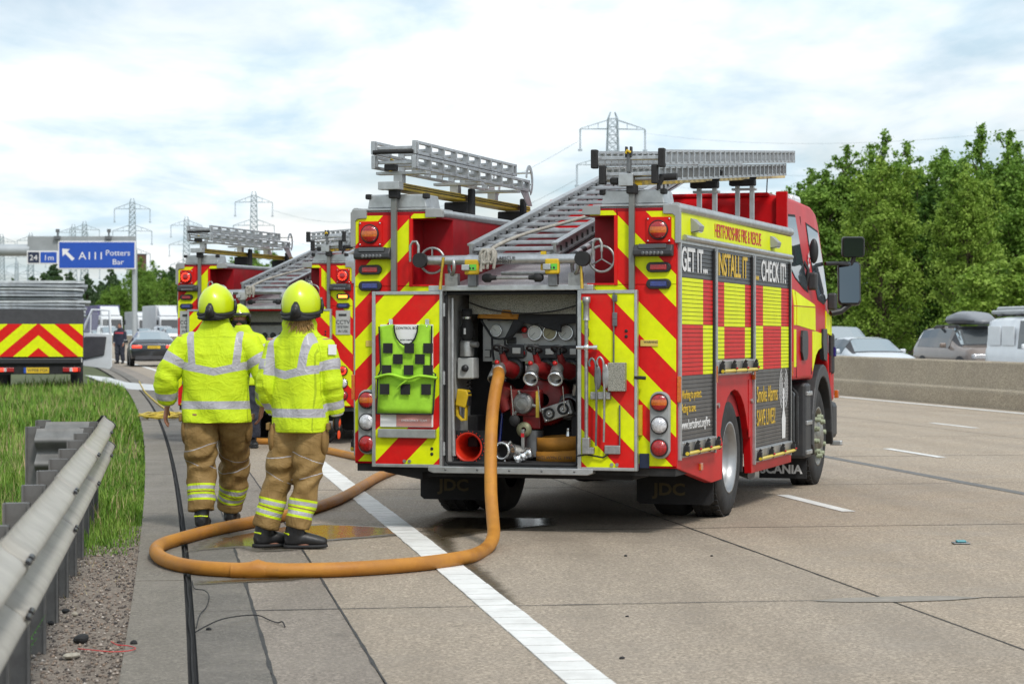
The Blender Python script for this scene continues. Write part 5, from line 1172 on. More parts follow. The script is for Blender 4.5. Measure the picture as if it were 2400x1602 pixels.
spread = [.0455 if True else 0 for _ in sp_]
MB().tube(sp_, spread, 20).build('hose_jacket', 'hose_orange', hs)
# swelling where the hose is patched
kp = hp(604, 1336); MB().tube([kp+Vector((-.16, 0, 0)), kp+Vector((-.05, 0, 0)), kp+Vector((0, 0, .004)), kp+Vector((.05, 0, 0)), kp+Vector((.16, 0, 0))], [.044, .052, .064, .052, .044], 18).build('bulge', 'hose_orange', hs)
MB().lathe([(.048, -.05), (.058, -.045), (.058, .01), (.05, .015), (.050, .035), (.058, .04), (.055, .07), (.046, .08)], E1.w(-.154, .10, 1.165), E1.w(-.150, .13, 1.195)-E1.w(-.165, .02, 1.09), 22).build('coupling', 'cast_metal', hs)
for q_, (py, txt) in enumerate(((1040, '08 90S'), (1120, 'LIFE 1991'), (1200, '25 BAR'))):
    p_ = at(1151.5, py, 16.75-.0016*(py-1000)); text('lettering', txt, .034, 'print_black', hs, p_+Vector((-.008, -.0475, 0)), (PI/2, PI/2, 0))
# second hose between the engines
h2 = [ground(x, y, .04) for x, y in ((560, 1026), (600, 1033), (660, 1036), (740, 1050), (790, 1060), (850, 1072), (930, 1075))]
o = MB().tube(spline(h2, 6), .045, 12).build('supply_hose', 'hose_orange'); tag(o, 'orange hose on the road behind the two firefighters', 'hose')
h3 = [ground(x, y, .045) for x, y in ((598, 960), (608, 990), (625, 1010))]
# yellow reel hose heaped by the gutter
yh_ = thing('reel_hose', 'yellow thin hose coiled on the gutter left of firefighters', 'hose', ground(385, 975))
yh_.location = (0, 0, 0); c = ground(385, 980)
mb = MB(); r3 = random.Random(4); pts = []
for k in range(150):
    a = k*.17; rr = .34+.06*math.sin(k*.21); pts.append((c.x+rr*math.cos(a)+.02*math.sin(k*.7), c.y+rr*2.6*math.sin(a), gz(c.y)+.022+.00045*k+.008*math.sin(k*1.3)))
mb.tube(pts, .015, 7).build('coil', 'hose_yellow', yh_)
tail = [ground(x, y, .015) for x, y in ((402, 968), (370, 945), (352, 930), (340, 918), (332, 905), (326, 893))]
MB().tube(spline(tail, 5), .018, 6).build('tail', 'hose_yellow', yh_)
# ================================================================== people
def fuse(mb, voxel, it=4, fac=.5):
    me = bpy.data.meshes.new('tmp'); me.from_pydata(mb.v, [], mb.f)
    bm = bmesh.new(); bm.from_mesh(me); bmesh.ops.recalc_face_normals(bm, faces=bm.faces); bm.to_mesh(me); bm.free()
    o = bpy.data.objects.new('tmp', me); COL.objects.link(o)
    r = o.modifiers.new('r', 'REMESH'); r.mode = 'VOXEL'; r.voxel_size = voxel
    s = o.modifiers.new('s', 'SMOOTH'); s.factor = fac; s.iterations = it
    dg = bpy.context.evaluated_depsgraph_get(); out = bpy.data.meshes.new_from_object(o.evaluated_get(dg))
    bpy.data.objects.remove(o); bpy.data.meshes.remove(me)
    out.polygons.foreach_set('use_smooth', [True]*len(out.polygons)); return out
def vco(me):
    a = np.empty(len(me.vertices)*3, np.float32); me.vertices.foreach_get('co', a); n = np.empty_like(a); me.vertices.foreach_get('normal', n)
    return a.reshape(-1, 3).astype(float), n.reshape(-1, 3).astype(float)
def nz3(P, f, seed=0.):
    fx, fy, fz = f; nn = noise.noise
    return np.array([nn((x*fx+seed, y*fy+seed*1.7, z*fz-seed)) for x, y, z in P])
def polyline(P, pts):
    """distance to a polyline and arc length along it"""
    best = np.full(len(P), 1e9); arc = np.zeros(len(P)); L0 = 0.
    for a, b in zip(pts[:-1], pts[1:]):
        a = np.array(a); b = np.array(b); d = b-a; l = np.linalg.norm(d); t = np.clip(((P-a) @ d)/l**2, 0, 1); q = np.linalg.norm(P-(a+t[:, None]*d), axis=1)
        m = q < best; best[m] = q[m]; arc[m] = L0+t[m]*l; L0 += l
    return best, arc, L0
def band_mat(name, base, base2, silver=(.44, .43, .46), extra=None, rough=.75):
    m = mat(name, base, rough); b = NB(m); c = b.obj(); n = b.noise(c, 7, 5); a = b.n('ShaderNodeAttribute'); a.attribute_name = 'band'
    col = b.mix(b.rng(n, .35, .7), base, base2)
    d2 = b.noise(c, 2.6, 8, .7); col = b.mix(b.rng(d2, .60, .85, 0, .22), col, (.12, .10, .03))
    if extra:
        e = b.n('ShaderNodeAttribute'); e.attribute_name = 'trim'; col = b.mix(b.math('LESS_THAN', e.outputs['Fac'], 0.), col, extra)
    sv = b.mix(b.rng(b.noise(c, 40, 2), .3, .7), tuple(x*.86 for x in silver), silver)
    ins = b.math('LESS_THAN', a.outputs['Fac'], 0.); col = b.mix(ins, col, sv)
    b.lk(col, b.b.inputs['Base Color']); b.lk(b.rng(ins, 0, 1, rough, .38), b.b.inputs['Roughness'])
    rg = lambda nn: b.math('POWER', b.math('SUBTRACT', 1., b.math('ABSOLUTE', b.math('SUBTRACT', b.math('MULTIPLY', nn, 2.), 1.))), 5.)
    crease = b.math('ADD', b.math('MULTIPLY', rg(b.noise(b.obj((1.2, 1.2, .55)), 5.5, 2, .5, 1.3)), .7), b.math('MULTIPLY', rg(b.noise(b.obj((.6, .6, 1.3)), 9, 2, .5, 1.6)), .45))
    b.bump(b.math('ADD', b.math('ADD', crease, b.math('MULTIPLY', b.noise(c, 14, 4), .35)), b.math('MULTIPLY', b.noise(c, 240, 2), .05)), .45, .011); return m
band_mat('jacket_yellow', (.50, .67, .004), (.62, .79, .008), extra=(.36, .48, .004)); band_mat('trousers_tan', (.225, .135, .040), (.30, .19, .065), extra=(.55, .72, .006)); band_mat('trousers_navy', (.012, .014, .026), (.03, .034, .05))
band_mat('jacket_navy', (.010, .013, .030), (.022, .026, .05), silver=(.5, .03, .05))
mat('skin', (.42, .20, .135), .55, var=.14, vscale=14); mat('helmet_yellow', (.58, .72, .005), .32, coat=.25, var=.05, vscale=6, dirt=.06)
mat('hair_blond', (.42, .25, .09), .6, var=.35, vscale=30); mat('hair_dark', (.03, .02, .015), .7); mat('boot_black', (.014, .014, .015), .45, var=.3, vscale=10, bump=.15, bscale=60)
mat('glove_orange', (.75, .07, .01), .7, var=.15, vscale=12); mat('eye_dark', (.02, .015, .012), .2); mat('lip', (.28, .08, .07), .6); mat('patch_white', (.7, .72, .72), .7)
def hand(mb, w, d, side, curl=.5, s=1.):
    """w wrist, d pointing direction down the hand, side = +1 right hand"""
    w = Vector(w); d = Vector(d).normalized(); fw = Vector((0, 1, 0)); fw = (fw-d*fw.dot(d)).normalized(); lat = d.cross(fw).normalized()
    pal = w+d*.085*s
    mb.loft([w-d*.02, w+d*.02, w+d*.05, w+d*.09, w+d*.105], [(.024*s, .028*s), (.019*s, .034*s), (.018*s, .042*s), (.017*s, .042*s), (.010, .034*s)], 12, up=fw)
    inn = lat if side < 0 else -lat
    inn = Vector((-side, 0, 0)); inn = (inn-d*inn.dot(d)).normalized()
    for k, (off, ln) in enumerate(((.031, .068), (.011, .078), (-.010, .074), (-.030, .058))):
        p0 = w+d*.090*s+fw*off*s; p1 = p0+d*ln*.45*s+inn*.010*curl; p2 = p1+d*ln*.33*s+inn*.020*curl; p3 = p2+d*ln*.20*s+inn*.022*curl
        mb.loft([p0, p1, p2, p3], [(.0095*s, .0095*s), (.009*s, .009*s), (.0082*s, .0082*s), (.006*s, .006*s)], 8, up=fw)
    t0 = w+d*.03*s+fw*.030*s; t1 = t0+d*.035*s+fw*.030*s+inn*.008; t2 = t1+d*.035*s+fw*.008*s+inn*.012
    mb.loft([t0, t1, t2], [(.013*s, .013*s), (.011*s, .011*s), (.007*s, .007*s)], 8, up=lat)
def person(label, loc, rz, J, near=True, psi=0., hel=True, head_turn=0., jw=(.265, .175), jm='jacket_yellow', tm='trousers_tan', glove=(0, 0), hair=None, hem=.81, sleeve=1., legs_r=1., hh=1.685, face=False, bands=True, collar=1.635):
    t = thing('person', label, 'person', loc, rz); vx = .0065 if near else .011
    A = J['arms']; Lg = J['legs']; up = (math.sin(psi), math.cos(psi), 0); hx = J.get('head', (0, 0)); pel = J.get('pelvis', (0, 0))
    # --- body: one continuous skin
    b = MB()
    b.loft([(pel[0], pel[1], .84), (pel[0], pel[1], .95), (0, 0, 1.15), (0, 0, 1.35), (0, 0, 1.46), (0, 0, 1.50)], [(jw[0]*.62, .11), (jw[0]*.66, .12), (jw[0]*.62, .11), (jw[0]*.70, .12), (jw[0]*.6, .10), (.07, .07)], 16, up=up)
    b.loft([(0, 0, 1.46), (hx[0]*.5, hx[1]*.5, 1.53), (hx[0], hx[1], 1.62)], [(.062, .066), (.056, .06), (.06, .07)], 12, up=up)
    ht = Matrix.Rotation(head_turn, 4, 'Z'); hc = Vector((hx[0], hx[1], hh-.01))
    b.ell(hc, (.078, .100, .118), 20, 14, mt=ht); b.ell(hc+ht @ Vector((0, .03, -.075)), (.055, .065, .05), 14, 10, mt=ht)
    b.loft([hc+ht @ Vector((0, .092, .015)), hc+ht @ Vector((0, .115, -.02)), hc+ht @ Vector((0, .098, -.032))], [(.008, .008), (.013, .012), (.012, .008)], 8, up=(1, 0, 0))
    for sg in (-1, 1): b.ell(hc+ht @ Vector((sg*.08, -.005, -.01)), (.010, .02, .032), 8, 8, mt=ht)
    for side, key in ((-1, 'L'), (1, 'R')):
        sh, el, wr, hd = [Vector(p) for p in A[key]]
        b.loft([sh*1., (sh+el)/2, el, (el+wr)/2, wr], [(.055, .055), (.048, .05), (.042, .042), (.04, .04), (.028, .03)], 12, up=(0, 1, .1))
        if not glove[0 if side < 0 else 1]: hand(b, wr+(hd-wr)*.25, hd-wr, side, J.get('curl', .7))
        else: b.ell(wr+(hd-wr)*.6, (.03, .04, .05), 10, 8)
        hp_, kn, an, toe = [Vector(p) for p in Lg[key]]
        b.loft([Vector((hp_.x*.8+pel[0]*.2, hp_.y, hp_.z+.06)), hp_, (hp_+kn)/2, kn, (kn+an)/2, an, an-Vector((0, 0, .05))], [(.085, .095), (.085, .095), (.07, .075), (.055, .06), (.052, .058), (.042, .045), (.04, .045)], 14, up=(0, 1, .05))
        d = Vector((toe.x, toe.y, 0)).normalized(); b.loft([an+Vector((0, 0, -.07))-d*.04, an+Vector((0, 0, -.07))+d*.06, an+Vector((0, 0, -.085))+d*.15], [(.035, .03), (.04, .03), (.03, .018)], 10, up=(0, 0, 1))
    obj('body', fuse(b, vx if near else .010, 3), t).data.materials.append(M['skin'])
    if face or not hel:
        for sg in (-1, 1): MB().ell(hc+ht @ Vector((sg*.030, .090, .012)), (.012, .008, .007), 10, 6).build('eye', 'eye_dark', t); MB().tube([hc+ht @ Vector((sg*.015, .096, .033)), hc+ht @ Vector((sg*.045, .088, .034))], .004, 5).build('eyebrow', 'hair_dark', t)
        MB().tube([hc+ht @ Vector((-.026, .088, -.056)), hc+ht @ Vector((0, .097, -.058)), hc+ht @ Vector((.026, .088, -.056))], [.003, .007, .003], 6).build('mouth', 'lip', t)
    # --- jacket
    j = MB(); w, dp = jw
    zs = [hem, hem+.03, .95, 1.08, 1.22, 1.33, 1.40, 1.455, 1.505, 1.55, 1.585]
    rr = [(w*.985, dp*1.02), (w, dp*1.03), (w*.99, dp), (w*.955, dp*.97), (w*.965, dp*.95), (w*.97, dp*.92), (w*.90, dp*.84), (w*.74, dp*.76), (w*.54, dp*.70), (.118, .115), (.098, .104)]
    cx = [pel[0], pel[0], pel[0]*.7, pel[0]*.3]+[0]*7
    j.loft([(c, 0 if z > .95 else pel[1]*.7, z) for c, z in zip(cx, zs)], rr, 36, up=up, sq=2.5)
    j.loft([(hx[0]*.3, hx[1]*.3, 1.52), (hx[0]*.5, hx[1]*.5, (1.52+collar)/2), (hx[0]*.6, hx[1]*.6, collar)], [(.118, .118), (.104, .108), (.096, .102)], 24, up=up)
    AP = {}
    for key in 'LR':
        sh, el, wr, hd = [Vector(p) for p in A[key]]; s_ = sleeve
        inn = Vector((sh.x*.62, sh.y*.6, sh.z-.02)); sh = sh+Vector((0, 0, -.055)); pts = [inn, sh, sh.lerp(el, .5)+Vector((.008*(1 if key == 'R' else -1), 0, 0)), el, el.lerp(wr, .5), el.lerp(wr, .95)]
        j.loft(pts, [(.072*s_, .095*s_), (.094*s_, .104*s_), (.096*s_, .098*s_), (.093*s_, .092*s_), (.086*s_, .084*s_), (.070*s_, .068*s_)], 22, up=(0, 1, .1)); AP[key] = [tuple(p) for p in pts]
    me = fuse(j, vx, 7, .5); P, Nn = vco(me)
    c_, s2 = math.cos(psi), math.sin(psi); tx = P[:, 0]*c_-P[:, 1]*s2; ty = P[:, 0]*s2+P[:, 1]*c_; z = P[:, 2]
    dL, aL, LL = polyline(P, AP['L'][1:]); dR, aR, LR = polyline(P, AP['R'][1:])
    arm = (np.minimum(dL, dR) < .125*sleeve) & ((np.abs(tx) > w*.90) | (np.minimum(dL, dR) < .100*sleeve) & (np.abs(tx) > w*.80)); al = np.where(dL < dR, aL, aR); AL = np.where(dL < dR, LL, LR)
    disp = .013*nz3(P, (5, 5, 2.6), 1.)+.009*nz3(P, (12, 12, 7), 4.)
    fold = np.sin(al*62+4*nz3(P, (4, 4, 4), 9.))
    disp += np.where(arm, .0055*fold*np.exp(-((al-AL*.58)/(AL*.26))**2), 0)
    disp += np.where(~arm, .007*np.sin(tx*26+z*9+5*nz3(P, (2, 2, 3), 6.))*np.clip((1.25-z)/.4, 0, 1), 0)
    P2 = P+Nn*disp[:, None]; P2[:, 2] = np.where(z < hem+.02, z, P2[:, 2]); me.vertices.foreach_set('co', P2.astype(np.float32).ravel())
    bd = np.full(len(P), 1.)
    if bands:
        tors = np.minimum.reduce([np.abs(z-(hem+.135))-.030, np.abs(z-(1.195+.20*np.abs(tx)))-.029,
                np.where((z > 1.20) & (ty < 0), np.abs(np.abs(tx)-(w*.62+(z-1.22)*.10))-.027, 1)])
        tors = np.where(np.abs(tx) < w*1.2, tors, 1)
        armb = np.minimum(np.abs(al-AL*.29)-.034, np.abs(al-AL*.86)-.028); bd = np.where(arm, armb, tors)
    elif jm == 'jacket_navy': bd = np.where(~arm, np.abs(z-1.36)-.03, 1.)
    seam = np.minimum.reduce([np.where(np.abs(tx) > w*.72, np.abs(np.minimum(dL, dR)-.114*sleeve)-.0030, 1), np.where(~arm, np.abs(z-(hem+.022))-.0022, 1), np.where(~arm & (z > 1.3), np.abs(z-1.455)-.0028, 1), np.where(~arm, np.abs(np.abs(tx)-w*.93)-.0025, 1),
        np.where(arm & (al > AL*.44) & (al < AL*.78), np.abs(((al*34) % 1)-.5)/34-.0017, 1)])
    a_ = me.attributes.new('trim', 'FLOAT', 'POINT'); a_.data.foreach_set('value', seam.astype(np.float32))
    a_ = me.attributes.new('band', 'FLOAT', 'POINT'); a_.data.foreach_set('value', bd.astype(np.float32)); me.update(); me.materials.append(M[jm])
    jk = obj('jacket', me, t)
    if near and glove[1]:
        sh, el, wr, hd = [Vector(p) for p in A['R']]; q = sh.lerp(el, .22)
        MB().box(-.03, .03, -.003, .003, -.035, .035, 0, Matrix.Translation(q+Vector((.055, -.088, 0))) @ Matrix.Rotation(.5, 4, 'Z')).build('badge', 'patch_white', jk)
    for key, g_ in (('L', glove[0]), ('R', glove[1])):
        sh, el, wr, hd = [Vector(p) for p in A[key]]
        MB().loft([el.lerp(wr, .93), el.lerp(wr, 1.02)], [(.060*sleeve, .058*sleeve), (.054*sleeve, .052*sleeve)], 16, up=(0, 1, .1)).build('cuff', 'patch_white', jk)
        if g_:
            gm = MB(); hand(gm, wr+(hd-wr)*.1, hd-wr, -1 if key == 'L' else 1, 1.4, 1.25)
            gme = fuse(gm, .006, 3); gme.materials.append(M['cloth_black']); go = obj('glove', gme, t)
            d = (hd-wr).normalized(); ob = MB()
            for k, off in enumerate((.036, .012, -.012, -.034)): p = wr+d*.135+Vector((.016*(1 if key == 'R' else -1), off, 0)); ob.ell(p+Vector((0, 0, -.015)), (.010, .010, .030), 8, 6)
            ob.ell(wr+d*.06+Vector((.014*(1 if key == 'R' else -1), 0, 0)), (.016, .034, .038), 10, 8); ob.build('knuckle_pad', 'glove_orange', go)
    # --- trousers
    tr = MB(); LP = {}
    tr.loft([(pel[0], pel[1], .80), (pel[0], pel[1], .88), (pel[0], pel[1], .98)], [(w*.80, dp*.88), (w*.88, dp*.95), (w*.86, dp*.92)], 28, up=up, sq=2.4)
    for key in 'LR':
        hp_, kn, an, toe = [Vector(p) for p in Lg[key]]; r_ = legs_r
        pts = [hp_+Vector((0, 0, .03)), hp_.lerp(kn, .35), kn, kn.lerp(an, .5), an+Vector((0, 0, .035))]
        tr.loft(pts, [(.125*r_, .135*r_), (.122*r_, .130*r_), (.108*r_, .112*r_), (.102*r_, .105*r_), (.095*r_, .102*r_)], 22, up=(0, 1, .05)); LP[key] = [tuple(p) for p in pts]
    me = fuse(tr, vx, 6, .5); P, Nn = vco(me); dL, aL, LL = polyline(P, LP['L']); dR, aR, LR = polyline(P, LP['R']); al = np.where(dL < dR, aL, aR); AL = np.where(dL < dR, LL, LR); low = AL-al
    disp = .015*nz3(P, (6, 6, 4), 2.)+.010*nz3(P, (11, 11, 15), 5.)+.008*np.sin(al*40+P[:, 0]*25+5*nz3(P, (5, 5, 5), 3.))*np.exp(-((low-.36)/.22)**2)
    P2 = P+Nn*disp[:, None]; me.vertices.foreach_set('co', P2.astype(np.float32).ravel())
    ang = P[:, 0]*.25+P[:, 1]*.1
    bd = np.full(len(P), 1.); tm_ = np.full(len(P), 1.)
    if bands and near or tm == 'trousers_tan':
        e = low
        for c0 in (.105, .175): bd = np.minimum(bd, np.abs(e-c0)-.013); tm_ = np.minimum(tm_, np.abs(e-c0)-.030)
        sgn = np.where(dL < dR, -1, 1)
        bd = np.minimum(bd, np.abs(e-(.36+.35*(P[:, 0]-np.where(dL < dR, Lg['L'][1][0], Lg['R'][1][0]))*sgn))-.0035); bd = np.minimum(bd, np.abs(e-(.50-.30*(P[:, 0]-np.where(dL < dR, Lg['L'][1][0], Lg['R'][1][0]))*sgn))-.0035)
    for nm, vals in (('band', bd), ('trim', tm_)): a_ = me.attributes.new(nm, 'FLOAT', 'POINT'); a_.data.foreach_set('value', vals.astype(np.float32))
    me.update(); me.materials.append(M[tm]); to = obj('trousers', me, t)
    if near:
        for key, sg in (('L', -1), ('R', 1)):
            hp_, kn, an, toe = [Vector(p) for p in Lg[key]]; c = hp_.lerp(kn, .28)+Vector((sg*.105*legs_r, -.01, 0)); pk = MB().ell(c, (.034, .085, .115), 14, 10)
            pm_ = fuse(pk, .012, 3); pm_.materials.append(M['pocket_tan']); obj('pocket', pm_, to)
            MB().box(-.012, .012, -.075, .075, -.02, .03, 0, Matrix.Translation(c+Vector((sg*.030, 0, .085)))).build('pocket_flap', 'pocket_tan', to, .008)
    # --- boots
    for key in 'LR':
        hp_, kn, an, toe = [Vector(p) for p in Lg[key]]; d = Vector((toe.x, toe.y, 0)).normalized(); pit = toe.z; ax = Vector((-d.y, d.x, 0))
        rot = Matrix.Rotation(pit, 3, ax); q = lambda f, h: an+rot @ (d*f+Vector((0, 0, h-.10)))
        bo = MB(); bo.loft([q(-.005, .23), q(-.012, .15), q(-.02, .08), q(-.02, .03)], [(.062, .066), (.058, .064), (.056, .07), (.05, .07)], 16, up=d)
        bo.loft([q(-.085, .045), q(-.03, .055), q(.06, .062), q(.13, .05), q(.19, .040), q(.205, .035)], [(.035, .032), (.048, .045), (.050, .050), (.054, .042), (.044, .032), (.02, .02)], 16, up=(0, 0, 1))
        bme = fuse(bo, .009, 3); bme.materials.append(M['boot_black']); bo_ = obj('boot', bme, t)
        so = MB(); so.loft([q(-.092, .013), q(-.05, .013), q(.04, .013), q(.13, .013), q(.195, .016), q(.21, .020)], [(.034, .014), (.050, .014), (.048, .012), (.058, .014), (.046, .013), (.02, .010)], 14, up=(0, 0, 1), sq=4); so.build('sole', 'black_rubber', bo_)
        if near: MB().tube([q(-.06, .10)+ax*.05, q(-.085, .105), q(-.06, .10)-ax*.05], .007, 6).build('piping', 'helmet_yellow', bo_)
    # --- helmet
    if hel:
        hm = MB(); n, m_ = 40, 22; vs = []; HC = Vector((hx[0], hx[1], hh+.005)); T = lambda p: HC+ht @ Vector(p)
        for i in range(m_+1):
            for k in range(n):
                b_ = 2*PI*k/n; a = RAD(108-33*min(1, max(0, (math.sin(b_)-.05)/.5)))*i/m_; x_, y_, z_ = math.sin(a)*math.cos(b_), math.sin(a)*math.sin(b_), math.cos(a)
                s_ = 1+.05*math.exp(-(x_/.20)**2)*max(0, z_+.25)+.022*math.exp(-((abs(x_)-.72)/.10)**2)*(1 if z_ < .35 else 0)
                vs.append(T((x_*.134*s_, y_*.162*s_-.008, z_*.158*s_-(.020*max(0, -y_) if z_ < 0 else 0))))
        hm.add(vs, [[i*n+k, (i+1)*n+k, (i+1)*n+(k+1) % n, i*n+(k+1) % n] for i in range(m_) for k in range(n)], 0, True)
        ho = hm.build('helmet', 'helmet_yellow', t); sm = ho.modifiers.new('s', 'SOLIDIFY'); sm.thickness = .006; sm.offset = -1
        rim = []
        for k in range(36):
            b_ = 2*PI*k/36; bk = max(0, -math.sin(b_)); rim.append(T((math.cos(b_)*.134, math.sin(b_)*.158-.008, (math.cos(RAD(108-33*min(1, max(0, (math.sin(b_)-.05)/.5))))*.158-.006)-.024*bk+.020*math.exp(-((b_-1.5*PI)/.35)**2))))
        MB().tube(rim, .013, 8, closed=True).build('rim', 'black_rubber', ho)
        nk = MB(); vs = []
        for k in range(25):
            b_ = PI+PI*k/24; bk = max(0, -math.sin(b_)); ce = math.exp(-((b_-1.5*PI)/.30)**2)
            vs += [T((math.cos(b_)*.136, math.sin(b_)*.166-.008, -.050-.022*bk+.050*ce)), T((math.cos(b_)*.139, math.sin(b_)*.178-.008, -.082-.034*bk))]
        nk.add(vs, [[2*k, 2*k+1, 2*k+3, 2*k+2] for k in range(24)], 0, True); nk = nk.build('neck_guard', 'black_plastic', ho); nk.modifiers.new('s', 'SOLIDIFY').thickness = .008
        MB().loft([T((0, -.172, -.10)), T((0, -.180, -.055)), T((0, -.178, -.015)), T((0, -.165, .012))], [(.040, .012), (.036, .018), (.028, .018), (.014, .01)], 14, up=(0, -1, 0)).build('rear_lamp_mount', 'black_plastic', ho)
        MB().ell(T((0, -.200, -.045)), (.020, .008, .022), 12, 8).build('adjuster', 'boot_black', ho)
        for sg in (-1, 1): MB().loft([T((sg*.132, .03, -.06)), T((sg*.140, .03, -.01)), T((sg*.137, .03, .035))], [(.012, .03), (.014, .034), (.008, .02)], 12, up=(0, 1, 0)).build('visor_pivot', 'black_plastic', ho); MB().tube([T((sg*.085, .02, -.06)), T((sg*.082, .045, -.12)), T((sg*.03, .075, -.15))], .009, 6).build('chin_strap', 'black_rubber', ho)
        vz = MB(); vs = []
        for k in range(17):
            b_ = RAD(20)+RAD(140)*k/16
            for r_, z_ in ((.150, .0), (.165, .05)): vs.append(T((math.cos(b_)*r_*.86, math.sin(b_)*r_, z_)))
        vz.add(vs, [[2*k, 2*k+1, 2*k+3, 2*k+2] for k in range(16)], 0, True); vz = vz.build('visor', 'glass_dark', ho); vz.modifiers.new('s', 'SOLIDIFY').thickness = .004
        MB().loft([(hx[0], hx[1], 1.575), (hx[0], hx[1]-.004, 1.61), (hx[0], hx[1]-.004, hh-.045)], [(.072, .078), (.088, .10), (.100, .125)], 18).build('neck_curtain', 'cloth_black', ho)
    else:
        MB().ell(hc+Vector((0, -.012, .02)), (.084, .104, .112), 16, 12).build('hair', hair or 'hair_dark', t)
    if hel and hair:
        r_ = random.Random(11); hb = MB()
        for k in range(170):
            a = RAD(r_.uniform(222, 322)); x0, y0 = hx[0]+math.cos(a)*.075, hx[1]+math.sin(a)*.095; ln = r_.uniform(.09, .16)*(1-.3*abs(math.cos(a)))
            p0 = Vector((x0*1.15, y0*1.15, hh-.055)); p1 = p0+Vector((r_.uniform(-.012, .012), -.022, -ln*.5)); p2 = p1+Vector((r_.uniform(-.045, .045), r_.uniform(-.02, .012), -ln*.5)); hb.tube([p0, p1, p2], [.006, .005, .0015], 4, cap=False)
        hb.build('hair', hair, t)
    return t
mat('pocket_tan', (.215, .125, .037), .8, var=.2, vscale=9, bump=.2, bscale=40)
g1_ = ground(507, 1240)
person('stocky firefighter walking away in yellow jacket, bare hands, collar up under helmet', g1_, 0., dict(
    arms=dict(L=[(-.235, 0, 1.455), (-.375, -.03, 1.145), (-.375, .05, .955), (-.395, .08, .86)], R=[(.245, 0, 1.455), (.385, -.03, 1.145), (.345, .07, .955), (.325, .11, .86)]),
    legs=dict(L=[(-.125, 0, .86), (-.115, .04, .48), (-.105, -.02, .105), (0, 1, 0)], R=[(.125, .03, .86), (.105, .30, .50), (.055, .47, .105), (.05, 1, 0)]), head=(.0, .02), pelvis=(0, .01)),
    jw=(.260, .170), hh=1.69, head_turn=RAD(-10), sleeve=.98, legs_r=1.06)
g2_ = ground(703, 1284)
person('slimmer firefighter with fair hair below helmet, one dark orange glove, standing by the puddle', g2_, 0., dict(
    arms=dict(L=[(-.175, .05, 1.44), (-.235, .02, 1.12), (-.185, .10, .935), (-.165, .14, .85)], R=[(.165, -.03, 1.44), (.222, -.06, 1.12), (.255, .0, .925), (.250, .03, .82)]),
    legs=dict(L=[(-.070, .03, .86), (-.150, .05, .47), (-.235, .03, .105), (.9, .45, 0)], R=[(.085, -.03, .86), (.045, -.02, .47), (-.015, -.05, .105), (1, .12, 0)]), head=(.01, .01), pelvis=(.0, 0)),
    psi=RAD(38), jw=(.205, .160), hh=1.675, head_turn=RAD(-8), glove=(0, 1), collar=1.60, hair='hair_blond', hem=.80, sleeve=.84, legs_r=.92)
gp3 = ground(566, 1049)
person('firefighter facing the camera between the other two, mouth open, beside farther engine', gp3, PI, dict(
    arms=dict(L=[(-.22, 0, 1.45), (-.30, .06, 1.18), (-.20, .24, 1.30), (-.16, .30, 1.36)], R=[(.22, 0, 1.45), (.31, .02, 1.14), (.27, .14, .97), (.26, .17, .88)]),
    legs=dict(L=[(-.12, 0, .86), (-.13, .02, .48), (-.14, -.02, .105), (-.3, 1, 0)], R=[(.12, 0, .86), (.12, .04, .48), (.12, 0, .105), (.2, 1, 0)]), head=(.02, .02)),
    near=False, face=True, collar=1.575, glove=(1, 0), tm='trousers_navy', hh=1.69)
gp4 = ground(281, 852)
person('distant man in dark navy clothing with red chest stripe standing beside the dark car', gp4, PI*.92, dict(
    arms=dict(L=[(-.20, 0, 1.45), (-.24, -.02, 1.14), (-.22, .08, .92), (-.21, .11, .83)], R=[(.20, 0, 1.45), (.26, -.03, 1.14), (.25, .06, .92), (.24, .09, .83)]),
    legs=dict(L=[(-.11, 0, .86), (-.12, .02, .48), (-.13, -.02, .105), (-.2, 1, 0)], R=[(.11, 0, .86), (.11, .04, .48), (.11, 0, .105), (.2, 1, 0)]), head=(0, .02)),
    near=False, hel=False, collar=1.575, jm='jacket_navy', tm='trousers_navy', bands=False, sleeve=.85, jw=(.23, .15), hair='hair_dark')
# ================================================================== vehicles
mat('car_silver', (.58, .62, .66), .3, .15, coat=.4, var=.05, vscale=3); mat('car_dark', (.030, .036, .044), .22, .4, coat=.8, var=.1, vscale=3)
mat('car_white', (.78, .81, .84), .3, coat=.4, var=.05, vscale=3); mat('car_brown', (.22, .175, .15), .28, .2, coat=.5, var=.08, vscale=3)
mat('car_blue', (.012, .06, .30), .3, coat=.6); mat('lorry_white', (.62, .64, .66), .4, var=.06, vscale=1); mat('curtain_purple', (.10, .09, .22), .6, var=.15, vscale=1.5)
mat('curtain_blue', (.06, .10, .24), .6, var=.12, vscale=1.5); mat('curtain_grey', (.42, .44, .45), .6, var=.1, vscale=1)
mat('windscreen', (.42, .46, .48), .07, .75, spec=1.); mat('plate_yellow', (.70, .47, .02), .5); mat('plate_white', (.7, .7, .68), .5); mat('hub_silver', (.45, .46, .47), .35, .7)
mat('grey_door', (.60, .63, .65), .45, var=.08, vscale=4); mat('trim_dark', (.05, .05, .055), .7, var=.2, vscale=6); mat('cream_lining', (.52, .50, .44), .6)
mat('side_glass', (.035, .042, .048), .05, spec=.9); m = mat('clear_glass', (.9, .95, .95), .02, spec=.6, alpha=.12)
def wheel_small(root, x, y, r, side, w=.2):
    o = MB().lathe([(r*.62, -w/2), (r*.9, -w/2), (r, -w*.32), (r, w*.32), (r*.9, w/2), (r*.62, w/2)], (x, y, r), (side, 0, 0), 24).build('wheel', 'tyre_rubber', root)
    MB().lathe([(r*.64, w*.42), (r*.60, w*.46), (r*.5, w*.25), (r*.2, w*.38), (.001, w*.40)], (x, y, r), (side, 0, 0), 16).build('rim', 'hub_silver', o)
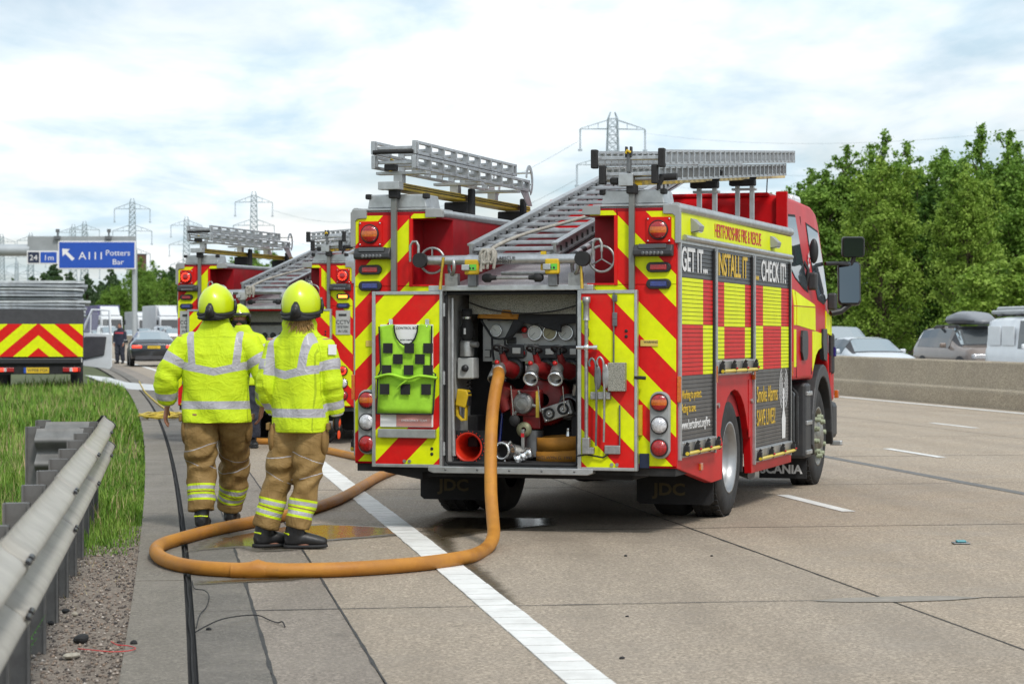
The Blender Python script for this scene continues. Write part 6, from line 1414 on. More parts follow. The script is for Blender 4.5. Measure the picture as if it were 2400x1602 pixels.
def car(name, label, cat, loc, rz, sec, paint, wb, wr=.32, glass=(0, 1), group=None, lights=None, plate_r=True, plate_txt=None, scale=1., cabin=None):
    """sec: (y, zb, zbelt, zroof, hw, hr) from tail to nose; cabin: y ranges of tail glass, side glass, windscreen"""
    t = thing(name, label, cat, loc, rz, group); t.scale = (scale,)*3
    def ring(s):
        y, zb, zbelt, zr, hw, hr = s; mid = zb+(zbelt-zb)*.55
        half = [(hw*.72, zb), (hw*.96, zb+.06), (hw, mid), (hw*.985, zbelt-.06), (hw*.955, zbelt), ((hw*.955*.55+hr*.45), zbelt+(zr-zbelt)*.45), (hr, zr-(zr-zbelt)*.12), (hr*.86, zr-.012), (hr*.45, zr), ]
        return [(x, y, z) for x, z in half]+[(-x, y, z) for x, z in half[::-1]]
    S = []
    for a, b in zip(sec[:-1], sec[1:]):
        for k in range(4): f = k/4; S.append(tuple(a[i]*(1-f)+b[i]*f for i in range(6)))
    S.append(sec[-1]); G = [ring(s) for s in S]; n = len(G[0]); mb = MB()
    mb.add([p for r_ in G for p in r_], [[i*n+j, i*n+(j+1) % n, (i+1)*n+(j+1) % n, (i+1)*n+j] for i in range(len(G)-1) for j in range(n)]+[list(range(n))[::-1], list(range((len(G)-1)*n, len(G)*n))], 0, True)
    bd = mb.build('body', paint, t)
    # glass: quads of the shell lifted off it
    def pane(nm, y0, y1, js, m_='windscreen', lift=.008):
        q = MB()
        for i in range(len(G)-1):
            ym = (G[i][0][1]+G[i+1][0][1])/2
            if y0 <= ym <= y1:
                for j in js:
                    a, b, c, d = [Vector(p) for p in (G[i][j], G[i][(j+1) % n], G[i+1][(j+1) % n], G[i+1][j])]; nn = (b-a).cross(d-a)
                    if nn.length < 1e-9: continue
                    nn.normalize(); ctr = (a+b+c+d)/4
                    if nn.dot(ctr-Vector((0, ctr.y, .6))) < 0: nn = -nn
                    q.add([p+nn*lift for p in (a, b, c, d)], [[0, 1, 2, 3]], 0, True)
        if q.f: return q.build(nm, m_, t, fix=False)
    (ta, tb_), sides, (wa, wb_) = cabin
    pane('glass_surround', wa-.10, wb_+.10, [5, 6, 7, 8, 9, 10, 11], 'trim_dark', .004); pane('glass_surround', ta-.1, tb_+.1, [5, 6, 7, 8, 9, 10, 11], 'trim_dark', .004)
    pane('rear_window', ta, tb_, [5, 6, 7, 8, 9, 10, 11]); pane('windscreen', wa, wb_, [6, 7, 8, 9, 10])
    for a, b in sides: pane('side_window', a, b, [4, 5], 'side_glass'); pane('side_window', a, b, [11, 12], 'side_glass')
    hw = max(s[4] for s in sec)
    for y in wb:
        for sg in (-1, 1): wheel_small(t, sg*(hw-.10), y, wr, sg)
        for sg in (-1, 1): MB().cyl((sg*(hw-.02), y, wr+.02), (sg*(hw+.006), y, wr+.02), wr*1.17, n=24).build('wheel_arch', 'trim_dark', t)
    y0, y1 = sec[0][0], sec[-1][0]
    for sg in (-1, 1):
        a = Vector(ring(sec[1])[3]); MB().cbox((sg*hw*.72, y0+.05, sec[1][2]-.14), (hw*.42, .14, .11)).build('tail_light', 'lamp_glow' if lights == 'brake' else 'lens_red', t, .03)
        MB().cbox((sg*hw*.70, y1-.10, sec[-2][2]-.16), (hw*.42, .22, .15)).build('headlight', 'lens_clear', t, .04)
        MB().cbox((sg*(hw+.09), sides[-1][1]-.05 if sides else .5, sec[len(sec)//2][2]+.07), (.18, .10, .13)).build('door_mirror', paint, t, .03)
    MB().cbox((0, y0-.012, sec[1][2]-.16), (.50, .02, .11)).build('number_plate', 'plate_yellow', t)
    if plate_txt: text('lettering', plate_txt, .085, 'print_black', t, (-.22, y0-.026, sec[1][2]-.19))
    MB().cbox((0, y1+.006, .42), (.50, .03, .11)).build('number_plate', 'plate_white', t); MB().box(-hw*.45, hw*.45, y1-.06, y1+.002, .52, .62).build('grille', 'black_plastic', t, .01)
    MB().box(-hw*.8, hw*.8, y0-.005, y0+.15, sec[0][1]-.1, sec[0][1]+.08).build('bumper', 'trim_dark', t, .03)
    return t
SAL = [(-2.38, .36, .80, .86, .80, .70), (-2.30, .30, .93, .985, .90, .74), (-1.95, .24, .96, 1.10, .925, .66), (-1.05, .20, .94, 1.38, .93, .58), (-.1, .19, .93, 1.42, .93, .585), (.55, .19, .92, 1.36, .93, .60), (1.25, .19, .90, 1.00, .925, .72), (2.0, .22, .82, .90, .90, .70), (2.34, .36, .62, .70, .78, .58)]
SUV = [(-2.25, .42, .95, 1.05, .80, .70), (-2.15, .35, 1.05, 1.35, .88, .68), (-1.85, .30, 1.05, 1.56, .91, .66), (-.6, .28, 1.03, 1.63, .92, .67), (.4, .28, 1.02, 1.60, .92, .67), (1.15, .28, 1.02, 1.12, .92, .76), (1.95, .30, .95, 1.03, .90, .74), (2.25, .42, .72, .82, .80, .62)]
VAN = [(-2.2, .40, 1.0, 1.70, .84, .74), (-2.12, .32, 1.05, 1.82, .90, .78), (-1.2, .28, 1.05, 1.86, .91, .79), (.3, .28, 1.04, 1.84, .91, .78), (.75, .28, 1.03, 1.74, .91, .75), (1.45, .28, 1.02, 1.14, .91, .78), (1.95, .32, .92, 1.02, .89, .76), (2.15, .42, .70, .82, .80, .66)]
SEDG = dict(cabin=((-2.0, -1.0), [(-1.6, -.35), (-.28, .60)], (.5, 1.25)), wb=(-1.42, 1.45))
SUVG = dict(cabin=((-2.2, -1.85), [(-1.85, -.55), (-.48, .50)], (.4, 1.18)), wb=(-1.35, 1.42), wr=.36)
VANG = dict(cabin=((-2.2, -2.15), [(.0, .75)], (.72, 1.42)), wb=(-1.35, 1.42))
def head_to(Y, o_=0.): sl = -.1364-.00087*Y; return math.atan2(-sl, 1.)        # rotation of a vehicle driving away
g = ground(355, 857); car('parked_car', 'dark grey hatchback with yellow plate and lit brake lights, seen from behind', 'car', g, head_to(g.y)-.02, SAL, 'car_dark', lights='brake', plate_txt='LK15 FZA', scale=1.02, **SEDG)
def opp_place(px, o_):
    a = (px-1200)/FPX; lo, hi = 20., 500.                                  # where the sight line crosses that lane
    for _ in range(60):
        Y = (lo+hi)/2
        if R(Y)+o_-a*Y > 0: lo = Y
        else: hi = Y
    return Vector((a*Y, Y, gz(Y)-.005)), math.atan2(-(-.1364-.00087*Y), 1.)+PI
p, th = opp_place(2024, 20.2); car('oncoming_car', 'silver saloon behind the concrete barrier, windscreen towards the camera', 'car', p, th, SAL, 'car_silver', scale=.93, group='cars queuing behind the barrier', **SEDG)
p, th = opp_place(1958, 23.2); car('oncoming_car', 'pale tall car half hidden behind the engine mirrors and silver saloon', 'car', p, th, SUV, 'car_silver', group='cars queuing behind the barrier', **SUVG)
p, th = opp_place(2276, 23.3); suv = car('oncoming_car', 'brown estate car carrying a grey roof box behind the barrier', 'car', p, th, SUV, 'car_brown', group='cars queuing behind the barrier', **SUVG)
q = thing('roof_box', 'streamlined grey roof box on the brown estate car', 'roof box', p+Vector((0, 0, 1.60)), th)
rb = [(-1.05, .10, .10, .16, .30, .20), (-.9, .06, .20, .34, .40, .30), (-.2, .05, .24, .44, .43, .33), (.5, .05, .22, .40, .42, .32), (1.0, .06, .16, .24, .32, .20), (1.15, .10, .12, .16, .15, .10)]
mb = MB(); n = 14; vs = []
for (y, z0_, zm_, z1_, hw_, hr_) in rb:
    for k in range(n):
        a = 2*PI*k/n; c_, s_ = math.cos(a), math.sin(a); vs.append((math.copysign(abs(c_)**.6, c_)*hw_, y, (z0_+z1_)/2+math.copysign(abs(s_)**.7, s_)*(z1_-z0_)/2))
mb.add(vs, [[i*n+k, i*n+(k+1) % n, (i+1)*n+(k+1) % n, (i+1)*n+k] for i in range(len(rb)-1) for k in range(n)]+[list(range(n)), list(range((len(rb)-1)*n, len(rb)*n))], 0, True); mat('box_grey', (.20, .21, .23), .35, var=.08, vscale=3); mb.build('shell', 'box_grey', q)
MB().box(-.44, .44, -1.0, 1.0, .15, .17).build('seam', 'trim_dark', q); MB().box(-.85, .85, -.55, -.48, -.04, .02).build('crossbar', 'trim_dark', q); MB().box(-.85, .85, .45, .52, -.04, .02).build('crossbar', 'trim_dark', q)
for x in (-.62, .62): MB().tube([(x, -1.2, -.06), (x, -1.0, .0), (x, .6, .0), (x, .8, -.06)], .02, 6).build('roof_rail', 'black_plastic', suv).location = (0, 0, 1.63)
p, th = opp_place(2464, 23.0); van = car('panel_van', 'white panel van with pipes on its roof, cut by the frame edge', 'van', p, th, VAN, 'car_white', **VANG)
for y0_, y1_ in ((-1.95, -1.15), (-1.05, -.25)):
    for sg in (-1, 1): MB().box(*sorted((sg*.875, sg*.895)), y0_, y1_, 1.12, 1.62).build('side_panel', 'car_white', van, .06)
MB().box(-.92, -.90, -2.0, -1.6, 1.0, 1.05).build('fuel_flap', 'trim_dark', van); MB().cbox((-.925, -.10, 1.0), (.03, .16, .05)).build('door_handle', 'trim_dark', van)
rk = thing('pipe_bundle', 'pale pipes tied on the roof rack of the white van', 'pipes', p+Vector((0, 0, 1.93)), th)
for k in range(9): MB().tube([(-.6+.15*k, -2.3, .05+.09*(k % 2)), (-.6+.15*k+.03, .9, .05+.09*(k % 2))], .055, 8).build('pipe', 'curtain_grey', rk)
for y in (-1.6, -.4, .5): MB().box(-.78, .78, y-.03, y+.03, -.06, -.01).build('rack_bar', 'trim_dark', rk)
# ---- distant queue on the far carriageway
def lorry(name, label, px, Y, hgt, body_m, cab_m, ln=10., wid=2.5, group='lorries in the distant queue'):
    X = (px-1200)*Y/FPX; th = math.atan2(-(-.1364-.00087*Y), 1.)+PI; t = thing(name, label, 'lorry', (X, Y, gz(Y)), th, group)
    MB().box(-wid/2, wid/2, -ln, -1.9, 1.1, hgt).build('load_body', body_m, t, .05); MB().box(-wid/2+.3, wid/2-.3, -ln+.2, .2, .55, 1.1).build('chassis', 'chassis_black', t)
    MB().prism([(-1.75, .7), (.25, .7), (.35, 1.5), (.05, 2.75), (-.2, 3.0), (-1.75, 3.1)], 'yz', -wid/2+.05, wid/2-.05).build('cab', cab_m, t, .1)
    MB().prism([(-1.7, 3.05), (-.5, 3.1), (-1.7, hgt-.1)], 'yz', -wid/2+.2, wid/2-.2).build('air_deflector', cab_m, t, .05)
    MB().add([(-1.1, .36, 1.62), (1.1, .36, 1.62), (1.05, .10, 2.62), (-1.05, .10, 2.62)], [[0, 1, 2, 3]]).build('windscreen', 'glass_dark', t, fix=False)
    MB().box(-1.0, 1.0, .3, .37, .85, 1.4).build('grille', 'trim_dark', t, .02); MB().box(-1.2, 1.2, .2, .42, .45, .8).build('bumper', cab_m, t, .04)
    for sg in (-1, 1):
        MB().cbox((sg*1.45, .1, 2.3), (.22, .12, .6)).build('mirror', 'black_plastic', t, .04)
        for y in (-.6, -ln+1.5, -ln+2.8): wheel_small(t, sg*(wid/2-.18), y, .5, sg, .3)
    return t
lorry('lorry', 'curtain sided lorry with purple trailer seen past the open van door', 262, 262, 4.25, 'curtain_purple', 'lorry_white', 13.)
lorry('lorry', 'white box lorry with a dark windscreen beside the farther fire engine', 398, 270, 4.3, 'lorry_white', 'lorry_white', 10.)
lorry('lorry', 'white lorry with pale grey load body, middle of the distant queue', 346, 285, 3.7, 'curtain_grey', 'lorry_white', 8.)
for k, (px, Y, sec, kw, pm, lab) in enumerate(((308, 247, SAL, SEDG, 'car_silver', 'silver car heading the distant queue beside the standing man'), (337, 262, SUV, SUVG, 'car_dark', 'dark car squeezed between pale cars in the distant queue'), (360, 240, SAL, SEDG, 'car_white', 'white car in the distant queue just above the dark hatchback'),
        (402, 246, SUV, SUVG, 'car_white', 'white car at the edge of the farther fire engine'), (253, 246, VAN, VANG, 'car_white', 'white van seen through the open door window'), (228, 262, SAL, SEDG, 'car_silver', 'silver car beside the tail of the flatbed truck'), (385, 262, VAN, VANG, 'car_silver', 'silver van in the distant queue near white lorry'))):
    X = (px-1200)*Y/FPX; th = math.atan2(-(-.1364-.00087*Y), 1.)+PI; car('queuing_car', lab, 'car', (X, Y, gz(Y)), th, sec, pm, group='cars in the distant queue', **kw)
# ---- flatbed truck loaded with panels
fY = 58.; fX = (90-1200)*fY/FPX; fz = gz(fY); fth = .190
ft = thing('flatbed_truck', 'flatbed truck with chevron tailboard and open cab door, parked on grass', 'truck', (fX, fY, fz), fth)
m = chev_mat('chevron_truck', .62, .28, 0., .86)
F = lambda mb, n_, m_, bev=0., par=None: mb.build(n_, m_, par or ft, bev)
F(MB().box(-1.12, 1.12, .05, 5.2, .95, 1.08), 'flat_bed', 'trim_dark', .01); F(MB().box(-1.12, 1.12, .0, .05, .82, 2.02), 'tailboard', 'trim_dark', .01); F(MB().box(-1.10, 1.10, -.012, .0, .84, 1.66), 'chevron_board', 'chevron_truck')
F(MB().box(-1.06, 1.06, -.05, .05, .66, .80), 'under_run_bar', 'black_plastic', .02); F(MB().box(-1.1, 1.1, .02, .08, .40, .66), 'light_board', 'chassis_black', .01)
F(MB().box(-.45, .45, .2, 7.4, .5, .8), 'chassis', 'chassis_black')
pl = F(MB().box(-.30, .26, -.0, .02, .43, .57), 'number_plate', 'plate_yellow'); MB().box(-.36, -.30, -.002, .018, .43, .57).build('country_band', 'sign_blue', pl); text('lettering', 'WF08 FGK', .11, 'print_black', pl, (-.27, -.004, .465))
for sg in (-1, 1):
    c = F(MB().box(sg*.82-.22, sg*.82+.22, -.02, .02, .46, .57), 'tail_light', 'lens_red', .01); MB().box(sg*.82-.05, sg*.82+.04, -.024, .0, .47, .56).build('reverse_lens', 'lens_clear', c); MB().box(sg*.82+.08*sg-.06, sg*.82+.08*sg+.06, -.024, .0, .47, .56).build('lamp', 'lamp_glow', c)
    wheel_small(ft, sg*.95, 1.6, .40, sg, .26); wheel_small(ft, sg*.95, 5.9, .40, sg, .26); F(MB().box(sg*.95-.16, sg*.95+.16, 1.0, 1.02, .15, .75), 'mud_flap', 'black_rubber')
F(MB().box(.86, 1.08, -.02, .0, .70, .80), 'marker_plate', 'plate_white'); F(MB().box(-1.06, -.86, -.02, .0, .70, .80), 'marker_plate', 'car_silver')
F(MB().prism([(5.3, .55), (7.3, .55), (7.4, 1.0), (6.9, 1.25), (6.6, 2.15), (6.4, 2.25), (5.3, 2.25)], 'yz', -1.0, 1.0), 'cab', 'car_blue', .05)
F(MB().box(1.02, 1.10, 5.0, 5.28, .6, 2.1), 'cab_corner', 'car_blue', .02)
dr = bpy.data.objects.new('door', None); COL.objects.link(dr); dr.parent = ft; dr.location = (1.06, 6.45, 0); dr.scale = (1.12, 1, 1.04); dr.rotation_euler = (0, 0, RAD(-12))
outl = [(0, .52), (.74, .42), (.80, .50), (.80, 1.95), (.74, 2.03), (.30, 2.05), (.0, 1.52)]; win = [(.08, 1.42), (.69, 1.38), (.69, 1.94), (.33, 1.96)]
MB().prism([(0, .52), (.74, .42), (.80, .50), (.80, 1.36), (0, 1.40)], 'xz', -.05, .02).build('door_skin', 'grey_door', dr, .015)
MB().tube([(x, -.015, z) for x, z in ((.03, 1.38), (.31, 2.02), (.74, 2.00), (.765, 1.36))], .035, 8).tube([(.26, -.015, 1.38), (.27, -.015, 1.95)], .022, 6).build('window_frame', 'grey_door', dr)
MB().prism([(-.02, .78), (.10, .68), (.62, .80), (.68, 1.30), (.14, 1.30), (.02, 1.16)], 'xz', -.10, -.045).build('door_trim', 'trim_dark', dr, .03); MB().add([(x, -.016, z) for x, z in win], [[0, 1, 2, 3]]).build('door_window', 'clear_glass', dr, fix=False)
MB().ell((-.02, -.10, 1.42), (.10, .05, .17)).build('door_mirror', 'black_plastic', dr)
rp_ = random.Random(9); zz = fz+1.86; mat('panel_grey', (.30, .33, .36), .6, var=.45, vscale=3, dirt=.4); mat('panel_pale', (.46, .49, .51), .6, var=.3, vscale=3, dirt=.3)
SL = ['lowest grey panel of the stack, right on the tailboard', 'second panel from the bottom of the flatbed stack', 'third panel from the bottom of the flatbed stack', 'fourth panel from the bottom of the flatbed stack', 'pale panel sticking out near the middle of the stack', 'sixth panel from the bottom of the flatbed stack', 'seventh panel from the bottom of the flatbed stack', 'fourth panel from the top of the flatbed stack', 'third panel from the top of the flatbed stack', 'second panel from the top of the flatbed stack', 'topmost grey panel of the stack on the flatbed']
for k in range(11):
    th_ = .058+.016*rp_.random(); o_ = MB(); w_ = 1.20+rp_.uniform(-.10, .03)+(.05 if k in (2, 4) else 0); L_ = 4.6; n_ = 12; vs = []; dip = rp_.uniform(.0, .03)
    for y_ in (0, .03, L_/2, L_):
        ring_ = []
        for i in range(n_+1):
            x_ = -w_+2*w_*i/n_; e_ = max(0, abs(x_)/w_-.86)/.14; sag_ = -dip*e_*e_+.012*noise.noise((x_*1.5, k*3.3, y_)); ring_.append((x_, y_+(.02 if y_ == 0 and abs(x_) > w_*.9 else 0), sag_))
        vs += ring_+[(x, y, z+th_) for x, y, z in ring_[::-1]]
    N_ = 2*(n_+1); o_.add(vs, [[q*N_+i, q*N_+(i+1) % N_, (q+1)*N_+(i+1) % N_, (q+1)*N_+i] for q in range(3) for i in range(N_)]+[list(range(N_))[::-1], list(range(3*N_, 4*N_))])
    o = o_.build('stacked_panel', 'panel_pale' if k in (1, 4, 8, 10) else 'panel_grey', bevel=.012); o.location = (fX-.02+rp_.uniform(-.05, .05), fY+.06+rp_.uniform(-.04, .06), zz); o.rotation_euler = (rp_.uniform(-.004, .004), rp_.uniform(-.008, .010), fth+rp_.uniform(-.012, .012))
    tag(o, SL[k], 'panel', 'grey panels stacked on the flatbed'); zz += th_+.019
# ================================================================== gantry sign
sY = 215.; S_ = sY/FPX
sg_ = thing('gantry_sign', 'blue motorway gantry sign reading A111 Potters Bar', 'sign', at(313, 792, sY)); sg_.location = (at(313, 700, sY).x, sY, gz(sY)); ox, oz = sg_.location.x, sg_.location.z
def sp(px, py): p = at(px, py, sY); return p.x-ox, p.z-oz
def sbox(x0, y0, x1, y1, d0, d1, nm, m_, bev=0., par=None): (a, b), (c, d) = sp(x0, y1), sp(x1, y0); return MB().box(a, c, d0, d1, b, d).build(nm, m_, par or sg_, bev)
sbox(66, 554, 319, 592, -.25, .1, 'backing_panel', 'sign_back'); MB().cyl((sp(315, 640)[0], 0, -1), (sp(315, 640)[0], 0, sp(0, 592)[1]), .26, n=14).build('column', 'post_light', sg_) if 'post_light' in M else None
mat('post_light', (.42, .45, .47), .5, .3, var=.08, vscale=1)
a, b = sp(315, 585); MB().cyl((a, .2, -1.5), (a, .2, b), .24, n=14).build('column', 'post_light', sg_)
a, b = sp(70, 586); MB().cyl((a-14, .2, b), (a, .2, b), .56, n=18).build('boom', 'post_light', sg_)
m1 = sbox(138, 565, 320, 631, -.42, -.30, 'sign_face', 'print_white', .02); sbox(141, 568, 317, 628, -.45, -.41, 'blue_field', 'sign_blue', .0, m1)
m2 = sbox(65, 588, 138, 619, -.42, -.30, 'distance_panel', 'print_white', .02); sbox(68, 591, 94, 616, -.45, -.41, 'navy_field', 'sign_navy', 0, m2); sbox(97, 591, 135, 616, -.45, -.41, 'blue_field', 'sign_blue', 0, m2)
def stext(body, px, py, hpx, par, xs=1.): a, b = sp(px, py); text('lettering', body, hpx*S_*1.38, 'print_white', par, (a, -.46, b), xs=xs, off=.0, ext=.004)
stext('A111', 186, 608, 18, m1, 1.12); stext('Potters', 249, 599, 13.5, m1, 1.05); stext('Bar', 265, 620, 13, m1, 1.1); stext('24', 71, 610, 13, m2, 1.1); stext('1m', 104, 610, 13, m2, 1.1)
aw = [sp(x, y) for x, y in ((148, 583), (166, 584), (160, 590), (177, 606), (171, 611), (155, 595), (149, 601))]
MB().add([(x, -.46, z) for x, z in aw], [list(range(len(aw)))]).build('arrow', 'print_white', m1, fix=False)
for px in (136, 256): a, b = sp(px, 556); MB().box(a-.28, a+.28, -.6, .1, b-.2, b+.1).box(a-.14, a+.16, -.4, .0, b+.45, b+.75).tube([(a, -.2, b), (a, -.2, b+.6)], .08, 6).build('sign_lamp', 'steel_dark', sg_)
# ================================================================== pylons and wires
mat('pylon_steel', (.32, .37, .41), .6, .2)
def pylon_meshes(H=47., th=.16):
    def hw(z): return (4.2*(1-z/(H*.55))+1.35*(z/(H*.55))) if z < H*.55 else 1.35-.55*(z-H*.55)/(H*.45)
    tw = MB(); zs = [0]; 
    while zs[-1] < H-2.2: zs.append(zs[-1]+max(1.7, hw(zs[-1])*1.55))
    zs[-1] = H-1.4
    for a, b in zip(zs[:-1], zs[1:]):
        A = [(sx*hw(a), sy*hw(a), a) for sx, sy in ((-1, -1), (1, -1), (1, 1), (-1, 1))]; B_ = [(sx*hw(b), sy*hw(b), b) for sx, sy in ((-1, -1), (1, -1), (1, 1), (-1, 1))]
        for k in range(4):
            tw.bar(A[k], B_[k], th*1.5, th*1.5); tw.bar(A[k], B_[(k+1) % 4], th, th); tw.bar(A[(k+1) % 4], B_[k], th, th); tw.bar(B_[k], B_[(k+1) % 4], th, th)
    for k, (sx, sy) in enumerate(((-1, -1), (1, -1), (1, 1), (-1, 1))): tw.bar((sx*hw(H-1.4), sy*hw(H-1.4), H-1.4), (sx*.4, sy*.3, H), th, th)
    arms = []
    for zf, ln in ((.925, 6.0), (.765, 6.6), (.60, 6.1)):
        z = H*zf; m_ = MB()
        for sg in (-1, 1):
            for sy in (-1, 1): m_.bar((sg*hw(z), sy*hw(z), z), (sg*ln, 0, z-.1), th, th); m_.bar((sg*hw(z+1.8)*.9, sy*hw(z)*.8, z+1.9), (sg*ln, 0, z), th, th)
            for f in (.35, .7): x = sg*(hw(z)+(ln-hw(z))*f); m_.bar((x, 0, z), (x, 0, z+1.9*(1-f)), th*.8, th*.8)
        ins = [MB().tube([(sg*ln, 0, z-.1), (sg*ln, 0, z-4.3), (sg*ln, 0, z-4.31), (sg*ln, 0, z-4.7)], [.17, .17, .42, .42], 6).mesh('insulator', 'pylon_steel') for sg in (-1, 1)]
        arms.append((m_.mesh('crossarm', 'pylon_steel'), ins))
    return tw.mesh('tower', 'pylon_steel'), arms
PT, PA = pylon_meshes(47., .12); PTt, PAt = pylon_meshes(47., .15)
PYL = []
for k, (px, top, lab, rz_) in enumerate(((1436, 263, 'tall lattice pylon rising between the two roof ladders', .1), (595, 448, 'lattice pylon standing over the farther engine ladder', .15), (310, 465, 'lattice pylon directly over the end of the blue sign', .1), (437, 507, 'lattice pylon between blue sign and farther fire engine', .2), (198, 518, 'right one of two pylons close together over the blue sign', .1), (172, 525, 'left one of two pylons close together over the blue sign', .15), (4, 548, 'faint pylon at the far left edge of the sky', .1), (39, 611, 'smallest distant pylon low over the stacked panels', .1), (72, 545, 'pylon whose legs show below the small distance sign', .1))):
    Y = (47.-1.5)*FPX/(HZ-top); Y = min(Y, 1150); s_ = ((HZ-top)*Y/FPX+CAM_H-2.)/47.
    far = Y > 600; t = thing('pylon', lab, 'pylon', at(px, HZ, Y)-Vector((0, 0, CAM_H-2.)), rz_, 'pylons along the horizon'); t.scale = (s_*(1.15 if k == 0 else 1.), s_, s_); PYL.append((t, s_))
    obj('tower', PTt if far else PT, t)
    for a, i in (PAt if far else PA): c = obj('crossarm', a, t); obj('insulator', i[0], c); obj('insulator', i[1], c)
def wire(a, b, sag, label, r=.035):
    pts = [a.lerp(b, k/24)-Vector((0, 0, sag*4*(k/24)*(1-k/24))) for k in range(25)]; o = MB().tube(pts, r, 4, cap=False).build('power_line', 'pylon_steel'); tag(o, label, 'wire', 'power lines between the pylons')
base = PYL[0][0].location
for sg, zf, nm in ((-1, .925, 'upper wire falling left from the tallest pylon'), (-1, .765, 'middle wire falling left from the tallest pylon')): wire(base+Vector((sg*7, 0, 47*zf-4.4)), PYL[1][0].location+Vector((6, 0, 47*zf-4.4)), 9., nm)
for dz, nm in ((0, 'upper wire crossing the sky at far right'), (-5.5, 'middle wire crossing the sky at far right'), (-9.5, 'lower wire crossing the sky at far right')): wire(at(1505, 335, 460)+Vector((0, 0, dz+2)), at(2700, 265, 300)+Vector((0, 0, dz)), 3., nm, .018)
# ================================================================== hill, trees, grass
hm = MB(); nx, ny = 40, 16; vs = []
for j in range(ny+1):
    for i in range(nx+1):
        Y = 330+j*70; px = -500+i*75; X = (px-1200)*Y/FPX; f = max(0, min(1, (Y-340)/380)); h = 14*f*f*(3-2*f)*(1+.25*noise.noise((X*.006, Y*.004, 0)))*max(.12, min(1, (1150-px)/900)); vs.append((X, Y, gz(min(Y, 400))-.6+h-(2.0 if j == 0 else 0)))
hm.add(vs, [[j*(nx+1)+i, j*(nx+1)+i+1, (j+1)*(nx+1)+i+1, (j+1)*(nx+1)+i] for j in range(ny) for i in range(nx)], 0, True); mat('field_green', (.10, .15, .045), 1., var=.35, vscale=.02, detail=3)
struct(hm.build('hills', 'field_green', fix=False), 'low green rise behind the motorway')
def leaf_mat(name, dark, light):
    m = mat(name, light, .6, spec=.25); b = NB(m); a = b.n('ShaderNodeAttribute'); a.attribute_name = 'tone'; col = b.mix(a.outputs['Fac'], dark, light); b.lk(col, b.b.inputs['Base Color'])
    t = m.node_tree; tr = t.nodes.new('ShaderNodeBsdfTranslucent'); b.lk(b.mix(.5, col, (.16, .30, .03)), tr.inputs[0]); mx_ = t.nodes.new('ShaderNodeMixShader'); mx_.inputs[0].default_value = .36
    out = t.nodes['Material Output']; t.links.new(b.b.outputs[0], mx_.inputs[1]); t.links.new(tr.outputs[0], mx_.inputs[2]); t.links.new(mx_.outputs[0], out.inputs[0]); return m
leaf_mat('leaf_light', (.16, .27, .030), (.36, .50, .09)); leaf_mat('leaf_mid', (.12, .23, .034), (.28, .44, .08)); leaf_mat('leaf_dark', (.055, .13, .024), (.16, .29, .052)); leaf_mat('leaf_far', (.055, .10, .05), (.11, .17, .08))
mat('bark', (.10, .075, .05), .9, var=.4, vscale=6)
def tree_parts(seed, H=10., rad=2.6, clumps=170, per=95, ls=.17, low=.10, tops=4, lm='leaf_mid', col=1.5):
    r = np.random.RandomState(seed); pts = []
    tpos = [(r.uniform(-.6, .6)*rad, r.uniform(-.6, .6)*rad, H*r.uniform(.78, .99)) for _ in range(tops)]; tpos[0] = (0, 0, H)
    limbs = []
    for tx_, ty_, tz_ in tpos:
        k = clumps//tops
        for i in range(k):
            f = low+(1-low)*r.rand()**.85; zc = f*tz_; env = rad*(.28+.72*min(1, (1-f)*col)**.75)*min(1, (f-low*.6)/.16+.25); a = r.rand()*6.283; q = env*(.35+.65*math.sqrt(r.rand()))*r.uniform(.75, 1.12)
            cx_ = tx_*f+math.cos(a)*q*.72; cy_ = ty_*f+math.sin(a)*q*.72; pts.append((cx_, cy_, zc)); 
            if i % 4 == 0: limbs.append(((tx_*f*.8, ty_*f*.8, max(.2, zc-q*.7)), (cx_, cy_, zc)))
        for i in range(16): f = .70+.31*i/15; q = (1.03-f)*rad*.55; pts.append((tx_+r.uniform(-q, q), ty_+r.uniform(-q, q), tz_*f))
    C = np.array(pts); K = len(C); cr = .36+.34*r.rand(K); cr *= np.clip(1.25-C[:, 2]/H*.85, .35, 1.)
    ctone = np.clip(.45+.25*r.randn(K), 0, 1)
    n = K*per; idx = np.repeat(np.arange(K), per); d = r.randn(n, 3); d /= np.linalg.norm(d, axis=1)[:, None]; rr = (np.abs(r.randn(n))*.62)[:, None]
    P_ = C[idx]+d*rr*cr[idx][:, None]*np.array([1.15, 1.15, .85])
    nrm = d*.6+r.randn(n, 3)*.6+np.array([0, 0, .55]); nrm /= np.linalg.norm(nrm, axis=1)[:, None]; t1 = np.cross(nrm, r.randn(n, 3)); t1 /= np.linalg.norm(t1, axis=1)[:, None]; t2 = np.cross(nrm, t1)
    s_ = (ls*(.6+.7*r.rand(n)))[:, None]; V = np.stack([P_-t1*s_*.55, P_+t2*s_*.36+nrm*s_*.08, P_+t1*s_*.62, P_-t2*s_*.36], 1).reshape(-1, 3); F_ = np.arange(n*4).reshape(-1, 4)
    tone = np.clip(ctone[idx]+.16*r.randn(n), 0, 1); cm = np_mesh('crown', V, F_, lm, {'tone': np.repeat(tone, 4)})
    tk = MB(); tk.tube([(0, 0, -.3), (.03, .02, H*.25), (.0, -.04, H*.55), (tpos[0][0], tpos[0][1], H*.97)], [H*.020, H*.016, H*.010, H*.002], 8)
    for tp in tpos[1:]: tk.tube([(0, 0, H*.18), (tp[0]*.5, tp[1]*.5, H*.45), (tp[0], tp[1], tp[2]*.95)], [H*.011, H*.008, H*.0015], 6)
    for a, b in limbs: tk.tube([a, b], [.05, .012], 5)
    return cm, tk.mesh('trunk', 'bark')
